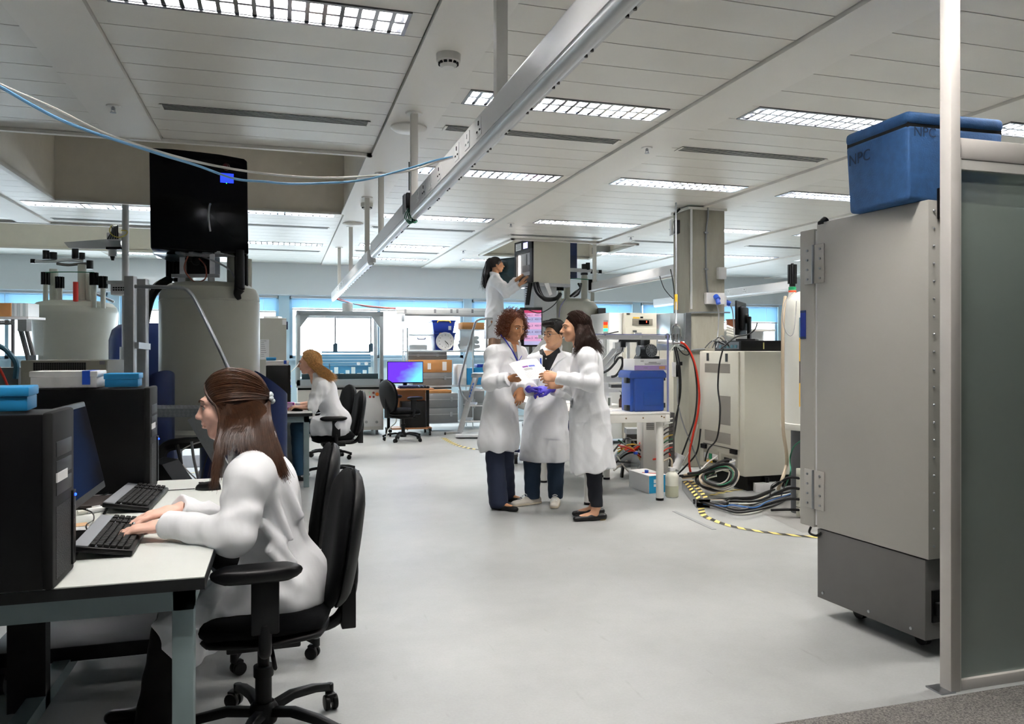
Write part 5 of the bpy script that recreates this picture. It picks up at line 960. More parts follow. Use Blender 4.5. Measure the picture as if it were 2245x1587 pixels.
cbox(MB(), 1160, 1170, 760, 935, dd + .05, .06).build('stand_post', DGREY, t); cbox(MB(), 1145, 1185, 930, 938, dd - .1, .4).build('stand_foot', DGREY, t)
# dark equipment rack, incubator, signal tower
t = thing('equipment_rack', 'dark grey slim rack between the rear magnet and the incubator', 'rack', base(1320, 12.2)); cbox(MB(), 1312, 1328, 675, 965, 12.2, .4).build('body', mat('rack_dark', '#34373b', .5), t)
Y = 10.3; t = thing('incubator', 'beige incubator with red lit display under the right hand window', 'incubator', (atY(1410, 0, Y).x, Y, 0)); xa, xb = atY(1369, 0, Y).x, atY(1482, 0, Y).x; zt = atY(1420, 686, Y).z
MB().bb((xa, Y, .08), (xb, Y + .75, zt)).build('body', BEIGE, t, bevel=.012); MB().bb((xa - .22, Y + .05, .08), (xa - .01, Y + .75, zt)).build('side_cover', mat('cover_white', '#e6e8e6', .5), t, bevel=.01)
for a in (xa + .05, xb - .05): MB().cyl((a, Y + .1, 0), (a, Y + .1, .08), .03).build('foot', BLACK, t)
for a, b in ((1371, 1444), (1446, 1481)): rbox(MB(), a, b, 719, 935, Y - .02, .02).build('door', BEIGE, t, bevel=.005)
rbox(MB(), 1387, 1431, 699, 713, Y - .008, .01).build('control_panel', mat('panel_taupe', '#8c877b', .5), t, bevel=.002); rbox(MB(), 1401, 1423, 702, 711, Y - .012, .006).build('display', BLACKG, t); m = rbox(MB(), 1417, 1418.5, 703.5, 707, Y - .014, .003); m.build('red_digit', mat('red_led', '#ff2a1a', .4, emit=5), t); rbox(MB(), 1388, 1402, 695, 698, Y - .004, .003).build('yellow_label', YELLOW, t); rbox(MB(), 1404, 1410, 694, 697.5, Y - .004, .003).build('black_label', BLACK, t); rbox(MB(), 1374, 1381, 686.5, 690, Y - .004, .003).build('badge', DGREY, t)
for a in (1388, 1459): rbox(MB(), a, a + 8, 724, 728, Y - .03, .01).build('door_lock', STEEL, t)
o = R(1328, 731, 10.2); t = thing('signal_tower', 'red amber green signal light tower behind the bench shield', 'signal light', o); m = cbox(MB(), 1323, 1333, 702, 705.5, 10.2, .06); m.build('cap', WPLAST, t)
for k, (nm, cc, st) in enumerate((('red_lens', '#d23a22', .5), ('amber_lens', '#e8862a', .5), ('green_lens', '#35c48a', 1.2))): cbox(MB(), 1323.5, 1332.5, 705.5 + 7 * k, 712.3 + 7 * k, 10.2, .055).build(nm, mat(nm, cc, .3, emit=st), t)
cbox(MB(), 1323, 1333, 726, 734, 10.2, .06).build('base', WPLAST, t); o = R(1328, 734, 10.23); MB().cyl((o.x, o.y, 0), o, .013).build('mast', LGREY, t)
# ================================================================ WHITE BENCHES
def bench(label, x0, x1, y0, y1):
    t = thing('lab_bench', label, 'bench', ((x0 + x1) / 2, (y0 + y1) / 2, 0)); z = .80
    MB().bb((x0, y0, z - .012), (x1, y1, z)).build('benchtop', WHITE, t); m = MB(); h = .085
    m.bb((x0, y0, z - h), (x1, y0 + .04, z - .013)); m.bb((x0, y1 - .04, z - h), (x1, y1, z - .013)); m.bb((x0, y0, z - h), (x0 + .04, y1, z - .013)); m.bb((x1 - .04, y0, z - h), (x1, y1, z - .013)); m.build('apron', WHITE, t, bevel=.003)
    m = MB()
    for k, f in enumerate((.08, .28, .48, .68, .90, .93)): m.cyl((x0 + (x1 - x0) * f, y0 + .002, z - .045 + (.01 if k == 4 else 0)), (x0 + (x1 - x0) * f, y0 - .003, z - .045 + (.01 if k == 4 else 0)), .007, n=10)
    m.build('bolts', mat('brass_bolt', '#8a7350', .4, .6), t)
    for x in (x0 + .06, x1 - .07):
        for y in (y0 + .06, y1 - .06): MB().cyl((x, y, .02), (x, y, z - .03), .034, n=20).build('leg', WHITE, t); MB().cyl((x, y, 0), (x, y, .022), .036, n=20).build('foot', BLACK, t)
    return t
bench('white bench with the blue case, right of the long dark haired person', 2.53, 3.36, 6.30, 7.62); bench('white bench behind the first one, beyond the three people', 2.53, 3.36, 7.66, 9.1)
# clear acrylic guard
t = thing('acrylic_guard', 'clear acrylic guard screen standing on the front white bench', 'guard screen', (2.95, 6.36, .8)); Yg = 6.355; zt = 1.505; x0, x1 = 2.56, atY(1465, 0, Yg).x
MB().bb((x0, Yg, .80), (x1, Yg + .008, zt)).build('front_sheet', CLEAR, t, flat=True); MB().bb((x1 - .008, Yg - .002, .80), (x1 + .006, Yg + .012, zt)).build('edge_right', PLEXE, t, flat=True); MB().bb((x0, Yg - .001, zt - .008), (x1, Yg + .009, zt)).build('edge_top', PLEXE, t, flat=True); MB().bb((x1 - .006, Yg, .80), (x1, Yg + .9, zt)).build('side_sheet', CLEAR, t, flat=True); MB().bb((x0, Yg + .02, zt - .05), (x1 - .02, Yg + .05, zt - .01)).build('top_rail', WPLAST, t)
m = cbox(MB(), 1392, 1407, 729, 741, 6.98, .05); m.build('clamp', WPLAST, t); cbox(MB(), 1320, 1326, 733, 740, 6.98, .02).build('clip_row', BLACK, t)
# blue case, glove box, motor
Yc = 6.42; t = thing('equipment_case', 'bright blue upright equipment case on the front white bench', 'case', (3.15, Yc + .12, .8)); xa, xb = atY(1380, 0, Yc).x, atY(1457, 0, Yc).x; zt2 = atY(1420, 812, Yc).z
m = MB().bb((xa + .05, Yc, .80), (xb, Yc + .24, zt2 - .05)); m.build('shell', BLUEC, t, bevel=.02, seg=3); MB().bb((xa + .02, Yc + .02, .80), (xa + .06, Yc + .22, zt2 - .03)).build('lid', BLUEC, t, bevel=.012, seg=3); MB().prism([(xa - .0, zt2 - .07), (xb + .02, zt2 - .07), (xb + .02, zt2 - .03), (xb - .01, zt2), (xa + .02, zt2), (xa, zt2 - .03)], -Yc - .25, -Yc + .005, Matrix(((1, 0, 0, 0), (0, 0, -1, 0), (0, 1, 0, 0), (0, 0, 0, 1)))).build('top_band', BLUEC, t, bevel=.008)
MB().bb((xa + .14, Yc - .004, .86), (xb - .04, Yc + .001, .98)).build('recessed_panel', mat('blue_panel', '#0d4397', .35), t)
for z in (1.08, .83): MB().bb((xb - .002, Yc + .02, z), (xb + .02, Yc + .06, z + .045)).build('latch', BLACK, t, bevel=.003); MB().bb((xa - .015, Yc + .03, z - .02), (xa + .02, Yc + .09, z + .03)).build('hinge', BLACK, t, bevel=.003)
t = thing('glove_box', 'white and lilac printed carton lying on the blue case', 'box', (3.15, Yc + .1, zt2)); xa2, xb2 = atY(1391, 0, Yc).x, atY(1461, 0, Yc).x; zg = zt2 + .105; MB().bb((xa2, Yc + .0, zt2), (xb2, Yc + .24, zg)).build('carton', PAPER, t, bevel=.002); MB().bb((xa2 - .001, Yc - .002, zt2 + .002), (xb2 + .001, Yc + .0, zt2 + .045)).build('lilac_band', mat('lilac_print', '#a58bc4', .5), t); MB().bb((xb2 - .075, Yc - .004, zt2 + .012), (xb2 - .015, Yc - .002, zt2 + .038)).build('orange_mark', mat('ochre_print', '#c8905a', .5), t); m = MB()
for a, b, z in ((.14, .22, .07), (.10, .26, .055), (.06, .09, .082), (.09, .13, .02)): m.bb((xa2 + a, Yc - .004, zt2 + z), (xa2 + b, Yc - .002, zt2 + z + .006))
m.build('print', GREYINK, t, flat=True)
t = thing('blower_motor', 'black blower motor with round grille on the carton', 'motor', (3.17, Yc + .1, zg)); o = atY(1428, 769, Yc + .02); m = MB().cyl(o, o + Vector((0, .16, 0)), .062, n=28); m.build('body', BLACK, t); m = MB()
for rr in (.055, .042, .03): m.tube([o + Vector((rr * math.cos(a * PI / 12), -.008, rr * math.sin(a * PI / 12))) for a in range(25)], .003, 6, 1)
for k in range(12): a = k * PI / 6; m.beam(o + Vector((.02 * math.cos(a), -.008, .02 * math.sin(a))), o + Vector((.058 * math.cos(a), -.008, .058 * math.sin(a))), .004, .003)
m.cyl(o + Vector((0, -.003, 0)), o + Vector((0, -.012, 0)), .02, n=16); m.build('grille', MGREY, t); MB().bb((o.x - .10, Yc + .03, zg), (o.x + .09, Yc + .17, zg + .025)).build('base', BLACK, t, bevel=.004); MB().bb((o.x - .06, Yc + .05, o.z + .05), (o.x + .0, Yc + .12, o.z + .10)).build('terminal_box', BLACK, t, bevel=.004); MB().cyl((o.x - .06, Yc + .07, o.z), (o.x - .11, Yc + .07, o.z), .05, n=20).build('gear_head', mat('gear_dark', '#2a2c2f', .35, .4), t)
# tubular rig with arms behind the guard
t = thing('bench_rig', 'white tubular rig with arms and cables behind the acrylic guard', 'rig', (2.9, 7.1, .8)); dd = 7.6; PR = mat('rig_white', '#dcdedd', .4)
for (a, b, w) in (((1318, 800), (1372, 737), .045), ((1322, 812), (1378, 748), .035), ((1150, 800), (1195, 745), .045), ((1152, 815), (1205, 752), .035)): MB().beam(R(*a, dd), R(*b, dd), w, w).build('diagonal_tube', PR, t)
for (x0, x1, y0, y1) in ((1300, 1410, 734, 743), (1318, 1378, 825, 838), (1325, 1376, 852, 860), (1180, 1300, 734, 742)): cbox(MB(), x0, x1, y0, y1, dd, .06).build('cross_arm', PR, t)
for px in (1322, 1375, 1410, 1206): m = cbox(MB(), px, px + 6, 738, 892, dd + .1, .04); m.build('upright', PR, t)
for px, py in ((1352, 757), (1360, 765)): MB().box(R(px, py, dd - .03), (.06, .05, .06)).build('joint', PR, t)
cbox(MB(), 1318, 1334, 840, 880, dd, .1).build('motor_block', WPLAST, t); cbox(MB(), 1340, 1376, 843, 850, dd + .05, .3).build('dark_tray', DGREY, t)
t = thing('power_strip', 'black power strip hanging behind the guard above the blue case', 'power strip', R(1385, 750, 7.5)); cbox(MB(), 1358, 1412, 741, 750, 7.4, .05).build('body', BLACK, t); 
for px in (1361, 1398): cbox(MB(), px, px + 11, 748, 761, 7.36, .06).build('plug', BLACK, t)
cbox(MB(), 1413, 1425, 737, 752, 7.36, .06).build('plug', BLACK, t)
for k, (pp, lb) in enumerate((([(1320, 818), (1335, 810), (1348, 796), (1356, 785), (1364, 786), (1364, 802), (1352, 822), (1340, 826)], 'thick black cable looping above the rig arm'), ([(1366, 760), (1362, 772), (1350, 780), (1346, 800)], 'thin black cable dropping from the power strip'), ([(1403, 762), (1396, 775), (1388, 790), (1384, 806)], 'thin cable hanging beside the lilac carton'), ([(1306, 752), (1325, 735), (1345, 729), (1356, 727)], 'black lead draped over the guard top'))): cable('black_cable', [R(x, y, 7.45 if k < 3 else 6.9) for x, y in pp], (.012, .005, .004, .005)[k], CAB_BLK, lb)
for k, px in enumerate((1362, 1371)):
    t = thing('reagent_bottle', ['left', 'right'][k] + ' amber glass bottle with tube on the front white bench', 'bottle', R(px, 897, 7.15), 0); o = FL(px, 893, .80); MB().lathe([(0, 0), (.022, 0), (.024, .01), (.024, .075), (.012, .095), (.011, .105), (0, .105)], tuple(o), 18).build('body', AMBER, t); MB().cyl(o + UP * .10, o + UP * .125, .014, n=14).build('cap', BLACK, t); MB().tube([o + UP * .12, o + UP * .15, o + UP * .16 - CR * .02], .003, 6).build('tube', CAB_BLK, t)
o = FL(1335, 893, .80); t = thing('digital_timer', 'small white framed display standing on the front bench', 'display', o); cbox(MB(), 1330, 1341, 868, 894, 7.15, .02).build('frame', WPLAST, t); cbox(MB(), 1333, 1338, 872, 889, 7.145, .006).build('screen', mat('lcd_grey', '#6c746c', .3), t)
for k in range(3): tag(MB().box(FL(1352 + 8 * k, 900 - k, .8005 + .0016 * k), (.21, .12, .0015), .2 - .2 * k).build('paper_sheet', PAPER), 'loose white papers on the front bench left of the blue case', 'paper', 'papers on the white bench')
# ---------------- things under the bench
t = thing('computer_tower', 'white computer case with vents under the front white bench', 'computer', (3.35, 7.2, 0)); dd = 8.0; cbox(MB(), 1410, 1466, 925, 1040, dd, .4).build('case', WHITE, t, bevel=.004); m = MB()
for k in range(8):
    for j in range(2): cbox(m, 1417 + 22 * j, 1434 + 22 * j, 927 + 2.0 * k, 928 + 2.0 * k, dd - .003, .004)
m.build('vents', DGREY, t, flat=True)
o = FL(1385, 1032); t = thing('air_compressor', 'silver compressor tank on the floor under the bench', 'compressor', (o.x, o.y, 0)); a, b = R(1362, 1006, 8.5), R(1412, 1004, 8.3); m = MB(); ax = (b - a).normalized(); m.cyl(a, b, .10, n=28); m.ball(a, (.07, .1, .1), 10); m.ball(b, (.07, .1, .1), 10); m.build('tank', mat('tank_silver', '#a8abb0', .25, .7), t)
cbox(MB(), 1384, 1412, 966, 986, 8.4, .15).build('pump_head', BLACK, t); MB().tube([R(1370, 985, 8.3), R(1385, 990, 8.2), R(1400, 978, 8.2), R(1410, 960, 8.2)], .014).build('red_tube', CAB_RED, t); MB().cyl(R(1375, 985, 8.4), R(1375, 974, 8.4), .012).build('brass_valve', MT['brass_bolt'], t)
for px in (1366, 1408): m = MB().beam(R(px, 1018, 8.3), Vector((*base(px - 3, 8.3).xy, 0)), .025, .03); m.build('foot', BLACK, t)
o = FL(1400, 1068); a = FL(1379, 1066); b = FL(1423, 1082); c2 = FL(1462, 1078); t = thing('product_box', 'white and turquoise carton on the floor by the bench leg', 'box', (b.x, b.y, 0)); hz = .165; ex = (a - b); ex2 = (c2 - b); vs = [b, b + ex, b + ex + ex2, b + ex2]; m = MB().add([*vs, *[v + UP * hz for v in vs]], [(0, 1, 2, 3), (7, 6, 5, 4), (0, 4, 5, 1), (1, 5, 6, 2), (2, 6, 7, 3), (3, 7, 4, 0)]); m.build('carton', PAPER, t)
nn = ex2.normalized().cross(UP) * .002; nn = nn if nn.dot(CF) < 0 else -nn; e = ex2.normalized(); MB().add([b + nn, b + ex2 + nn, b + ex2 + nn + UP * hz, b + nn + UP * hz], [(0, 1, 2, 3)]).build('turquoise_end', mat('turquoise_card', '#1e98c8', .5), t, flat=True); m = MB(); L2 = ex2.length
for z0, z1 in ((.06, .085), (.095, .13)): m.add([b + e * (L2 * .25) + nn * 1.6 + UP * z0, b + e * (L2 * .6) + nn * 1.6 + UP * z0, b + e * (L2 * .6) + nn * 1.6 + UP * z1, b + e * (L2 * .25) + nn * 1.6 + UP * z1], [(0, 1, 2, 3)])
m.build('label', PAPER, t, flat=True); tq = b + ex * .3 + ex2 * .5 + UP * (hz + .001); MB().beam(b + ex * .5 + ex2 * .2 + UP * (hz + .001), b + ex * .15 + ex2 * .85 + UP * (hz + .001), .03, .002).build('red_tape', mat('red_tape', '#c8402c', .5), t)
o = b + ex * .42 + ex2 * .35 + UP * hz; tag(MB().lathe([(0, 0), (.019, 0), (.019, .028), (0, .028)], tuple(o), 18).build('bottle_cap', BLUEP), 'royal blue bottle cap lying on the white carton', 'bottle cap')
o = FL(1409, 1064); o = b + ex * .7 + ex2 * .7; t = thing('glass_bottle', 'clear round glass bottle with blue collar behind the white carton', 'bottle', (o.x, o.y + .28, 0)); o = Vector((o.x + .02, o.y + .30, 0)); MB().lathe([(0, 0), (.045, 0), (.05, .01), (.05, .20), (.03, .26), (.02, .28), (.02, .31)], tuple(o), 24).build('body', GLASSY, t); MB().cyl(o + UP * .29, o + UP * .315, .023, n=18).build('collar', BLUEP, t)
o = FL(1473, 1089); t = thing('wash_bottle', 'translucent plastic bottle with tube beside the bench leg', 'bottle', o); MB().lathe([(0, 0), (.055, 0), (.06, .008), (.06, .19), (.052, .215), (.03, .232), (.028, .25), (0, .25)], tuple(o), 28).build('body', MILK, t); MB().lathe([(0, 0), (.061, 0), (.0612, .10), (0, .10)], tuple(o + UP * .008), 28).build('liquid', mat('pale_liquid', '#d2d4b8', .3, alpha=.5), t); MB().cyl(o + UP * .243, o + UP * .275, .032, n=22).build('cap', WPLAST, t); MB().tube([o + UP * .27, o + UP * .33 - CR * .0, o + UP * .36 - CR * .02, o + UP * .34 - CR * .06, o + UP * .32 - CR * .12], .008, 8).build('tube', CAB_TAN, t)
rr = random.Random(5); cols = [(CAB_BLK, 'black'), (CAB_WHT, 'white'), (CAB_BLK, 'black'), (CAB_GRY, 'grey'), (CAB_RED, 'red'), (CAB_GRN, 'green'), (mat('yellow_wire', '#c9a23a', .5), 'yellow')]
for k in range(14):
    m_, nm = cols[k % 7]; y = 965 + rr.random() * 60; px = 1345 + rr.random() * 20; P = [R(px + (1470 - px) * f, y + rr.uniform(-22, 22) + 35 * f * (k % 2), 8.25 + rr.uniform(-.3, .3)) for f in (0, .25, .5, .75, 1)]
    for p in P: p.z = max(p.z, .02)
    cable('floor_cable', P, rr.choice((.006, .008, .010)), m_, 'tangled cable on the floor beneath the white bench', 'cable', 'cables beneath the white bench')
for k in range(9):
    m_, nm = [(CAB_WHT, 'white'), (CAB_WHT, 'white'), (CAB_BLK, 'black'), (CAB_BLK, 'black'), (MT['yellow_wire'], 'yellow'), (CAB_GRN, 'green'), (CAB_WHT, 'white'), (CAB_RED, 'red'), (CAB_BLK, 'black')][k]; y = 925 + 9 * k
    cable('patch_cable', [R(1440, y + 22, 7.7), R(1450, y + 6, 7.6), R(1462, y - 4, 7.7), R(1474, y - 8, 7.9)], .007, m_, 'short cable plugged in behind the right bench leg', 'cable', 'cables behind the right bench leg')
t = thing('patch_panel', 'grey patch panel post behind the right bench leg', 'panel', base(1476, 8.0)); cbox(MB(), 1471, 1479, 905, 1042, 7.95, .1).build('body', DGREY, t); t = thing('plinth_box', 'grey box with yellow labels on the floor under the bench', 'box', base(1395, 8.7)); cbox(MB(), 1374, 1420, 940, 952, 8.8, .2).build('body', MGREY, t); cbox(MB(), 1374, 1420, 952, 1020, 8.9, .1).build('foot', DGREY, t)
# trolley wheel seen between the curly person and the bench
t = thing('trolley', 'low trolley with caster behind the curly haired person', 'trolley', base(1140, 9.4)); cbox(MB(), 1100, 1150, 985, 992, 9.5, .4).build('deck', NAVY, t); o = R(1131, 1002, 9.3); o.z = .06; MB().cyl(o - CR * .02, o + CR * .02, .06, n=20).build('caster', RUBBER, t); MB().box(o + UP * .05, (.05, .05, .05)).build('caster_fork', LGREY, t)
# ================================================================ COLUMN FITTINGS
yc = cy0; t = thing('metal_enclosure', 'polished metal enclosure on the left side of the concrete column', 'enclosure', (4.4, 8.2, 1.36)); MB().bb((4.28, 8.02, 1.36), (4.535, 8.36, 1.79)).build('box', mat('galvanised_bright', '#bcc4c6', .25, .8), t, bevel=.004); MB().bb((4.47, 8.0, 1.355), (4.538, 8.02, 1.795)).build('door_edge', STEEL, t)
def wall_box(label, px0, px1, py0, py1, name='socket_box', dep=.06, m=WPLAST):
    a = atY(px0, py1, yc); b = atY(px1, py0, yc); t = thing(name, label, 'electrical box', (a.x, yc, a.z)); MB().bb((a.x, yc - dep, a.z), (b.x, yc - .001, b.z)).build('cover', m, t, bevel=.006); return t
t = wall_box('white power socket box with blue plug on the concrete column', 1543, 1583, 643, 667); a = atY(1569, 655, yc - .06); m = MB().cyl(a + Vector((0, .0, .03)), a + Vector((0, -.05, -.01)), .032, n=18); m.cyl(a + Vector((0, -.03, -.0)), a + Vector((0, -.06, -.06)), .026, n=16); m.build('plug', BLUEP, t); a = atY(1578, 655, yc - .06); MB().cyl(a, a + Vector((0, -.02, 0)), .03, n=18).build('dial', WPLAST, t)
t = wall_box('plain white box higher on the concrete column', 1570, 1587, 587, 612)
a = Vector((cx0 + cw, cy0 + .15, atY(1595, 660, cy0).z)); t = thing('socket_box', 'white and blue plug box on the right side of the concrete column', 'electrical box', a); MB().bb((a.x + .001, a.y - .1, a.z - .06), (a.x + .06, a.y + .1, a.z + .06)).build('cover', WPLAST, t, bevel=.005); m = MB().cyl(a + Vector((.06, -.05, .0)), a + Vector((.12, -.08, -.03)), .032, n=16); m.cyl(a + Vector((.06, .03, .03)), a + Vector((.11, .0, .03)), .032, n=16); m.build('plug', BLUEP, t)
cable('plug_cable', [a + Vector((.11, -.08, -.03)), a + Vector((.14, -.1, -.12)), a + Vector((.15, -.12, -.4)), a + Vector((.12, -.2, -.60))], .008, CAB_GRY, 'grey cable hanging right of the concrete column')
cable('plug_cable', [atY(1571, 667, 7.98), atY(1576, 690, 7.98), atY(1573, 740, 7.9), atY(1571, 757, 7.3)], .008, CAB_GRY, 'grey cable hanging from the blue plug to the console top')
t = thing('wall_speaker', 'black and white speaker bracket high on the column side', 'speaker', (4.45, 8.25, 2.7)); m = cbox(MB(), 1479, 1491, 482, 511, 8.95, .12); m.build('box', BLACK, t, bevel=.004); cbox(MB(), 1472, 1476, 480, 515, 8.9, .1).build('faceplate', LGREY, t); MB().beam(R(1478, 470, 9.0), R(1490, 458, 9.05), .02, .02).build('bracket', BLACK, t)
t = thing('gas_fitting', 'chrome and white gas regulator with yellow pipe left of the column', 'gas fitting', R(1480, 745, 8.6)); dd = 8.55; m = MB().tube([R(1482, 444, 8.75), R(1482, 640, 8.75), R(1482, 715, dd)], .010, 8, 1); m.build('riser_pipe', STEEL, t); MB().cyl(R(1482, 645, 8.7), R(1482, 679, 8.7), .018, n=12).build('yellow_sleeve', YELLOW, t)
m = MB().tube([R(1474, 735, dd), R(1474, 722, dd), R(1478, 713, dd), R(1486, 712, dd), R(1492, 722, dd), R(1492, 740, dd)], .012); m.cyl(R(1464, 750, dd), R(1500, 752, dd), .02); m.cyl(R(1474, 735, dd), R(1474, 756, dd), .022); m.cyl(R(1492, 738, dd), R(1492, 756, dd), .022); m.cyl(R(1483, 732, dd), R(1483, 745, dd), .03); m.build('manifold', CHROME, t)
MB().cyl(R(1442, 748, dd - .1), R(1472, 751, dd - .1), .024, n=16).build('white_filter', WPLAST, t); o = R(1462, 737, dd); MB().cyl(o, o - CF * .03, .03, n=20).build('gauge', DGREY, t)
t = thing('power_adapter', 'white and black power adapter hanging in front of the column', 'power adapter', R(1482, 808, 8.3)); cbox(MB(), 1475, 1482, 794, 826, 8.2, .04).build('white_face', WPLAST, t); cbox(MB(), 1482, 1492, 800, 826, 8.2, .05).build('black_body', BLACK, t); cbox(MB(), 1488, 1496, 793, 801, 8.25, .04).build('bracket', BLACK, t)
HG = [([(1492, 750), (1503, 757), (1516, 778), (1526, 810), (1533, 860), (1530, 905), (1520, 950), (1512, 990), (1511, 1015), (1514, 1036)], .012, CAB_RED, 'long red hose arching down in front of the column'), ([(1490, 756), (1508, 768), (1522, 800), (1528, 860), (1522, 920), (1505, 970), (1494, 1000)], .009, CAB_BLK, 'black hose running beside the red hose'),
      ([(1478, 760), (1484, 790), (1490, 850), (1482, 930), (1470, 985), (1455, 1000)], .009, CAB_BLK, 'black cable hanging from the regulator to the floor'), ([(1482, 760), (1490, 800), (1492, 860), (1480, 920), (1462, 970)], .008, CAB_BLK, 'second black cable hanging from the regulator'), ([(1486, 830), (1486, 880), (1498, 930), (1520, 985), (1538, 1035)], .008, CAB_GRY, 'grey cable crossing in front of the column foot'),
      ([(1480, 757), (1470, 770), (1466, 790)], .005, CAB_WHT, 'short white wire below the regulator'), ([(1486, 762), (1497, 775), (1508, 778), (1513, 770)], .006, CAB_BLK, 'short black loop below the metal enclosure'), ([(1536, 940), (1528, 990), (1505, 1020), (1480, 1045)], .009, CAB_BLK, 'black cable from the console rear to the floor'), ([(1530, 930), (1520, 970), (1503, 1005), (1488, 1032)], .006, CAB_WHT, 'white cable from the console rear to the floor'), ([(1470, 590), (1475, 615), (1478, 640), (1480, 670)], .006, CAB_BLK, 'thin black cable dangling from the rail near the column'), ([(1446, 605), (1455, 630), (1466, 645), (1476, 655)], .005, CAB_BLK, 'thin looping wire from the rail to the column')]
for pp, r_, m_, lb in HG: cable('hanging_cable', [R(x, y, 8.15 if y > 700 else 8.7) for x, y in pp], r_, m_, lb)
t = thing('water_filter', 'white cylindrical filter on the floor at the column foot', 'filter', base(1487, 8.0)); MB().cyl(R(1480, 1030, 7.95), R(1490, 1000, 8.0), .045, n=20).build('canister', WPLAST, t); MB().cyl(R(1489, 1003, 8.0), R(1492, 996, 8.0), .055, n=20).build('head', WPLAST, t)
# ================================================================ BEIGE CONSOLE (right)
XC = 4.235; ya, yb = 6.46, 7.29; zt = 1.352; t = thing('console_cabinet', 'tall beige console cabinet with vents beside the concrete column', 'console cabinet', (4.6, 6.9, 0))
MB().bb((XC, ya, .15), (XC + .78, yb, zt)).build('body', BEIGE, t, bevel=.01); MB().bb((XC + .08, ya + .07, 0), (XC + .72, yb - .05, .15)).build('plinth', BLACKM, t)
def xface(mb, px0, px1, py0, py1, dep=.004, m=0):
    A = atX(px0, py1, XC); B = atX(px1, py0, XC); zc0 = atX((px0 + px1) / 2, py1, XC).z; zc1 = atX((px0 + px1) / 2, py0, XC).z
    return mb.bb((XC - dep, min(A.y, B.y), zc0), (XC + .002, max(A.y, B.y), zc1), m)
xface(MB(), 1541, 1622, 771, 978, .018).build('front_panel', BEIGE, t, bevel=.006)
PERF = mat('perforated_beige', '#9b968c', .6, bump=1, bscale=350)
for q_ in ((1549, 1604, 797, 817), (1580, 1605, 868, 931), (1549, 1605, 946, 970)): xface(MB(), *q_, .020).build('perforated_vent', PERF, t)
for q_ in ((1553, 1557.5, 774, 791), (1594, 1599, 775, 793)): xface(MB(), *q_, .022).build('handle_slot', BLACK, t)
for q_ in ((1540, 1550, 973, 982), (1604, 1617, 986, 995)): xface(MB(), *q_, .024).build('latch', BLACK, t)
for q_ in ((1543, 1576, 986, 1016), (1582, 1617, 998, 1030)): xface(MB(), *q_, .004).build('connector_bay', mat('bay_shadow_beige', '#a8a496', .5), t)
for q_, mm in (((1546, 1555, 992, 1003), LGREY), ((1557, 1563, 994, 1006), GREEN), ((1564, 1575, 996, 1006), WPLAST), ((1552, 1563, 1009, 1013), YELLOW), ((1590, 1600, 1003, 1014), BLACK), ((1603, 1613, 1006, 1018), LGREY), ((1565, 1572, 1009, 1014), BLACK)): xface(MB(), *q_, .014).build('connector', mm, t)
xface(MB(), 1543, 1617, 978, 979.5, .006).build('panel_joint', DGREY, t)
cable('power_cable', [R(1585, 765, 7.05), R(1577, 800, 7.3), R(1574, 850, 7.35), R(1579, 900, 7.3), R(1572, 960, 7.4), R(1553, 985, 7.6), R(1546, 1010, 7.7)], .008, CAB_BLK, 'black cable hanging down the front of the tall beige console')
# computer, monitor on the console
t = thing('desktop_computer', 'black desktop computer lying flat on the tall beige console', 'computer', (4.55, 6.85, zt)); x0, x1 = 4.27, 4.78; MB().bb((4.30, 6.62, zt), (4.76, 7.1, zt + .105)).build('case', BLACK, t, bevel=.006); m = MB(); m.bb((4.296, 6.65, zt + .02), (4.300, 7.05, zt + .09)); m.build('rear_panel', mat('rear_panel_grey', '#55585c', .4, .6), t); m = MB()
for k in range(5): m.bb((4.290, 6.68 + .07 * k, zt + .03), (4.297, 6.72 + .07 * k, zt + .06))
m.build('ports', mat('port_teal', '#2b5a66', .4), t); MB().bb((4.55, 6.615, zt + .02), (4.56, 6.62, zt + .085)).build('sticker', mat('pale_sticker', '#d9d38c', .5), t)
t = thing('monitor', 'black monitor seen from behind on the tall beige console', 'monitor', (4.55, 6.85, zt + .106)); o = R(1652, 700, 7.4); hw = .24; e = (CR * .45 + CF * .89).normalized(); n_ = Vector((e.y, -e.x, 0)); n_ = n_ if n_.dot(CF) > 0 else -n_
Mm = Matrix((e, n_, UP)).transposed().to_4x4(); Mm.translation = Vector((4.50, 6.86, 0)); zc = EYE + (770 - 694) * 7.4 / FPX
MB().bb((-.25, .03, zc - .17), (.25, .05, zc + .17), M=Mm).build('casing', BLACK, t, bevel=.004); MB().bb((-.16, -.01, zc - .12), (.18, .03, zc + .12), M=Mm).build('rear_cover', BLACK, t, bevel=.015); MB().cyl(Mm @ Vector((0, -.01, zc)), Mm @ Vector((0, -.035, zc)), .05, n=24).build('pivot', BLACK, t); m = MB().bb((-.045, -.06, zt + .106), (.045, -.03, zc + .02), M=Mm); m.build('stand', BLACK, t, bevel=.005); MB().bb((-.11, -.12, zt + .106), (.11, .07, zt + .122), M=Mm).build('foot', BLACK, t, bevel=.004); MB().bb((.12, -.02, zc - .10), (.14, .0, zc - .05), M=Mm).build('video_plug', BLUEP, t)
cable('video_cable', [R(1660, 708, 7.2), R(1655, 722, 7.15), R(1640, 733, 7.1), R(1615, 738, 7.0), R(1600, 748, 6.95), R(1590, 757, 6.95), R(1580, 764, 6.95)], .007, CAB_BLK, 'black video cable curving from the monitor over the console')
for k in range(4): cable('loose_cable', [R(1546 + 8 * k, 762, 7.0), R(1560 + 7 * k, 748 - 4 * k, 7.05), R(1575 + 7 * k, 750, 7.0), R(1592 + 3 * k, 757 + k, 7.0)], .005, (CAB_BLK, CAB_GRY)[k % 2], 'loose cable lying on the left end of the console top', 'cable', 'cables on the console top')
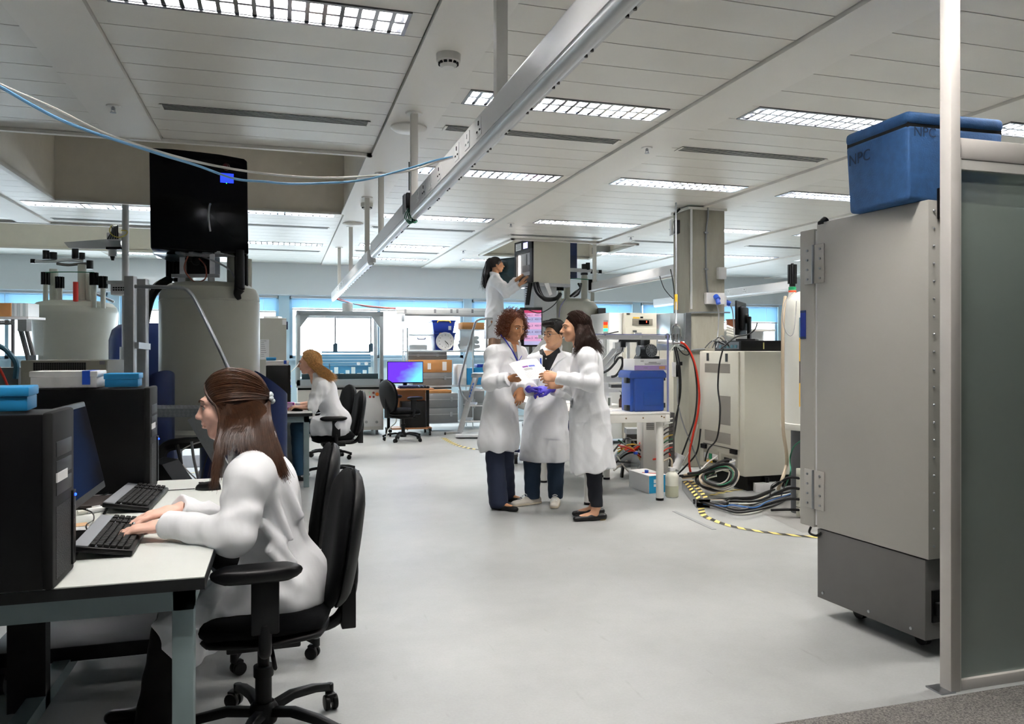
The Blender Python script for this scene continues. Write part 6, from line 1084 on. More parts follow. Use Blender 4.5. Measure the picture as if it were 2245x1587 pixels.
t = thing('brown_jar', 'brown metal pot on a shelf behind the column', 'pot', atY(1607, 720, 10.2)); o = atY(1607, 722, 10.2); MB().lathe([(0, 0), (.09, 0), (.10, .03), (.10, .13), (.11, .15), (0, .15)], tuple(o), 20).build('pot', mat('copper_brown', '#6e4128', .4, .4), t); m = MB().bb((o.x - .3, 10.0, o.z - .03), (o.x + .6, 10.4, o.z)); m.build('shelf', WHITE, t); m = MB().bb((o.x - .3, 10.3, 0), (o.x + .6, 10.4, o.z - .03)); m.build('shelf_back', LGREY, t)
for k in range(4): cable('pale_tube', [atY(1594, 715 + 6 * k, 10.0), atY(1610, 722 + 5 * k, 9.9), atY(1622, 732 + 2 * k, 9.9)], .02, CAB_WHT, 'pale tube bundled behind the column', 'tube', 'pale tubes behind the column')
# ================================================================ WHITE DEWAR
d = 6.5; c = base(1790, d); c2 = R(1720, 770, d); r = abs((1790 - 1720) / FPX * d) * 1.0; t = thing('cryogen_dewar', 'tall white dewar with black finned cap left of the freezer', 'dewar', c); z0 = .70; zt = 1.85
lathe_w([(0, z0), (r + .012, z0), (r + .016, z0 + .01), (r + .016, z0 + .05), (r, z0 + .055), (r, zt - .16), (r - .03, zt - .07), (r - .09, zt - .015), (r - .12, zt), (0, zt)], c, 48).build('body', mat('dewar_white', '#dcdcd4', .4), t)
lathe_w([(0, 0), (.085, 0), (.085, z0), (0, z0)], base(1757, d), 24).build('leg', mat('leg_grey', '#55575a', .4), t); lathe_w([(0, 0), (.085, 0), (.085, z0), (0, z0)], base(1832, d), 24).build('leg', MT['leg_grey'], t)
o = R(1737, 660, d + .02); lathe_w([(.045, 0), (.03, .07), (.028, .12), (0, .12)], o, 20).build('neck', MT['dewar_white'], t); MB().cyl(R(1737, 636, d + .02), R(1737, 629, d + .02), .031, n=18).build('green_band', GREEN, t); MB().cyl(R(1737, 641, d + .02), R(1737, 637, d + .02), .032, n=18).build('red_band', mat('orange_red', '#e0552c', .5), t)
m = MB(); o = R(1737, 622, d + .02); hh = 42 * d / FPX
for k in range(12): m.box(o + UP * hh / 2 + Matrix.Rotation(k * PI / 6, 3, 'Z') @ Vector((.02, 0, 0)), (.034, .009, hh), k * PI / 6)
m.cyl(o + UP * hh, o + UP * (hh + .01), .012); m.cyl(R(1737, 629, d + .02), o, .025); m.build('finned_cap', mat('fin_black', '#1c1c1d', .5), t)
fv = -Vector((c.x, c.y, 0)).normalized(); sd = fv.cross(UP)
def on_dew(px): 
    a = math.asin(max(-1, min(1, (px - 1790) / FPX * d / r))); rt = CR; return c + (CR * math.sin(a) - CF * math.cos(a)) * (r + .001)
g = on_dew(1737)
for (y0, y1, nm, mm) in ((696, 740, 'level_strip', mat('strip_teal', '#4f7480', .5)), (740, 792, 'level_strip', YELLOW), (792, 840, 'level_strip', mat('strip_dark', '#4a4038', .5)), (840, 892, 'level_strip', YELLOW)): za = EYE - (y1 - HYP) * (d - .2) / FPX; zb_ = EYE - (y0 - HYP) * (d - .2) / FPX; MB().box((g.x, g.y, (za + zb_) / 2), (.010, .010, zb_ - za), -YAW).build(nm, mm, t)
g2 = on_dew(1742); Mt = Matrix((CR, UP, -CF)).transposed().to_4x4(); Mt.translation = Vector((g2.x, g2.y, EYE - (833 - HYP) * (d - .25) / FPX)) - CF * .01; MB().prism([(0, 0), (.016, .018), (.016, .008), (.035, .008), (.035, -.008), (.016, -.008), (.016, -.018)], 0, .002, Mt).build('red_arrow', mat('orange_red', '#e0552c', .5), t)
g3 = on_dew(1752); Mt = Matrix((CR, UP, -CF)).transposed().to_4x4(); Mt.translation = Vector((g3.x, g3.y, EYE - (915 - HYP) * (d - .25) / FPX)) - CF * .02; MB().box((.02, 0, 0), (.07, .11, .002), M=Mt).build('rating_plate', PAPER, t)
cable('tan_hose', [R(1722, 650, 6.40), R(1717, 690, 6.35), R(1716, 760, 6.30), R(1716, 860, 6.30), R(1717, 940, 6.30), R(1724, 990, 6.35), R(1724, 1020, 6.45), R(1715, 1050, 6.30), R(1706, 1072, 6.45)], .014, CAB_TAN, 'tan hose hanging down the left side of the dewar', 'hose')
cable('thin_wire', [R(1740, 640, 6.35), R(1722, 660, 6.30), R(1716, 690, 6.25), R(1720, 720, 6.25), R(1732, 736, 6.20), R(1741, 722, 6.20), R(1746, 660, 6.25)], .003, CAB_GRY, 'thin grey wire looping over the dewar shoulder')
cable('green_cable', [R(1757, 965, 6.25), R(1740, 980, 6.35), R(1732, 1005, 6.45), R(1733, 1035, 6.25), R(1722, 1065, 6.55)], .006, CAB_GRN, 'dark green cable curling at the dewar foot')
# ---------------- cable duct and cable runs on the floor
zd = .075; A, B, C, D = (FL(x, y, zd) for x, y in ((1495, 1054), (1520, 1053), (1557, 1095), (1527, 1095))); t = thing('cable_duct', 'steel floor cable duct with hazard striped lid', 'cable duct', (D.x, D.y, 0)); lo = [Vector((v.x, v.y, 0)) for v in (A, B, C, D)]
MB().add([A, B, C, D, *lo], [(0, 1, 2, 3), (0, 4, 5, 1), (0, 3, 7, 4), (1, 5, 6, 2)]).build('duct_body', STEEL, t, flat=True); ins = [D.lerp(A, .08), C.lerp(B, .08)]; MB().add([ins[0] - UP * .004, ins[1] - UP * .004, Vector((ins[1].x, ins[1].y, .001)), Vector((ins[0].x, ins[0].y, .001))], [(0, 1, 2, 3)]).build('duct_mouth', BLACKM, t, flat=True)
m = MB(); n = 7; up1 = UP * .0015
for k in range(n):
    for s, (u0, u1) in enumerate(((.02, .44), (.56, .98))):
        f0, f1 = (k + .05) / n, (k + .52) / n; L_ = lambda u, f: (D.lerp(C, u)).lerp(A.lerp(B, u), min(1, f)) + up1
        m.add([L_(u0, f0 + .05 * s), L_(u1, f0 + .1), L_(u1, f1 + .1), L_(u0, f1 + .05 * s)], [(0, 1, 2, 3)], 0)
m.build('yellow_stripes', mat('tape_yellow', '#e3cf78', .5), t, flat=True); m = MB(); m.add([L_(0, 0) - up1 * .5, L_(1, 0) - up1 * .5, L_(1, 1) - up1 * .5, L_(0, 1) - up1 * .5], [(0, 1, 2, 3)]); m.build('black_lid', mat('tape_black', '#2a2926', .5), t, flat=True); MB().beam(L_(.5, 0) + up1, L_(.5, 1) + up1, .02, .003).build('lid_strip', STEEL, t)
mo_ = D.lerp(C, .5); mo_.z = .03; rr = random.Random(11); K2 = [(1580, 1105), (1610, 1108), (1650, 1106), (1690, 1092), (1730, 1078), (1752, 1070)]
for k in range(13):
    m_ = [CAB_BLK, CAB_BLK, CAB_GRY, CAB_BLK, CAB_TAN, CAB_BLK, CAB_WHT, mat('blue_wire', '#2a5d9c', .5), CAB_BLK, CAB_GRY, CAB_BLK, CAB_BLK, CAB_WHT][k]; w_ = (k / 12 - .5) * 30
    P = [mo_ + Vector((rr.uniform(-.03, .03), rr.uniform(.05, .12), rr.uniform(-.01, .02)))] + [FL(x + rr.uniform(-9, 9), y + rr.uniform(-5, 5) + w_ * (.35 + .65 * math.sin(PI * (i + 1) / 7)), .012 + .014 * (k % 4)) for i, (x, y) in enumerate(K2)]
    cable('duct_cable', P, [.014, .010, .008, .012, .014, .009, .007, .006, .012, .007, .016, .010, .006][k], m_, 'cable running from the floor duct to the foot of the dewar', 'cable', 'cables from the floor duct')
for k in range(11):
    m_ = [CAB_BLK, CAB_TAN, CAB_BLK, CAB_WHT, CAB_GRN, CAB_GRY, CAB_TAN, CAB_BLK, CAB_WHT, CAB_BLK, CAB_TAN][k]; ox, oy, sc_ = rr.uniform(-12, 12), rr.uniform(-6, 6), rr.uniform(.75, 1.1); P = [R(1572 + ox + (x - 1572) * sc_, 1046 + oy + (y - 1046) * sc_, dq + .06 * (k % 4)) for x, y, dq in ((1500, 1044, 7.5), (1530, 1040, 7.35), (1560, 1027, 7.2), (1592, 1022, 7.1), (1610, 1038, 7.0), (1602, 1062, 6.95), (1572, 1072, 7.0), (1540, 1062, 7.15), (1536, 1046, 7.25), (1560, 1038, 7.2))]
    cable('coiled_cable', P, [.014, .010, .010, .007, .006, .008, .010, .012, .006, .009, .009][k], m_, 'coiled cable heaped at the foot of the tall beige console', 'cable', 'cables heaped at the console foot')
for lb, P, r_, m_ in (('white cable with plug rising to the tall console socket', [R(1535, 1032, 7.5), R(1552, 1014, 7.6), R(1572, 1000, 7.7)], .007, CAB_WHT), ('thick black cable rising to the tall console socket', [R(1548, 1040, 7.3), R(1565, 1020, 7.3), R(1585, 1010, 7.4), R(1603, 1007, 7.45)], .011, CAB_BLK), ('second white cable rising to the tall console socket', [R(1560, 1032, 7.3), R(1585, 1020, 7.35), R(1612, 1010, 7.4)], .006, CAB_WHT)): cable('power_cable', P, r_, m_, lb)
o = FL(1690, 1078); t = thing('floor_control_box', 'white control box with black knob on the floor by the dewar', 'box', (o.x, o.y, 0)); a, b = FL(1664, 1080), FL(1716, 1078); MB().box(((a.x + b.x) / 2, (a.y + b.y) / 2 + .08, .04), ((b - a).length, .16, .08), -YAW).build('body', WPLAST, t, bevel=.004); MB().cyl((o.x, o.y + .07, .08), (o.x, o.y + .07, .13), .025, n=16).build('knob', BLACK, t)
o = FL(1757, 1140); t = thing('valve_block_stack', 'cream stacked block unit on the floor left of the freezer', 'equipment', (o.x + .05, o.y + .03, 0)); m = MB()
for k in range(5): m.box((o.x + .05, o.y + .05, .052 + .078 * k), (.07, .08, .075))
m.build('blocks', BEIGE, t, bevel=.004); m = MB()
for k in range(4): z = .07 + .085 * k; m.tube([(o.x + .02, o.y + .05, z), (o.x - .06, o.y + .09, z), (o.x - .14, o.y + .2, z * .7)], .011)
m.build('connector_cables', BLACK, t); t2 = MB(); 
tag(MB().add([FL(1655, 1118, .002), FL(1760, 1168, .002), FL(1800, 1164, .002), FL(1815, 1100, .002), FL(1700, 1095, .002)], [(0, 1, 2, 3, 4)]).build('floor_plate', mat('floor_plate_grey', '#8b8a87', .45)), 'dull grey metal plate on the floor under the dewar cables', 'floor plate')
cable('thin_wire', [FL(1688, 1092, .02), R(1690, 1068, 6.0), R(1700, 1058, 6.0), R(1712, 1056, 6.0), R(1720, 1062, 6.0), FL(1712, 1090, .02)], .004, CAB_BLK, 'thin black wire looping above the floor control box')
# ================================================================ FREEZER
Ac = Vector((1.572, 4.0)); Bc = Vector((1.81, 3.37)); toW = lambda v: CR * v.x + CF * v.y
A = toW(Ac); B = toW(Bc); e1 = (B - A).normalized(); Ls = (B - A).length; e2 = e1.cross(UP); e2 = e2 if e2.dot(CR) > 0 else -e2; Mf = Matrix((e2, e1, UP)).transposed().to_4x4(); Mf.translation = A       # x = width to the right, y = towards the viewer
t = thing('ultra_low_freezer', 'tall grey freezer with blue tub on top beside the glass partition', 'freezer', A + e2 * .4 + e1 * Ls / 2); FG = mat('freezer_grey', '#b2afa8', .45, noise=.02, nscale=3); FD = mat('freezer_dark', '#5f5d5b', .5, noise=.05)
Wf = .95; MB().bb((0, 0, .442), (Wf, Ls, 2.01), M=Mf).build('cabinet', FG, t, bevel=.004); MB().bb((.004, .0, .083), (Wf - .004, Ls - .02, .436), M=Mf).build('base_housing', FD, t, bevel=.003)
MB().bb((.0, -.125, .437), (Wf, -.02, 1.985), M=Mf).build('door', FG, t, bevel=.006); MB().bb((.01, -.022, .45), (Wf - .01, .002, 1.975), M=Mf).build('door_gasket', WPLAST, t)
m = MB().bb((-.0025, -.118, 1.42), (.0, -.078, 1.56), M=Mf); m.build('blue_sticker', mat('sticker_blue', '#152f8f', .4), t); m = MB(); m.bb((-.003, -.118, 1.553), (.0, -.078, 1.565), M=Mf); m.bb((-.003, -.118, 1.415), (.0, -.078, 1.427), M=Mf); m.build('sticker_band', NAVY, t)
for z0 in (1.70, .535):
    MB().bb((-.006, -.085, z0), (.0, .055, z0 + .20), M=Mf).build('hinge', FG, t, bevel=.002); MB().cyl(Mf @ Vector((-.008, -.018, z0)), Mf @ Vector((-.008, -.018, z0 + .20)), .007, n=10).build('hinge_pin', STEEL, t); m = MB()
    for k in range(4):
        for y in (-.06, .03): m.cyl(Mf @ Vector((-.005, y, z0 + .025 + .05 * k)), Mf @ Vector((-.012, y, z0 + .025 + .05 * k)), .006, n=10)
    m.build('rivets', STEEL, t)
m = MB()
for k in range(20): m.ball(Mf @ Vector((.03, Ls + .002, .50 + .077 * k)), .0055, 6)
m.build('rivets', STEEL, t); m = MB()
for y in (.04, .34, .58): m.cyl(Mf @ Vector((.004, y, .115)), Mf @ Vector((-.001, y, .115)), .007, n=10)
m.build('screws', STEEL, t); m = MB().bb((.04, Ls - .02, .16), (.12, Ls - .012, .30), M=Mf); m.build('power_inlet', BLACK, t); MB().bb((.05, Ls - .012, .19), (.11, Ls + .01, .25), M=Mf).build('plug', BLACK, t, bevel=.004)
for x in (.15, Wf - .15):
    for y in (.14, Ls - .16): m = MB().cyl(Mf @ Vector((x - .015, y, .035)), Mf @ Vector((x + .015, y, .035)), .035, n=18); m.bb((x - .02, y - .02, .035), (x + .02, y + .02, .083), M=Mf); m.build('caster', RUBBER, t)
m = MB().tube([Mf @ Vector((.06, Ls + .01, 1.98)), Mf @ Vector((.06, Ls + .03, 1.9)), Mf @ Vector((.08, Ls + .02, 1.75))], .012); m.cyl(Mf @ Vector((.06, Ls + .012, 1.93)), Mf @ Vector((.06, Ls + .012, 2.06)), .016); m.build('vent_port', BLACK, t); MB().tube([Mf @ Vector((-.01, -.03, .44)), Mf @ Vector((-.02, -.03, .41)), Mf @ Vector((-.005, .0, .40)), Mf @ Vector((.0, .03, .42))], .006).build('drain_loop', BLACK, t); MB().cyl(Mf @ Vector((.0, .03, 2.0)), Mf @ Vector((.03, .03, 2.025)), .02, n=14).build('top_knob', BLACK, t)
# ---------------- blue tub
P0 = R(1853, 770, 3.76); P1 = R(1990, 770, 3.37); u1 = P1 - P0; u1.z = 0; L1 = u1.length; u1.normalize(); u2 = u1.cross(UP); u2 = u2 if u2.dot(CR) > 0 else -u2; Mb = Matrix((u1, u2, UP)).transposed().to_4x4(); Mb.translation = Vector((P0.x, P0.y, 2.012)); W2 = .52
t = thing('insulated_tub', 'scuffed blue insulated tub lettered NPC on top of the freezer', 'tub', (P1.x, P1.y, 2.012)); BT = mat('scuffed_blue', '#2b5484', .75, noise=.16, nscale=24, bump=.15, bscale=150); hb = .325
i_ = .012; MB().add([(i_, i_, 0), (L1 - i_, i_, 0), (L1 - i_, W2 - i_, 0), (i_, W2 - i_, 0), (0, 0, hb), (L1, 0, hb), (L1, W2, hb), (0, W2, hb)], [(3, 2, 1, 0), (4, 5, 6, 7), (0, 1, 5, 4), (1, 2, 6, 5), (2, 3, 7, 6), (3, 0, 4, 7)], 0, Mb).build('tub_body', BT, t, bevel=.018, seg=3); MB().bb((-.003, -.003, hb + .004), (L1 + .003, W2 + .003, hb + .062), M=Mb).build('lid', BT, t, bevel=.022, seg=4); MB().bb((.006, .006, hb - .01), (L1 - .006, W2 - .006, hb + .02), M=Mb).build('lid_seam', BLACKM, t)
m = MB(); m.text('NPC', Mb @ face_M((.10, -.0008, hb - .075), (1, 0, 0)), .075); m.build('lettering', mat('faded_ink', '#1d3350', .8), t, flat=True); m = MB(); m.text('NPC', Mb @ face_M((L1 + .0008, .09, hb - .03), (0, 1, 0)), .06); m.build('lettering', mat('faded_ink', '#1d3350', .8), t, flat=True)
# ================================================================ PEOPLE
def V(*a): return np.array(a, dtype=np.float32)
class Field:
    """implicit surface on a grid; parts blend smoothly into one skin"""
    def __init__(s, lo, hi, res):
        s.lo = np.array(lo, np.float32); s.res = res; s.n = np.ceil((np.array(hi) - s.lo) / res).astype(int) + 1
        s.f = np.full(s.n, .5, np.float32); s.ax = [s.lo[i] + res * np.arange(s.n[i], dtype=np.float32) for i in range(3)]
    def sub(s, lo, hi, pad):
        sl = []
        for i in range(3):
            a = int(max(0, math.floor((lo[i] - pad - s.lo[i]) / s.res))); b = int(min(s.n[i], math.ceil((hi[i] + pad - s.lo[i]) / s.res) + 1)); sl.append(slice(a, max(a, b)))
        X, Y, Z = (s.ax[i][sl[i]] for i in range(3)); return tuple(sl), X[:, None, None], Y[None, :, None], Z[None, None, :]
    def comb(s, sl, d, k, op):
        g = s.f[sl]
        if op == '+':
            h = np.clip(.5 + .5 * (g - d) / k, 0, 1); s.f[sl] = g + (d - g) * h - k * h * (1 - h)
        else:
            h = np.clip(.5 - .5 * (g + d) / k, 0, 1); s.f[sl] = g + (-d - g) * h + k * h * (1 - h)
    def cap(s, a, b, ra, rb, k=.015, flat=None, op='+', wr=None):
        a = V(*a); b = V(*b); R_ = max(ra, rb); sl, X, Y, Z = s.sub(np.minimum(a, b) - R_, np.maximum(a, b) + R_, k + 2 * s.res)
        if 0 in s.f[sl].shape: return
        ab = b - a; L2 = float(ab @ ab) + 1e-12; t = np.clip(((X - a[0]) * ab[0] + (Y - a[1]) * ab[1] + (Z - a[2]) * ab[2]) / L2, 0, 1)
        rx, ry, rz = X - a[0] - t * ab[0], Y - a[1] - t * ab[1], Z - a[2] - t * ab[2]; q = rx * rx + ry * ry + rz * rz
        if flat is not None:
            n, sc = flat; n = np.array(n, float); n = n / np.linalg.norm(n); c = rx * n[0] + ry * n[1] + rz * n[2]; q = q + c * c * (1 / sc ** 2 - 1)
        r = ra + (rb - ra) * t; d = np.sqrt(q) - r
        if flat is not None: d = d * (.5 + .5 * flat[1])
        if wr is not None:
            amp, fr, ph = wr; L = math.sqrt(L2); u = np.cross(ab / L, (.3, .5, .8)); u = u / np.linalg.norm(u); c2 = (rx * u[0] + ry * u[1] + rz * u[2]) / R_
            d = d - amp * np.sin(fr * t * L + ph + 2.2 * c2) * np.sin(PI * np.clip(t, .04, .96)) ** .5
        s.comb(sl, d.astype(np.float32), k, op)
    def ell(s, c, r, M=None, k=.012, op='+'):
        c = V(*c); r = np.array(r, np.float32); R_ = float(r.max()); sl, X, Y, Z = s.sub(c - R_, c + R_, k + 2 * s.res)
        if 0 in s.f[sl].shape: return
        x, y, z = X - c[0], Y - c[1], Z - c[2]
        if M is not None: A = np.array(M)[:3, :3].T; x, y, z = (A[i, 0] * x + A[i, 1] * y + A[i, 2] * z for i in range(3))
        k0 = np.sqrt((x / r[0]) ** 2 + (y / r[1]) ** 2 + (z / r[2]) ** 2); k1 = np.sqrt((x / r[0] ** 2) ** 2 + (y / r[1] ** 2) ** 2 + (z / r[2] ** 2) ** 2) + 1e-6
        s.comb(sl, (k0 * (k0 - 1) / k1).astype(np.float32), k, op)
    def cut(s, p, n):
        n = np.array(n, float); n = n / np.linalg.norm(n); X, Y, Z = s.ax[0][:, None, None], s.ax[1][None, :, None], s.ax[2][None, None, :]
        s.f = np.maximum(s.f, ((X - p[0]) * n[0] + (Y - p[1]) * n[1] + (Z - p[2]) * n[2]).astype(np.float32))
    def cut_local(s, p, n, r):
        p = V(*p); sl, X, Y, Z = s.sub(p - r, p + r, 0); n = V(*n); d = (X - p[0]) * n[0] + (Y - p[1]) * n[1] + (Z - p[2]) * n[2]; q = np.sqrt((X - p[0]) ** 2 + (Y - p[1]) ** 2 + (Z - p[2]) ** 2); s.f[sl] = np.where(q < r, np.maximum(s.f[sl], d), s.f[sl])
    def wave(s, fn):
        X, Y, Z = s.ax[0][:, None, None], s.ax[1][None, :, None], s.ax[2][None, None, :]; s.f = s.f + fn(X, Y, Z).astype(np.float32)
    def mesh(s, name, mats, parent, it=1, paint=None):
        f = s.f; f[0] = f[-1] = .5; f[:, 0] = f[:, -1] = .5; f[:, :, 0] = f[:, :, -1] = .5; ins = f < 0; cs = [slice(None, -1), slice(1, None)]
        tot = sum(ins[cs[i], cs[j], cs[k]].astype(np.int8) for i in (0, 1) for j in (0, 1) for k in (0, 1)); act = (tot > 0) & (tot < 8)
        ii = np.argwhere(act); idx = np.full(act.shape, -1, np.int32); idx[tuple(ii.T)] = np.arange(len(ii)); acc = np.zeros((len(ii), 3)); cnt = np.zeros(len(ii))
        co = [(i, j, k) for i in (0, 1) for j in (0, 1) for k in (0, 1)]; val = {c: f[ii[:, 0] + c[0], ii[:, 1] + c[1], ii[:, 2] + c[2]] for c in co}
        for c in co:
            for ax in range(3):
                if c[ax] == 0:
                    c2 = list(c); c2[ax] = 1; a, b = val[c], val[tuple(c2)]; m = (a < 0) != (b < 0); t = np.where(m, a / np.where(m, a - b, 1), 0)
                    p = np.tile(np.array(c, float), (len(ii), 1)); p[:, ax] += t; acc[m] += p[m]; cnt[m] += 1
        vt = s.lo + s.res * (ii + acc / cnt[:, None]); fs = []
        for ax in range(3):
            o = [a for a in range(3) if a != ax]; s0 = [slice(None)] * 3; s1 = [slice(None)] * 3; s0[ax] = slice(None, -1); s1[ax] = slice(1, None); A, B = ins[tuple(s0)], ins[tuple(s1)]
            e = np.argwhere(A != B); e = e[(e[:, o[0]] > 0) & (e[:, o[1]] > 0) & (e[:, o[0]] < act.shape[o[0]]) & (e[:, o[1]] < act.shape[o[1]])]; q = []
            for d0, d1 in ((-1, -1), (0, -1), (0, 0), (-1, 0)): g = e.copy(); g[:, o[0]] += d0; g[:, o[1]] += d1; q.append(idx[tuple(g.T)])
            q = np.stack(q, 1); fl = A[tuple(e.T)] if ax != 1 else ~A[tuple(e.T)]; q[~fl] = q[~fl][:, ::-1]; fs.append(q)
        F = np.concatenate(fs); F = F[(F >= 0).all(1)]
        for _ in range(it):
            sm = np.zeros_like(vt); c = np.zeros(len(vt))
            for a in range(4): i0, i1 = F[:, a], F[:, (a + 1) % 4]; np.add.at(sm, i0, vt[i1]); np.add.at(sm, i1, vt[i0]); np.add.at(c, i0, 1); np.add.at(c, i1, 1)
            vt = .5 * vt + .5 * sm / np.maximum(c, 1)[:, None]
        if parent is not None: I = np.array(rootm(parent).inverted()); vt = vt @ I[:3, :3].T + I[:3, 3]
        me = bpy.data.meshes.new(name); me.vertices.add(len(vt)); me.vertices.foreach_set('co', vt.astype(np.float32).ravel()); n = len(F)
        me.loops.add(n * 4); me.loops.foreach_set('vertex_index', F.astype(np.int32).ravel()); me.polygons.add(n); me.polygons.foreach_set('loop_start', np.arange(0, n * 4, 4, dtype=np.int32)); me.polygons.foreach_set('loop_total', np.full(n, 4, np.int32))
        mats = mats if isinstance(mats, list) else [mats]
        for m in mats: me.materials.append(m)
        if paint:
            cen = vt[F].mean(1); mi = np.zeros(n, np.int32)
            for c, r, M, slot in paint: A = np.array(M)[:3, :3].T; L = (cen - np.array(c)) @ A.T; mi[((L / np.array(r)) ** 2).sum(1) < 1] = slot
            me.polygons.foreach_set('material_index', mi)
        me.update(calc_edges=True); me.validate(); me.polygons.foreach_set('use_smooth', np.ones(n, bool)); o = bpy.data.objects.new(name, me); COL.objects.link(o)
        if parent is not None: o.parent = parent
        return o
def bounds(pts, pad): a = np.array([tuple(p) for p in pts]); return a.min(0) - pad, a.max(0) + pad
def head_matrix(c, yaw, pitch=0, roll=0):
    """yaw 0 looks at the viewer, + turns to the picture's right; pitch + looks down"""
    y = math.radians(yaw); f = -CF * math.cos(y) + CR * math.sin(y); p = math.radians(pitch); f = (f * math.cos(p) - UP * math.sin(p)).normalized(); x = f.cross(UP).normalized(); z = x.cross(f)
    M = Matrix((x, f, z)).transposed().to_4x4() @ Matrix.Rotation(math.radians(roll), 4, 'Y'); M.translation = c; return M
def add_head(F, M, s=1, male=False, nose=1.0):
    P = lambda *p: tuple(M @ (Vector(p) * s)); E = lambda c, r, k=.012, op='+': F.ell(P(*c), [x * s for x in r], M, k, op); C = lambda a, b, ra, rb, k=.01, **kw: F.cap(P(*a), P(*b), ra * s, rb * s, k, **kw)
    E((0, -.018, .032), (.073, .093, .088)); E((0, .030, -.020), (.060, .064, .085), .02); E((0, .052, -.082), (.026, .028, .022), .02); jw = .056 if male else .050
    for q in (-1, 1):
        C((q * jw, .005, -.05), (q * .018, .058, -.088), .018, .016, .02); E((q * .036, .068, -.022), (.022, .018, .020), .018); C((q * .012, .086, .028), (q * .045, .072, .024), .010, .009, .012)
        E((q * .031, .094, .004), (.016, .011, .011), .008, '-'); E((q * .0125, .098, -.030), (.0075, .010, .0065), .006); E((q * .074, -.008, -.008), (.008, .017, .030), .006); E((q * .079, -.004, -.006), (.005, .009, .018), .004, '-')
        C((q * .018, .0885, .0105), (q * .043, .080, .0085), .0045, .004, .005); C((q * .02, .0885, -.003), (q * .042, .080, -.002), .0035, .003, .004)
    C((0, .086, .018), (0, .109 * nose, -.024), .0075, .0105, .010); E((0, .112 * nose, -.026), (.0105, .010, .009), .006)
    E((0, .0935, -.0505), (.021, .0085, .0058), .005); E((0, .0925, -.0620), (.019, .0085, .0068), .005); C((-.020, .1005, -.0562), (.020, .1005, -.0562), .0016, .0016, .004, op='-'); E((0, .086, -.040), (.016, .010, .012), .01)
    E((0, .067, -.092), (.016, .012, .012), .012)
def face_parts(t, M, s=1, iris='#3a2a1c', brow='#2b1c12', brow_th=.0032, lash=True):
    I = rootm(t).inverted(); W = lambda *p: M @ (Vector(p) * s)
    for q in (-1, 1):
        m = MB(); c = W(q * .031, .0765, .003); A = M.to_3x3().to_4x4(); A.translation = c; m.ball(c, .0122 * s, 10, 0)
        m.lathe([(0, .0124 * s), (.003 * s, .0121 * s), (.0056 * s, .0111 * s)], n=16, m=1, M=A @ Matrix.Rotation(-PI / 2, 4, 'X') @ Matrix.Rotation(0, 4, 'Z')); m.lathe([(0, .0127 * s), (.0026 * s, .0124 * s)], n=12, m=2, M=A @ Matrix.Rotation(-PI / 2, 4, 'X'))
        m.build('eye', [mat('eye_white', '#e6e2de', .25), mat('iris' + iris, iris, .25), INK], t)
        if lash: MB().tube([W(q * .017, .0905, .0085), W(q * .026, .0935, .0125), W(q * .036, .0905, .0120), W(q * .046, .081, .0065)], .0011 * s, 6, 4).build('eyelashes', INK, t)
        MB().tube([W(q * .012, .0985, .0250), W(q * .026, .0960, .0305), W(q * .040, .0870, .0300), W(q * .050, .076, .0245)], brow_th * s, 6, 4, taper=.0012 * s).build('eyebrow', mat('brow' + brow, brow, .7), t)
def add_hand(F, wr, fdir, palm, thumb, curl=(.35, .4, .45, .5), s=1, spread=.06, k=.006, bend=(1, 1.1, .7)):
    y = Vector(fdir).normalized(); z = -Vector(palm); z = (z - y * z.dot(y)).normalized(); x = y.cross(z); sg = 1 if x.dot(Vector(thumb)) > 0 else -1; M = Matrix((x * sg, y, z)).transposed().to_4x4(); M.translation = Vector(wr)
    P = lambda *p: M @ (Vector(p) * s); nz = tuple(z); tips = []
    F.cap(P(0, -.01, 0), P(0, .03, 0), .027 * s, .034 * s, .012, (nz, .62)); F.cap(P(.008, .03, 0), P(.006, .075, 0), .033 * s, .036 * s, .01, (nz, .40)); F.cap(P(-.012, .03, -.002), P(-.014, .075, 0), .026 * s, .028 * s, .01, (nz, .45))
    for i, (bx, by, ln, r) in enumerate(((.030, .086, .072, .0088), (.010, .092, .080, .0090), (-.011, .089, .074, .0086), (-.030, .080, .058, .0076))):
        p = Vector((bx, by, .0)); a = 0; sp = spread * (1.2 - i * .8); segs = (.46, .31, .23); prev = P(*(p - Vector((0, .02, 0)))); F.cap(prev, P(*p), r * s * 1.05, r * s * 1.08, k)
        for j in range(3):
            a += curl[i] * bend[j] * 1.4; q = p + Vector((math.sin(sp), math.cos(a) * math.cos(sp), -math.sin(a))) * ln * segs[j]; F.cap(P(*p), P(*q), r * s * (1.05 - .12 * j), r * s * (.96 - .12 * j), k); p = q
        tips.append(P(*p))
    b0 = P(.022, .014, -.006); b1 = P(.046, .045, -.016); b2 = P(.054, .075, -.022); b3 = P(.050, .098, -.028); F.cap(b0, b1, .017 * s, .0125 * s, .01); F.cap(b1, b2, .0115 * s, .0098 * s, k); F.cap(b2, b3, .0098 * s, .0082 * s, k); tips.append(b3); return tips
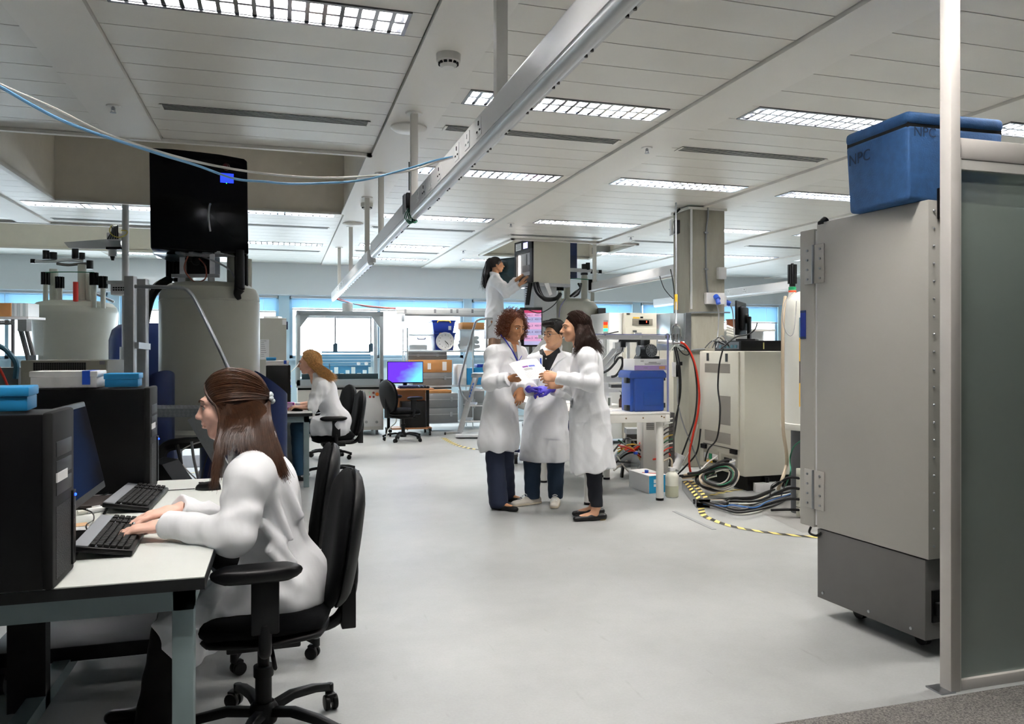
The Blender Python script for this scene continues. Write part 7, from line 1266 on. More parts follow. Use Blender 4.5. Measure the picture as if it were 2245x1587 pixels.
def strands(m, guides, n, r, jit=.006, wav=0, wf=6, pts=12, taper=.3, rr=random, side=4, endjit=0.02):
    G = [smooth_path(g, 6) for g in guides]
    G = [[g[min(len(g) - 1, round(i * (len(g) - 1) / (pts - 1)))] for i in range(pts)] for g in G]
    for _ in range(n):
        u = rr.random() * (len(G) - 1); i = int(u); f = u - i; o = Vector((rr.gauss(0, 1), rr.gauss(0, 1), rr.gauss(0, 1))) * jit; o2 = Vector((rr.gauss(0, 1), rr.gauss(0, 1), rr.gauss(0, 1))) * endjit; ph = rr.random() * 6.28; w = Vector((rr.gauss(0, 1), rr.gauss(0, 1), rr.gauss(0, .4))).normalized(); cutl = rr.uniform(.82, 1); P = []
        for k in range(pts): t = k / (pts - 1) * cutl; x = t * (pts - 1); a = min(int(x), pts - 2); b = x - a; A = G[i][a].lerp(G[i][a + 1], b); B = G[min(i + 1, len(G) - 1)][a].lerp(G[min(i + 1, len(G) - 1)][a + 1], b); P.append(A.lerp(B, f) + o * (.4 + .6 * t) + o2 * t * t + w * (wav * math.sin(wf * t * 6.28 + ph) * min(1, t * 3)))
        m.tube(P, r, side, 1, taper=r * taper)
def on_shell(HM, x, y, z, e=1.08, r=(.082, .101, .092), c=(0, -.025, .040)):
    v = Vector(((x - c[0]) / r[0], (y - c[1]) / r[1], (z - c[2]) / r[2])).normalized(); return HM @ Vector((v.x * r[0] * e + c[0], v.y * r[1] * e + c[1], v.z * r[2] * e + c[2]))
def skin(name, col, lip): return [mat('skin_' + name, col, .5, noise=.05, nscale=20, spec=.35), mat('lips_' + name, lip, .4)]
def hairmat(name, col, rough=.42): return mat('hair_' + name, col, rough, noise=.35, nscale=60, spec=.4)
COAT = mat('lab_coat_cotton', '#eeeff2', .75, bump=.35, bscale=11, spec=.2, bdist=.02, stretch=(1, 1, .45))
def bvh_of(*objs):
    vs, fs = [], []
    for o in objs: b = len(vs); Mx_ = rootm(o); vs += [Mx_ @ v.co for v in o.data.vertices]; fs += [tuple(i + b for i in p.vertices) for p in o.data.polygons]
    return BVHTree.FromPolygons(vs, fs)
EYEP = Vector((0, 0, EYE))
def patch(name, bvh, corners, m, t, off=.004, nu=10, nv=10, thick=.003):
    """cloth piece laid on the garment: four picture corners, cast onto its surface"""
    c = corners; vs = []; ok = True; last = None; ds = []
    for j in range(nv + 1):
        for i in range(nu + 1):
            u, v = i / nu, j / nv; x = (c[0][0] * (1 - u) + c[1][0] * u) * (1 - v) + (c[3][0] * (1 - u) + c[2][0] * u) * v; y = (c[0][1] * (1 - u) + c[1][1] * u) * (1 - v) + (c[3][1] * (1 - u) + c[2][1] * u) * v
            d = (R(x, y, 1) - EYEP).normalized(); h = bvh.ray_cast(EYEP, d); ds.append((d, h[3]))
    good = [q[1] for q in ds if q[1] is not None]
    if not good: return None
    med = sorted(good)[len(good) // 2]; outer = []; inner = []
    for d, L in ds: L = med if L is None or abs(L - med) > .18 else L; outer.append(EYEP + d * (L - off)); inner.append(EYEP + d * (L - off + thick))
    N = nu + 1; n0 = len(outer); q = [(j * N + i, j * N + i + 1, (j + 1) * N + i + 1, (j + 1) * N + i) for j in range(nv) for i in range(nu)]; fs = q + [tuple(n0 + k for k in f[::-1]) for f in q]
    rim = [i for i in range(N)] + [j * N + nu for j in range(1, nv + 1)] + [nv * N + i for i in range(nu - 1, -1, -1)] + [j * N for j in range(nv - 1, 0, -1)]
    fs += [(rim[k], n0 + rim[k], n0 + rim[(k + 1) % len(rim)], rim[(k + 1) % len(rim)]) for k in range(len(rim))]
    return MB().add(outer + inner, fs).build(name, m, t, ang=60)
def cloth_noise(a, seed):
    s = seed * 1.7
    def fn(X, Y, Z):
        w1 = np.sin(15 * Y + 6 * Z + s) + .7 * np.sin(19 * X - 8 * Z); p = 52 * X + 40 * Y + 20 * Z + 2.4 * w1 + s; q = 40 * X - 46 * Y - 34 * Z + 2.1 * np.sin(13 * Z + 9 * X + s)
        m = np.clip(.5 + .8 * np.sin(7 * X + 5 * Y + 6.5 * Z + s), 0, 1); m2 = np.clip(.5 + .8 * np.sin(6 * X - 7 * Y + 5 * Z + 2 * s), 0, 1)
        return a * (m * (2 * np.abs(np.sin(p * .5)) - 1.2) + m2 * (2 * np.abs(np.sin(q * .5)) - 1.2) + .2 * np.sin(61 * Z + 53 * X - 49 * Y + s))
    return fn
def skirt_folds(c, z0, z1, amp, n, ph):
    return lambda X, Y, Z: -amp * np.clip((z1 - Z) / (z1 - z0), 0, 1) * np.sin(n * np.arctan2(Y - c[1], X - c[0]) + ph + 2.2 * Z)
def shoe(t, heel, toe, m, h=.055, w=.038, sole=None, name='shoe', low=False):
    heel = Vector(heel); toe = Vector(toe); F = Field(*bounds([heel, toe, heel + UP * .1], .06), .004); d = (toe - heel); F.cap(heel + UP * w * .8, heel + d * .4 + UP * w * .8, w * .9, w * .95, .02); F.cap(heel + d * .35 + UP * w * .75, toe - d.normalized() * w * .8 + UP * w * .55, w, w * .85, .02, flat=((0, 0, 1), .75))
    if not low: F.cap(heel + d * .12 + UP * .05, heel + d * .3 + UP * h * 1.2, w * .8, w * .75, .02)
    if low: F.cut(tuple(heel + UP * .052), tuple(UP - d.normalized() * .05)); F.cap(heel + d * .26 + UP * .062, heel + d * .62 + UP * .060, w * .62, w * .5, .008, op='-')
    F.cut((0, 0, .003), (0, 0, -1)); o = F.mesh(name, m, t, 1)
    if sole: F2 = Field(*bounds([heel, toe], .06), .004); F2.cap(heel + UP * .008, heel + d * .5 + UP * .008, w * .98, w * 1.02, .01); F2.cap(heel + d * .5 + UP * .008, toe - d.normalized() * w * .8 + UP * .008, w * 1.03, w * .9, .01); F2.cut((0, 0, .022), (0, 0, 1)); F2.cut((0, 0, .002), (0, 0, -1)); F2.mesh('sole', sole, t, 1)
    return o
def coat_field(J, lo, hi, res, wid, dep, fl, hem=None, skirt=None, sleeve=(.062, .052, .050), flatn=None, seed=1, waist=1.0, sh=.085, smooth=.03):
    """torso, shoulders, skirt and sleeves of a lab coat"""
    F = Field(lo, hi, res); n = flatn; ch, pe = J['chest'], J['pelvis']
    F.cap(ch + UP * .06, ch - UP * .06, wid * .98, wid * .96, .03, (n, dep)); F.cap(ch, pe, wid * .98, wid * waist, .03, (n, dep))
    F.cap(J['shL'], J['shR'], sh, sh, .04, (n, .9)); F.cap(J['neck'] - UP * .02, ch, .075, wid * .8, .05, (n, dep))
    if skirt:
        for a, b, ra, rb in skirt: F.cap(a, b, ra, rb, .03, (n, fl))
    for s in 'LR':
        S, E_, Wr = J['sh' + s], J['el' + s], J['wr' + s]; F.cap(S, E_, sleeve[0] + .010, sleeve[0], .03, wr=(.005, 62, seed)); F.ell(E_, (sleeve[0] * 1.02,) * 3, None, .03); e = Vector(Wr) - Vector(E_); e.normalize(); W2 = Vector(Wr) - e * J.get('cuff' + s, .01); F.cap(E_, W2, sleeve[0] * .98, sleeve[2], .018, wr=(.0045, 58, seed + 1)); F.cap(W2 - e * .055, W2 + e * .004, sleeve[2] + .004, sleeve[2] + .005, .004); F.cut_local(W2 + e * .012, e, sleeve[2] * 1.7); F.cap(J['neck'] - UP * .015, S, .052, sh * .8, .04)
    return F
def collar(F, c, fdir, r=.068, h=.045, tilt=.02, open_=50):
    f = Vector(fdir); f.z = 0; f.normalize(); x = f.cross(UP); P = []
    for k in range(17):
        a = math.radians(open_ + (360 - 2 * open_) * k / 16); P.append(Vector(c) + f * math.cos(a) * r + x * math.sin(a) * r + UP * (tilt * -math.cos(a)))
    for p, q in zip(P, P[1:]): F.cap(p, q, .010, .010, .008); F.cap(p + UP * h * .5, q + UP * h * .5, .009, .009, .02); F.cap(p + (p - Vector(c)) * .06 + UP * h, q + (q - Vector(c)) * .06 + UP * h, .008, .008, .02)
def person(label, loc): return thing('person', label, 'person', (loc[0], loc[1], 0))
def body(t, J, HM, sk, res, hands, s=1, male=False, arm=(.046, .036, .027), leg=(.075, .052, .038), tor=.105, nrm=None, nose=1, legs=True, extra=(), neck=.052):
    pts = [v for k, v in J.items() if isinstance(v, Vector)] + [HM.translation + UP * .16] + [w + d * .2 for w, d, *_ in hands.values()] + [HM @ Vector((0, .13, 0)), HM @ Vector((0, -.13, 0))]
    F = Field(*bounds(pts, .10), res); add_head(F, HM, s, male, nose); n = nrm; hc = HM @ Vector((0, -.022, -.055)); F.cap(hc, J['neck'], neck, neck * 1.08, .02); F.cap(J['neck'], J['chest'], .06, tor, .05, (n, .75)); F.cap(J['chest'], J['pelvis'], tor, tor, .05, (n, .75))
    for q in 'LR':
        F.cap(J['neck'] - UP * .03, J['sh' + q], .05, .05, .03); F.cap(J['sh' + q], J['el' + q], arm[0], arm[1], .02); F.cap(J['el' + q], J['wr' + q], arm[1] + .002, arm[2], .02, None)
        if legs: F.cap(J['hip' + q], J['kn' + q], leg[0], leg[1], .02); F.cap(J['kn' + q], J['an' + q], leg[1], leg[2], .02)
        if q in hands: w, d, palm, th, cu, *rest = hands[q]; tp = add_hand(F, w, d, palm, th, cu, s, *(rest or [])); J['tips' + q] = tp
    for e in extra: F.cap(*e)
    lips = [(HM @ Vector((0, .097, -.0562)) * 1.0, (.021 * s, .014 * s, .0115 * s), HM, 1)]; o = F.mesh('body', sk, t, 1, lips); return o
def trousers(t, J, m, res, ra=(.095, .075, .062), nrm=None, hip=.13, cutz=None, flare=0, seed=1, top=True, topcut=None):
    pts = [J['hipL'], J['hipR'], J['knL'], J['knR'], J['anL'], J['anR']]; F = Field(*bounds(pts, .17), res)
    if top: F.cap(J['hipL'], J['hipR'], hip, hip, .04, (nrm, .8))
    for q in 'LR': F.cap(J['hip' + q], J['kn' + q], ra[0], ra[1], .02, wr=(.0018, 40, seed)); F.cap(J['kn' + q], J['an' + q], ra[1], ra[2] + flare, .015, wr=(.002, 60, seed + 2))
    if cutz is not None: F.cut((0, 0, cutz), (0, 0, -1))
    if topcut: F.cut(*topcut)
    return F.mesh('trousers', m, t, 1)
# ---------------------------------------------------------------- curly haired person (standing, reading the papers)
JEAN = mat('dark_denim', '#16283c', .85, bump=.2, bscale=300); NAVYT = mat('navy_trouser', '#20283f', .8, bump=.1, bscale=200); BLK = mat('black_leather', '#0c0c0e', .35); BLACKT = mat('black_trouser', '#08080a', .9)
t = person('person with curly brown hair and blue lanyard holding papers with two others', base(1095, 6.65)); D = 6.65; FN = (CR * .80 - CF * .60).normalized(); HM = head_matrix(R(1127, 717, 6.66), 38, 14, -4)
J = dict(neck=R(1122, 764, 6.68), chest=R(1108, 812, 6.68), pelvis=R(1096, 895, 6.68), shL=R(1137, 779, 6.84), shR=R(1083, 778, 6.56), elR=R(1074, 838, 6.46), wrR=R(1114, 831, 6.36), elL=R(1147, 822, 6.78), wrL=R(1144, 852, 6.64), cuffR=.0, cuffL=.005,
         hipL=R(1104, 915, 6.76), hipR=R(1087, 915, 6.6), knL=R(1107, 1000, 6.78), knR=R(1085, 1005, 6.6), anL=R(1109, 1083, 6.98), anR=R(1093, 1098, 6.62))
hands = dict(R=(J['wrR'], CR * .93 - CF * .05 - UP * .05, UP * .75 + CF * .35, -CF * .6 + UP * .5 , (.42, .5, .5, .45)), L=(J['wrL'], -UP * .95 - CR * .15 - CF * .15, CR * -.2 + CF * .9, -CR * .8 - CF * .4, (.3, .32, .36, .4)))
SKc = skin('tan', '#b8835e', '#a05c54'); ft = lambda an, dr: ((an, Vector((an.x, an.y, .045)) + dr.normalized() * .02, .034, .031, .02), (Vector((an.x, an.y, .045)) + dr.normalized() * .02, Vector((an.x, an.y, .028)) + dr.normalized() * .13, .031, .022, .02)); body(t, J, HM, SKc, .005, hands, nrm=FN, extra=ft(J['anR'], CR * .85 - CF * .55) + ft(J['anL'], CR * .9 - CF * .35)); face_parts(t, HM, 1, brow='#3a2318')
hx = R(1093, 985, 6.66); sk_ = [(J['pelvis'], R(1093, 965, 6.66), .175, .205)]
lo, hi = bounds([v for v in J.values() if isinstance(v, Vector)], .26); lo[2] = .45; F = coat_field(J, lo, hi, .007, .165, .70, .78, skirt=sk_, flatn=FN, seed=2, sleeve=(.066, .06, .056)); collar(F, J['neck'] + UP * .01, FN, .072, .05, .025, 60)
zh = R(1093, 986, 6.66).z; F.cut((0, 0, zh), (0, 0, -1)); F.wave(skirt_folds(J['pelvis'], zh, J['pelvis'].z + .1, .011, 7, 1)); F.wave(cloth_noise(.0032, 1)); co = F.mesh('lab_coat', COAT, t, 1); bv = bvh_of(co)
patch('coat_pocket', bv, [(1077, 879), (1118, 880), (1119, 928), (1079, 927)], COAT, t, .006); patch('lapel', bv, [(1106, 742), (1117, 757), (1133, 795), (1118, 780)], COAT, t, .010, thick=.006); patch('lapel', bv, [(1131, 745), (1140, 752), (1146, 780), (1137, 796)], COAT, t, .010, thick=.006)
patch('coat_placket', bv, [(1131, 800), (1136, 800), (1130, 985), (1124, 985)], COAT, t, .004, 3, 24); patch('blouse', bv, [(1117, 746), (1133, 744), (1137, 788), (1133, 790)], mat('grey_check_blouse', '#8a8a90', .8, noise=.4, nscale=90), t, .005); patch('skin_neckline', bv, [(1120, 744), (1131, 744), (1133, 770), (1129, 772)], SKc[0], t, .008)
def pxpath(bv, pts, off, dflt=6.6):
    ds = [(R(x, y, 1) - EYEP).normalized() for x, y in pts]; hs = [bv.ray_cast(EYEP, d)[3] for d in ds]; g = [h for h in hs if h] or [dflt]; hs = [h if h and abs(h - g[0]) < .3 else g[0] for h in hs]
    return [EYEP + d * (h - off) for d, h in zip(ds, hs)]
MB().tube(pxpath(bv, [(1097, 733), (1108, 746), (1120, 764), (1128, 778), (1135, 792)], .012), .0055, 6, 5).tube(pxpath(bv, [(1135, 792), (1140, 787), (1144, 780)], .012), .003, 6, 3).build('lanyard', mat('lanyard_blue', '#2a34b4', .5), t)
trousers(t, J, NAVYT, .006, (.1, .078, .068), FN, .10, .02, flare=.016, seed=3, topcut=((0, 0, zh + .012), (0, 0, 1)))
for nm, an, dr in (('R', J['anR'], CR * .85 - CF * .55), ('L', J['anL'], CR * .9 - CF * .35)): h = Vector((an.x, an.y, 0)) - dr.normalized() * .05; shoe(t, h, h + dr.normalized() * .245, BLK, .05, .036, low=True)
cb_ = Field(*bounds([HM.translation], .26), .006); cb_.ell(HM @ Vector((0, -.03, .04)), (.086, .093, .094), HM, .02); cb_.ell(HM @ Vector((.062, -.03, -.03)), (.045, .06, .065), HM, .03); cb_.ell(HM @ Vector((-.062, -.03, -.03)), (.045, .06, .065), HM, .03); cb_.ell(HM @ Vector((0, .10, -.03)), (.062, .09, .10), HM, .02, '-'); HB = hairmat('auburn_curl', '#6e3c22', .5); cb_.mesh('hair', hairmat('auburn_base', '#6e3c22', .9), t, 1)
m = MB(); r_ = random.Random(21)
for k in range(2000):
    a = r_.uniform(0, 2 * PI); b = r_.uniform(-.8, 1); q = Vector((math.cos(a) * math.sqrt(1 - b * b), math.sin(a) * math.sqrt(1 - b * b), b)); lobe = k % 3
    if lobe == 0:
        if q.y > .33 and q.z < .36: continue
        b0 = Vector((q.x * .096, q.y * .098 - .028, q.z * .100 + .036))
    else:
        sx = 1 if lobe == 1 else -1
        if q.x * sx < -.2: continue
        b0 = Vector((sx * .066 + q.x * .052, -.022 + q.y * .070, -.02 + q.z * .078))
        if b0.y > .030: continue
    if b0.y > .05 and b0.z < .092: continue
    b0 = HM @ b0; o = (HM.to_3x3() @ q); ax = (o + Vector((r_.gauss(0, .6), r_.gauss(0, .6), r_.gauss(0, .5) - .3))).normalized(); u = ax.orthogonal().normalized(); w = ax.cross(u); L = r_.uniform(.025, .055); rad = r_.uniform(.0045, .009); ph = r_.random() * 6; tw = r_.uniform(1.5, 2.6)
    m.tube([b0 + ax * L * i / 20 + (u * math.cos(ph + tw * 6.28 * i / 20) + w * math.sin(ph + tw * 6.28 * i / 20)) * rad for i in range(21)], .0015, 3, 1)
m.build('hair_curls', [hairmat('auburn_curl', '#6e3c22', .5)], t)
# papers held between the two
pc = [R(1120, 800, 6.33), R(1176, 791, 6.40), R(1206, 829, 6.24), R(1148, 836, 6.20)]
def sheet(label, dz, sh, wr=True):
    t_ = thing('document_page', label, 'paper', pc[0], 0, 'documents held by the group'); n = ((pc[1] - pc[0]).cross(pc[3] - pc[0])).normalized(); n = n if n.dot(EYEP - pc[0]) > 0 else -n; sh = (pc[0] - pc[3]).normalized() * sh[0] + (pc[1] - pc[0]).normalized() * sh[1]; Q = [p + sh + n * dz for p in pc]; vs = []; N = 10
    for j in range(N + 1):
        for i in range(N + 1): u, v = i / N, j / N; p = (Q[0].lerp(Q[1], u)).lerp(Q[3].lerp(Q[2], u), v) + n * (.012 * math.sin(PI * u) * (1 - v * .4)); vs.append(p)
    n1 = len(vs); vs2 = [p - n * .0008 for p in vs]; q = [(j * (N + 1) + i, j * (N + 1) + i + 1, (j + 1) * (N + 1) + i + 1, (j + 1) * (N + 1) + i) for j in range(N) for i in range(N)]
    MB().add(vs + vs2, q + [tuple(n1 + k for k in f[::-1]) for f in q]).build('page', PAPER, t_, ang=80); return t_, (lambda u, v, e=.0012: (Q[0].lerp(Q[1], u)).lerp(Q[3].lerp(Q[2], u), v) + n * (.012 * math.sin(PI * u) * (1 - v * .4) + e))
pg, fn = sheet('front printed page held by the two standing people', .004, (0, 0)); sheet('page fanned out behind the front printed page', -.001, (.018, -.008)); sheet('plain page at the back of the fanned papers', -.006, (.032, .02))
m = MB()
def strip(u0, u1, v0, v1, mi):
    k = 6
    for i in range(k): a, b = u0 + (u1 - u0) * i / k, u0 + (u1 - u0) * (i + 1) / k; m.add([fn(a, v0), fn(b, v0), fn(b, v1), fn(a, v1)], [(0, 1, 2, 3)], mi)
strip(.30, .52, .24, .33, 1); strip(.54, .78, .24, .33, 0)
for k, (u1) in enumerate((.62, .62, .6)): strip(.3, u1, .40 + .035 * k, .415 + .035 * k, 2)
for u0, u1, v0, v1 in ((.28, .64, .39, .396), (.28, .64, .60, .606), (.28, .285, .39, .6), (.635, .64, .39, .6)): strip(u0, u1, v0, v1, 2)
for k in range(7): strip(.2, .8 - .05 * (k % 3), .66 + .04 * k, .668 + .04 * k, 3)
m.build('printing', [INKB, INKP, INK, GREYINK], pg, flat=True)
# ---------------------------------------------------------------- person with glasses and purple gloves
t = person('person with short black hair, glasses and purple gloves between the other two', base(1197, 6.85)); FN = (-CF * .9 - CR * .42).normalized(); HM = head_matrix(R(1215, 734, 6.80), -47, 2, 3)
J = dict(neck=R(1208, 772, 6.86), chest=R(1202, 822, 6.86), pelvis=R(1197, 905, 6.86), shR=R(1170, 797, 6.82), shL=R(1246, 795, 6.9), elR=R(1156, 850, 6.72), wrR=R(1166, 853, 6.55), elL=R(1250, 860, 6.74), wrL=R(1212, 853, 6.58), cuffR=.02, cuffL=.025,
         hipR=R(1178, 920, 6.86), hipL=R(1216, 920, 6.86), knR=R(1167, 1010, 6.82), knL=R(1218, 1010, 6.84), anR=R(1167, 1088, 6.86), anL=R(1218, 1085, 6.86))
hands = dict(R=(R(1160, 853, 6.56), CR * .75 - CF * .35 + UP * .05, -CF * .2 + CR * .25 - UP * .75, UP * .35 + -CF * .8, (.8, .85, .9, .95)), L=(R(1206, 851, 6.56), -CR * .93 - CF * .15 - UP * .12, -UP * .7 + CF * .45, UP * .2 - CF * .7, (.38, .45, .55, .6)))
SKm = skin('light', '#d9a884', '#bd7a70'); body(t, J, HM, SKm, .005, hands, 1.0, True, nrm=FN, tor=.11); face_parts(t, HM, 1, brow='#15100e', brow_th=.0036, lash=False)
GL = mat('nitrile_purple', '#4b3ec4', .4, bump=.15, bscale=120); F = Field(*bounds([hands['R'][0], hands['L'][0], J['wrL'], R(1185, 850, 6.5)], .16), .004)
for q in 'RL': w, d, pa, th, cu = hands[q]; add_hand(F, w, d, pa, th, cu, 1.08, .05, .007)
F.cap(hands['L'][0], hands['L'][0].lerp(J['elL'], .10), .033, .034, .01); F.cap(hands['R'][0], hands['R'][0].lerp(J['elR'], .25), .033, .034, .01); F.mesh('gloves', GL, t, 1)
lo, hi = bounds([v for v in J.values() if isinstance(v, Vector)], .27); lo[2] = .38; zh = R(1195, 1013, 6.85).z; F = coat_field(J, lo, hi, .007, .175, .68, .8, skirt=[(J['pelvis'], R(1194, 1000, 6.86), .195, .225)], flatn=FN, seed=4, sleeve=(.066, .06, .054)); collar(F, J['neck'] + UP * .0, FN, .080, .045, .03, 70); F.cut((0, 0, zh), (0, 0, -1)); F.wave(skirt_folds(J['pelvis'], zh, J['pelvis'].z + .1, .012, 6, 2)); F.wave(cloth_noise(.0032, 3)); co = F.mesh('lab_coat', COAT, t, 1); bv = bvh_of(co)
SH = mat('black_shirt', '#101218', .8); patch('shirt', bv, [(1183, 774), (1226, 776), (1204, 822), (1190, 832)], SH, t, .006, 12, 12); patch('skin_neckline', bv, [(1192, 768), (1219, 770), (1203, 778), (1198, 780)], SKm[0], t, .009); patch('shirt_collar', bv, [(1182, 768), (1190, 764), (1198, 782), (1184, 776)], SH, t, .014, thick=.006); patch('shirt_collar', bv, [(1225, 762), (1230, 772), (1209, 783), (1201, 780)], SH, t, .014, thick=.006)
patch('lapel', bv, [(1228, 766), (1240, 782), (1214, 800), (1196, 830)], COAT, t, .012, thick=.006); patch('lapel', bv, [(1182, 772), (1190, 778), (1188, 830), (1168, 806)], COAT, t, .010, thick=.006); patch('coat_pocket', bv, [(1188, 911), (1240, 916), (1238, 965), (1186, 960)], COAT, t, .006); patch('lanyard', bv, [(1184, 785), (1187, 785), (1188, 812), (1184, 806)], mat('lanyard_cobalt', '#2056c8', .5), t, .016, 3, 6)
for px, py in ((1197, 786), (1193, 806)): p = pxpath(bv, [(px, py)], .010)[0]; MB().cyl(p, p - CF * .003, .006, n=12).build('shirt_button', WPLAST, t)
trousers(t, J, JEAN, .006, (.098, .078, .066), FN, .10, .05, seed=5, topcut=((0, 0, zh + .012), (0, 0, 1))); SNK = mat('white_sneaker', '#d9d3c8', .55); SOL = mat('rubber_sole', '#c9bda6', .7)
for an, dr in ((J['anR'], -CR * .85 - CF * .6), (J['anL'], -CR * .12 - CF * 1)):
    dr = dr.normalized(); h = Vector((an.x, an.y, 0)) - dr * .055; shoe(t, h, h + dr * .275, SNK, .06, .042, SOL, 'sneaker'); m = MB(); x = dr.cross(UP)
    for k in range(4): c = h + dr * (.13 + .022 * k) + UP * (.094 - .010 * k); m.tube([c - x * .022 - UP * .008, c + UP * .003, c + x * .022 - UP * .008], .003, 6, 4)
    m.build('laces', WPLAST, t)
W = lambda *p: HM @ Vector(p); m = MB()
for q in (-1, 1):
    m.tube([W(q * .031 + .021 * math.cos(a * PI / 8), .1045 - .004 * abs(math.cos(a * PI / 8)), -.002 + .0145 * math.sin(a * PI / 8)) for a in range(17)], .0014, 6, 1); m.tube([W(q * .052, .1, .004), W(q * .070, .06, .004), W(q * .079, .0, .002), W(q * .078, -.018, -.012)], .0014, 6, 4)
m.tube([W(-.010, .104, .0), W(0, .107, .004), W(.010, .104, .0)], .0014, 6, 4); m.build('glasses', BLACK, t)
HK = hairmat('black', '#15100d', .45); F = Field(*bounds([HM.translation], .2), .005); F.ell(W(0, -.024, .042), (.081, .100, .094), HM, .02); F.cap(W(-.045, .07, .098), W(.045, .07, .098), .026, .026, .02); F.ell(W(0, .115, .0), (.095, .085, .078), HM, .015, '-'); F.cut(W(0, -.02, -.035), tuple(HM.to_3x3() @ Vector((0, .35, -1)))); F.mesh('hair', HK, t, 1); m = MB()
O = lambda x, y, z, e=1.07: on_shell(HM, x, y, z, e); gd = [[O(x, -.06, .125), O(x, .0, .14, 1.1), O(x, .05, .12, 1.16), W(x * .95 - .008, .093, .118)] for x in (-.06, -.03, 0, .03, .06)]; strands(m, gd, 420, .0016, .005, rr=random.Random(2), endjit=.006); gd = [[O(q * .03, -.09 + .05 * i, .12), O(q * .08, -.10 + .06 * i, .08), O(q * .09, -.095 + .055 * i, .03), O(q * .09, -.09 + .05 * i, -.015, 1.05)] for q in (-1, 1) for i in range(3)]
strands(m, gd[:3], 330, .0014, .004, rr=random.Random(3), endjit=.005); strands(m, gd[3:], 330, .0014, .004, rr=random.Random(4), endjit=.005); m.build('hair_strands', HK, t)
# ---------------------------------------------------------------- person with long dark wavy hair
t = person('person with long dark wavy hair in white coat and black flats pointing at the papers', base(1300, 6.25)); FN = (-CR * .97 - CF * .22).normalized(); HM = head_matrix(R(1259, 719, 6.27), -74, 3, 0)
J = dict(neck=R(1275, 766, 6.27), chest=R(1286, 815, 6.27), pelvis=R(1292, 905, 6.27), shL=R(1286, 784, 6.12), shR=R(1280, 784, 6.42), elL=R(1296, 838, 6.06), wrL=R(1223, 828, 6.10), elR=R(1262, 850, 6.42), wrR=R(1228, 842, 6.36), cuffL=.0, cuffR=.03,
         hipL=R(1298, 930, 6.2), hipR=R(1298, 930, 6.36), knL=R(1302, 1030, 6.2), knR=R(1302, 1030, 6.36), anL=R(1308, 1108, 6.2), anR=R(1304, 1102, 6.4))
hands = dict(L=(R(1221, 827, 6.10), -CR * .96 + CF * .02 + UP * .03, UP * -.35 + CF * .9, UP * .8 - CF * .3, (.30, .36, .42, .45)), R=(R(1230, 842, 6.36), -CR, CF, UP, (.4, .4, .4, .4)))
SKd = skin('olive', '#d09e7e', '#b06a62'); body(t, J, HM, SKd, .005, hands, nrm=FN, nose=1.04, leg=(.07, .05, .034), extra=ft(J['anL'], FN) + ft(J['anR'], FN)); face_parts(t, HM, 1, brow='#17100c')
lo, hi = bounds([v for v in J.values() if isinstance(v, Vector)], .28); lo[2] = .30; F = coat_field(J, lo, hi, .007, .170, .74, .95, skirt=[(J['pelvis'], R(1299, 1022, 6.27), .172, .185)], flatn=FN, seed=6, sleeve=(.07, .062, .048)); collar(F, J['neck'] - UP * .01, FN, .07, .045, .02, 60); pz = R(1300, 1030, 6.27); F.cut(tuple(pz), tuple((-UP + CR * .17))); F.wave(skirt_folds(J['pelvis'], pz.z, J['pelvis'].z + .15, .010, 6, 4)); F.wave(cloth_noise(.0032, 5)); co = F.mesh('lab_coat', COAT, t, 1); bv = bvh_of(co)
patch('coat_pocket', bv, [(1249, 873), (1290, 874), (1291, 926), (1252, 926)], COAT, t, .006)
trousers(t, J, mat('black_blue_jean', '#10131d', .85), .006, (.085, .066, .05), FN, .10, .11, seed=7, topcut=((0, 0, pz.z + .03), (0, 0, 1)))
for an, dz in ((J['anL'], 0), (J['anR'], 0)): dr = FN; h = Vector((an.x, an.y, 0)) - dr * .055; shoe(t, h, h + dr * .25, BLK, .05, .035, name='flat_shoe', low=True); MB().box(h + UP * .013 + dr * .012, (.05, .05, .022), math.atan2(dr.y, dr.x)).build('gold_heel', mat('gold_heel', '#c9a868', .35, .6), t, bevel=.006)
W = lambda *p: HM @ Vector(p); HD = hairmat('dark_wavy', '#2a1b15', .38); F = Field(*bounds([HM.translation, R(1315, 780, 6.2), R(1255, 775, 6.2)], .2), .006); F.ell(W(0, -.025, .040), (.080, .097, .088), HM, .02); F.ell(W(0, .112, -.02), (.075, .075, .10), HM, .015, '-')
for a, b, ra, rb in ((R(1276, 715, 6.26), R(1288, 740, 6.24), .060, .05), (R(1288, 740, 6.22), R(1304, 760, 6.22), .045, .02), (R(1272, 728, 6.18), R(1264, 755, 6.14), .032, .02), (W(-.068, -.01, .02), W(-.066, -.03, -.06), .024, .02), (W(.068, -.01, .02), W(.07, -.03, -.06), .03, .03)): F.cap(a, b, ra, rb, .03)
F.mesh('hair', hairmat('dark_wavy_base', '#2a1b15', .85), t, 1); m = MB(); r_ = random.Random(9)
O = lambda x, y, z, e=1.08: on_shell(HM, -x, y, z, e)
g1 = [[O(.008, .075 - .024 * i, .13), O(.055, .06 - .026 * i, .10), O(.086, .035 - .026 * i, .05), O(.088, .02 - .024 * i, -.02, 1.12), R(1266 + 5.5 * i, 742 - i, 6.13), R(1263 + 8 * i, 760 - i, 6.11), R(1254 + 9.5 * i, 779 - 1.2 * i, 6.10)] for i in range(7)]; strands(m, g1, 1500, .0017, .006, .010, 2.6, 20, rr=r_, endjit=.012)
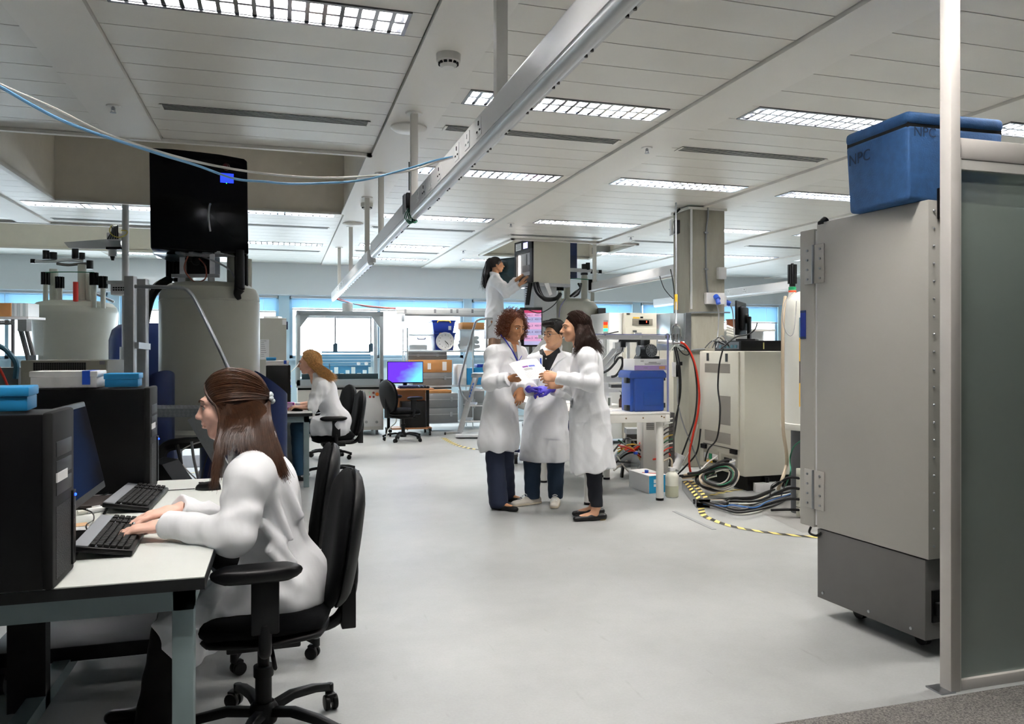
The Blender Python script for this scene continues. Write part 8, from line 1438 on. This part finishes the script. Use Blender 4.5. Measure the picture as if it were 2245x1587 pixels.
g2 = [[O(-.05 + .05 * i, .02, .14), O(-.06 + .05 * i, -.10, .09), O(-.05 + .05 * i, -.13, .02, 1.12), R(1295 + 4 * i, 740, 6.27), R(1307 + 3 * i, 758, 6.26), R(1316 + 3 * i, 775, 6.25)] for i in range(3)]; strands(m, g2, 420, .0019, .008, .009, 2.6, 18, rr=r_, endjit=.014); m.build('hair_strands', HD, t)
# ---------------------------------------------------------------- dark ponytail person on the ladder
t = person('person with dark ponytail standing on the step ladder touching the cream sample changer', base(1085, 12.35)); d0 = 12.35; k_ = d0 / 11.6; FN = (CR * .92 + CF * .38).normalized(); HM = head_matrix(R(1089, 581, d0), 98, -2, 0); q = lambda x, y, dz=0: R(x, y, d0 + dz)
J = dict(neck=q(1085, 606), chest=q(1085, 635), pelvis=q(1085, 690), shR=q(1086, 615, -.16), shL=q(1088, 615, .16), elR=q(1110, 643, -.34), wrR=q(1138, 625, -.50), elL=q(1114, 634, -.05), wrL=q(1131, 615, -.24), cuffR=.01, cuffL=.01, hipR=q(1082, 705, -.09), hipL=q(1088, 705, .09), knR=q(1080, 760, -.09), knL=q(1088, 760, .09), anR=q(1082, 810, -.09), anL=q(1090, 810, .09))
hands = dict(R=(q(1140, 623, -.51), UP * .75 + CR * .6, CR * .6 - UP * .5 + CF * .4, -CR * .4 - CF * .6 + UP * .3, (.1, .08, .08, .12), .12), L=(q(1132, 614, -.25), UP * .6 + CR * .7, CR * .5 - UP * .5 + CF * .5, CF, (.15, .15, .15, .15)))
for k in J:
    if k[:2] == 'an': J[k].z = ZP + .08
body(t, J, HM, skin('warm', '#c08d6a', '#a5625a'), .006, hands, 1.05, nrm=FN); face_parts(t, HM, 1.05, brow='#17100c')
lo, hi = bounds([v for v in J.values() if isinstance(v, Vector)], .26); lo[2] = 1.45; F = coat_field(J, lo, hi, .008, .17, .8, .9, skirt=[(J['pelvis'], q(1086, 738), .175, .19)], flatn=FN, seed=8, sleeve=(.068, .06, .06)); collar(F, J['neck'], FN, .07, .04, .02, 50); zh = q(1086, 742).z; F.cut((0, 0, zh), (0, 0, -1)); F.wave(skirt_folds(J['pelvis'], zh, J['pelvis'].z + .1, .01, 6, 1)); F.wave(cloth_noise(.0032, 7)); F.mesh('lab_coat', COAT, t, 1)
trousers(t, J, mat('tan_trouser', '#a98872', .85), .008, (.09, .072, .058), FN, .10, ZP + .04, seed=2, topcut=((0, 0, zh + .012), (0, 0, 1)))
for s_ in 'LR': h = Vector((J['an' + s_].x, J['an' + s_].y, 0)) - FN * .06; F = Field(*bounds([h + UP * ZP, h + FN * .26 + UP * (ZP + .1)], .06), .006); F.cap(h + UP * (ZP + .04), h + FN * .2 + UP * (ZP + .035), .042, .036, .02); F.cut((0, 0, ZP + .002), (0, 0, -1)); F.mesh('shoe', BLK, t, 1)
W = lambda *p: HM @ Vector(p); HP = hairmat('ponytail', '#120d0c', .4); F = Field(*bounds([HM.translation, q(1060, 640)], .2), .007); F.ell(W(0, -.025, .040), (.088, .104, .098), HM, .02); F.ell(W(0, .12, -.02), (.085, .08, .10), HM, .015, '-'); F.cap(W(0, -.11, .085), q(1071, 576), .034, .046, .015); F.cap(q(1071, 576), q(1067, 602), .048, .050, .02); F.cap(q(1067, 602), q(1063, 630), .048, .018, .02); F.mesh('hair', HP, t, 1); m = MB()
strands(m, [[W(-.02 + .013 * i, -.12, .09), q(1067 + 2.5 * i, 574), q(1060 + 4 * i, 597), q(1057 + 5 * i, 617), q(1056 + 4 * i, 634)] for i in range(4)], 200, .003, .012, .008, 2, 12, rr=random.Random(5), endjit=.02); m.build('ponytail_strands', HP, t)
# ---------------------------------------------------------------- blonde person at the second desk
t = person('blonde person seated at the second desk with one hand on the mouse', base(725, 8.25)); d0 = 8.2; q = lambda x, y, dz=0: R(x, y, d0 + dz); XN = Vector((-1, 0, 0)); FN = Vector((-.93, -.0, -.35)).normalized(); HM = head_matrix(q(677, 796), -74, 6, 0)
J = dict(neck=q(694, 829), chest=q(715, 866), pelvis=q(738, 925), shL=q(703, 848, -.15), shR=q(706, 848, .17), elL=q(682, 892, -.22), wrL=q(666, 887, -.26), elR=q(690, 885, .22), wrR=q(655, 886, .1), cuffL=.0, cuffR=.02, hipL=q(735, 935, -.10), hipR=q(735, 935, .10), knL=q(652, 935, -.12), knR=q(655, 933, .12), anL=q(655, 1030, -.12), anR=q(662, 1025, .12))
for s_ in 'LR': J['wr' + s_].z = .775; J['el' + s_].z = max(J['el' + s_].z, .765)
J['anL'].z = J['anR'].z = .08; hands = dict(L=(J['wrL'], -CR * .96 - CF * .2 + UP * .1, -UP * .8 - CR * .3, CF * .8, (.22, .24, .26, .3)), R=(J['wrR'], -CR, -UP, -CF, (.2, .2, .2, .2)))
SKb = skin('fair', '#dcab92', '#c07c74'); body(t, J, HM, SKb, .0055, hands, nrm=FN); face_parts(t, HM, 1, brow='#4a3524')
lo, hi = bounds([v for v in J.values() if isinstance(v, Vector)], .2); F = coat_field(J, lo, hi, .008, .158, .72, .8, flatn=tuple(FN), seed=3, sleeve=(.066, .06, .056)); collar(F, J['neck'], XN, .068, .05, .01, 50)
for s_ in 'LR': F.cap(J['pelvis'] + (J['hip' + s_] - J['pelvis']) * .6, J['hip' + s_].lerp(J['kn' + s_], .62), .125, .10, .04, wr=(.006, 45, 1))
F.cap(J['pelvis'], J['pelvis'] - UP * .05 , .16, .14, .04); F.cut(tuple(J['hipL'].lerp(J['knL'], .62)), tuple(CR * -1)); F.wave(cloth_noise(.0032, 2)); 
F2 = F; co = F.mesh('lab_coat', COAT, t, 1)
trousers(t, J, mat('blue_denim', '#1c3f58', .85, bump=.2, bscale=250), .007, (.085, .072, .055), UP, .10, .06, seed=4, topcut=(tuple(J['hipL'].lerp(J['knL'], .5)), tuple(CR))); 
for s_ in 'LR': h = Vector((J['an' + s_].x, J['an' + s_].y, 0)) + CR * .05; shoe(t, h, h - CR * .24, BLK, .05, .038)
W = lambda *p: HM @ Vector(p); HL = hairmat('blonde', '#cf9f62', .45); F = Field(*bounds([HM.translation, q(735, 840)], .2), .006); F.ell(W(0, -.025, .038), (.079, .097, .087), HM, .02); F.ell(W(0, .118, -.02), (.075, .078, .11), HM, .015, '-')
for a, b, ra, rb in ((q(690, 797), q(700, 815), .062, .055), (q(700, 812), q(720, 833), .05, .03)): F.cap(a, b, ra, rb, .03)
F.mesh('hair', hairmat('blonde_base', '#c4965c', .85), t, 1); m = MB(); r_ = random.Random(8); O = lambda x, y, z, e=1.08: on_shell(HM, -x, y, z, e); strands(m, [[O(.008, .07 - .03 * i, .13), O(.055, .055 - .032 * i, .10), O(.086, .025 - .03 * i, .04), O(.087, .0 - .025 * i, -.03, 1.12), q(693 + 5 * i, 812 - i, -.10), q(705 + 6 * i, 826 - i, -.11), q(714 + 6 * i, 840 - 2 * i, -.11)] for i in range(5)], 900, .0021, .006, .007, 2.6, 18, rr=r_, endjit=.014); strands(m, [[O(-.03 + .03 * i, -.02, .130), O(-.03 + .03 * i, -.11, .07), q(704, 812, -.04 + .05 * i), q(718, 826, -.04 + .05 * i), q(732, 838, -.04 + .05 * i)] for i in range(3)], 220, .0024, .008, .006, 2.6, 14, rr=r_, endjit=.015); m.build('hair_strands', HL, t)
# ---------------------------------------------------------------- long haired person typing, nearest the viewer
t = person('person with long brown hair and hair clip typing at the nearest desk', base(590, 2.72)); d0 = 2.68; q = lambda x, y, dz=0: R(x, y, d0 + dz); FN = Vector((-.95, 0, -.30)).normalized(); HM = head_matrix(q(506, 889, .0), -74, 6, 0)
J = dict(neck=q(548, 992, .02), chest=q(585, 1110, .03), pelvis=q(624, 1275, .06), shL=q(548, 1050, -.16), shR=q(568, 1040, .20), elL=q(512, 1176, -.24), wrL=q(372, 1168, -.18), elR=q(520, 1150, .20), wrR=q(398, 1133, .03), cuffL=.0, cuffR=.0, hipL=q(622, 1318, -.06), hipR=q(622, 1300, .17), knL=q(382, 1385, -.10), knR=q(392, 1352, .12), anL=q(330, 1560, -.08), anR=q(345, 1530, .14))
J['wrL'].z = .792; J['wrR'].z = .80; J['elL'].z = max(J['elL'].z, .772)
for s_ in 'LR': J['an' + s_].z = .08
hl = (R(262, 1162, 2.47) - J['wrL']); hr = (R(262, 1150, 2.58) - J['wrR']); hl.z = -.016; hr.z = -.016
hands = dict(L=(J['wrL'] + hl.normalized() * .015, hl, -UP, hl.cross(UP) * -1 if hl.cross(UP).dot(CF) < 0 else hl.cross(UP), (.10, .12, .14, .17), .10), R=(J['wrR'] + hr.normalized() * .015, hr, -UP, -CF, (.10, .12, .14, .17), .10))
SKf = skin('rosy', '#e2b5a2', '#cc8a86'); body(t, J, HM, SKf, .004, hands, nrm=FN, legs=False, arm=(.044, .034, .026), nose=.965); face_parts(t, HM, 1, brow='#4a3020', brow_th=.0026)
lo, hi = bounds([v for v in J.values() if isinstance(v, Vector)], .17); lo[2] = .28; F = coat_field(J, lo, hi, .005, .150, .74, .8, flatn=tuple(FN), seed=5, sleeve=(.062, .053, .040), sh=.078); collar(F, J['neck'] - UP * .005, Vector((-1, 0, 0)), .066, .055, .012, 45)
for s_ in 'LR': F.cap(J['pelvis'] + (J['hip' + s_] - J['pelvis']) * .6, J['hip' + s_].lerp(J['kn' + s_], .9), .125, .098, .05, wr=(.006, 40, 2)); F.ell(J['hip' + s_].lerp(J['kn' + s_], .93) - UP * .02, (.10, .10, .115), None, .03)
F.cap(J['pelvis'], J['pelvis'] - UP * .07, .16, .14, .05); nk = (J['knL'] - J['hipL']).normalized(); F.cut(tuple(J['knL'] + nk * .015), tuple(nk - UP * .25)); F.wave(cloth_noise(.0048, 4))
for a, b, rr_ in ((q(600, 1090, -.12), q(640, 1180, -.11), .006), (q(575, 1150, -.15), q(645, 1230, -.10), .006), (q(620, 1060, -.08), q(662, 1130, -.04), .007), (q(590, 1210, -.14), q(650, 1280, -.10), .006)): F.cap(a, b, rr_ * 1.8, rr_, .045)
co = F.mesh('lab_coat', COAT, t, 1); bv = bvh_of(co); 
MB().tube([J['wrR'] + Vector((.012, .028 * math.cos(a * PI / 8), .024 * math.sin(a * PI / 8))) for a in range(17)], .0035, 6, 1).build('bracelet', mat('rose_gold', '#b98a74', .3, .7), t)
rg = J['wrL'] + hl.normalized() * .112 + UP * .012; xr = hl.normalized().cross(UP); rg += xr * (.012 if xr.dot(CF) > 0 else -.012); MB().ball(rg + UP * .004, .006, 8).build('ring', CHROME, t)
trousers(t, J, BLACKT, .007, (.082, .070, .055), UP, .10, .06, seed=4, topcut=(tuple(J['hipL'].lerp(J['knL'], .8)), tuple(CR)))
for s_ in 'LR': h = Vector((J['an' + s_].x, J['an' + s_].y, 0)) + CR * .05; shoe(t, h, h - CR * .24, BLK, .05, .038)
W = lambda *p: HM @ Vector(p); HF = hairmat('chestnut', '#4a2f1f', .38); F = Field(*bounds([HM.translation, q(640, 1060), q(465, 1080)], .16), .005); F.ell(W(0, -.026, .040), (.079, .098, .088), HM, .02)
for sx in (-1, 1): F.cap(W(sx * .064, .000, .03), W(sx * .066, -.004, -.07), .022, .018, .02)
F.ell(W(0, .125, -.025), (.074, .082, .115), HM, .014, '-')
for a, b, ra, rb, sc in ((W(-.01, -.07, .02), q(540, 940, -.03), .055, .045, .9), (q(540, 935, -.03), q(580, 990, -.03), .045, .035, .8), (q(578, 985, -.05), q(608, 1040, -.06), .035, .018, .7), (q(560, 920, .06), q(600, 1010, .06), .05, .04, .8), (W(-.066, .022, -.02), q(480, 975, -.10), .014, .012, .7), (q(480, 975, -.10), q(468, 1045, -.15), .012, .006, .7)): F.cap(a, b, ra, rb, .025)
F.mesh('hair', hairmat('chestnut_base', '#442c1e', .85), t, 1); m = MB(); r_ = random.Random(31); cl = W(-.02, -.128, .012)
onhead = lambda x, y, z, e=1.09: on_shell(HM, -x, y, z, e)
gA = [[onhead(.004 + .0085 * i, .085 - .003 * i, .105 - .0125 * i), onhead(.03 + .006 * i, .045 - .002 * i, .135 - .0145 * i), onhead(.05 + .004 * i, -.03, .135 - .014 * i), onhead(.045, -.10, .075 - .007 * i), cl] for i in range(9)]; strands(m, gA, 1500, .0012, .0022, pts=16, rr=r_, endjit=.002, taper=.8)
ex = [(463, 1078), (474, 1066), (486, 1010), (502, 990), (524, 992), (548, 1004), (572, 1024), (596, 1042), (618, 1052), (637, 1052)]; m3 = [(478, 985), (486, 975), (496, 958), (510, 950), (526, 952), (544, 962), (562, 978), (580, 990), (598, 1000), (614, 1005)]
gB = [[onhead(.082, .050 - .004 * i, .012), onhead(.086, .036 - .017 * i, -.008, 1.10), W(-.086 + .005 * max(0, i - 5), .020 - .016 * i, -.065), q(*m3[i], -.12 + .006 * i), q(*ex[i], -.17 + .011 * i)] for i in range(10)]; strands(m, gB, 1900, .0013, .004, pts=16, rr=r_, endjit=.006)
gC = [[cl, q(592 - 6 * i, 915, -.04), q(602 - 8 * i, 965, -.07), q(618 - 10 * i, 1010, -.09), q(634 - 12 * i, 1052 - 2 * i, -.10)] for i in range(5)]; strands(m, gC, 500, .0014, .004, pts=14, rr=r_, endjit=.007)
gD = [[onhead(.01 + .02 * i, .088, .10 - .02 * i), onhead(.05 + .008 * i, .078, .06 - .012 * i, 1.10), onhead(.084, .05, -.005, 1.14), W(-.086, .030, -.07), q(476 + 3 * i, 985, -.13), q(463 + 4 * i, 1076, -.18)] for i in range(3)]; strands(m, gD, 240, .0012, .003, pts=16, rr=r_, endjit=.005)
m.build('hair_strands', HF, t)
m = MB()
for k in range(7): a = k * .9; m.ball(cl + CR * (.008 + .004 * math.cos(a)) + UP * (.014 * math.sin(a)) - CF * (.012 * math.cos(a * .7)), .009, 6)
m.build('hair_clip', mat('pearl_clip', '#cfd8dc', .15, coat=.5), t)
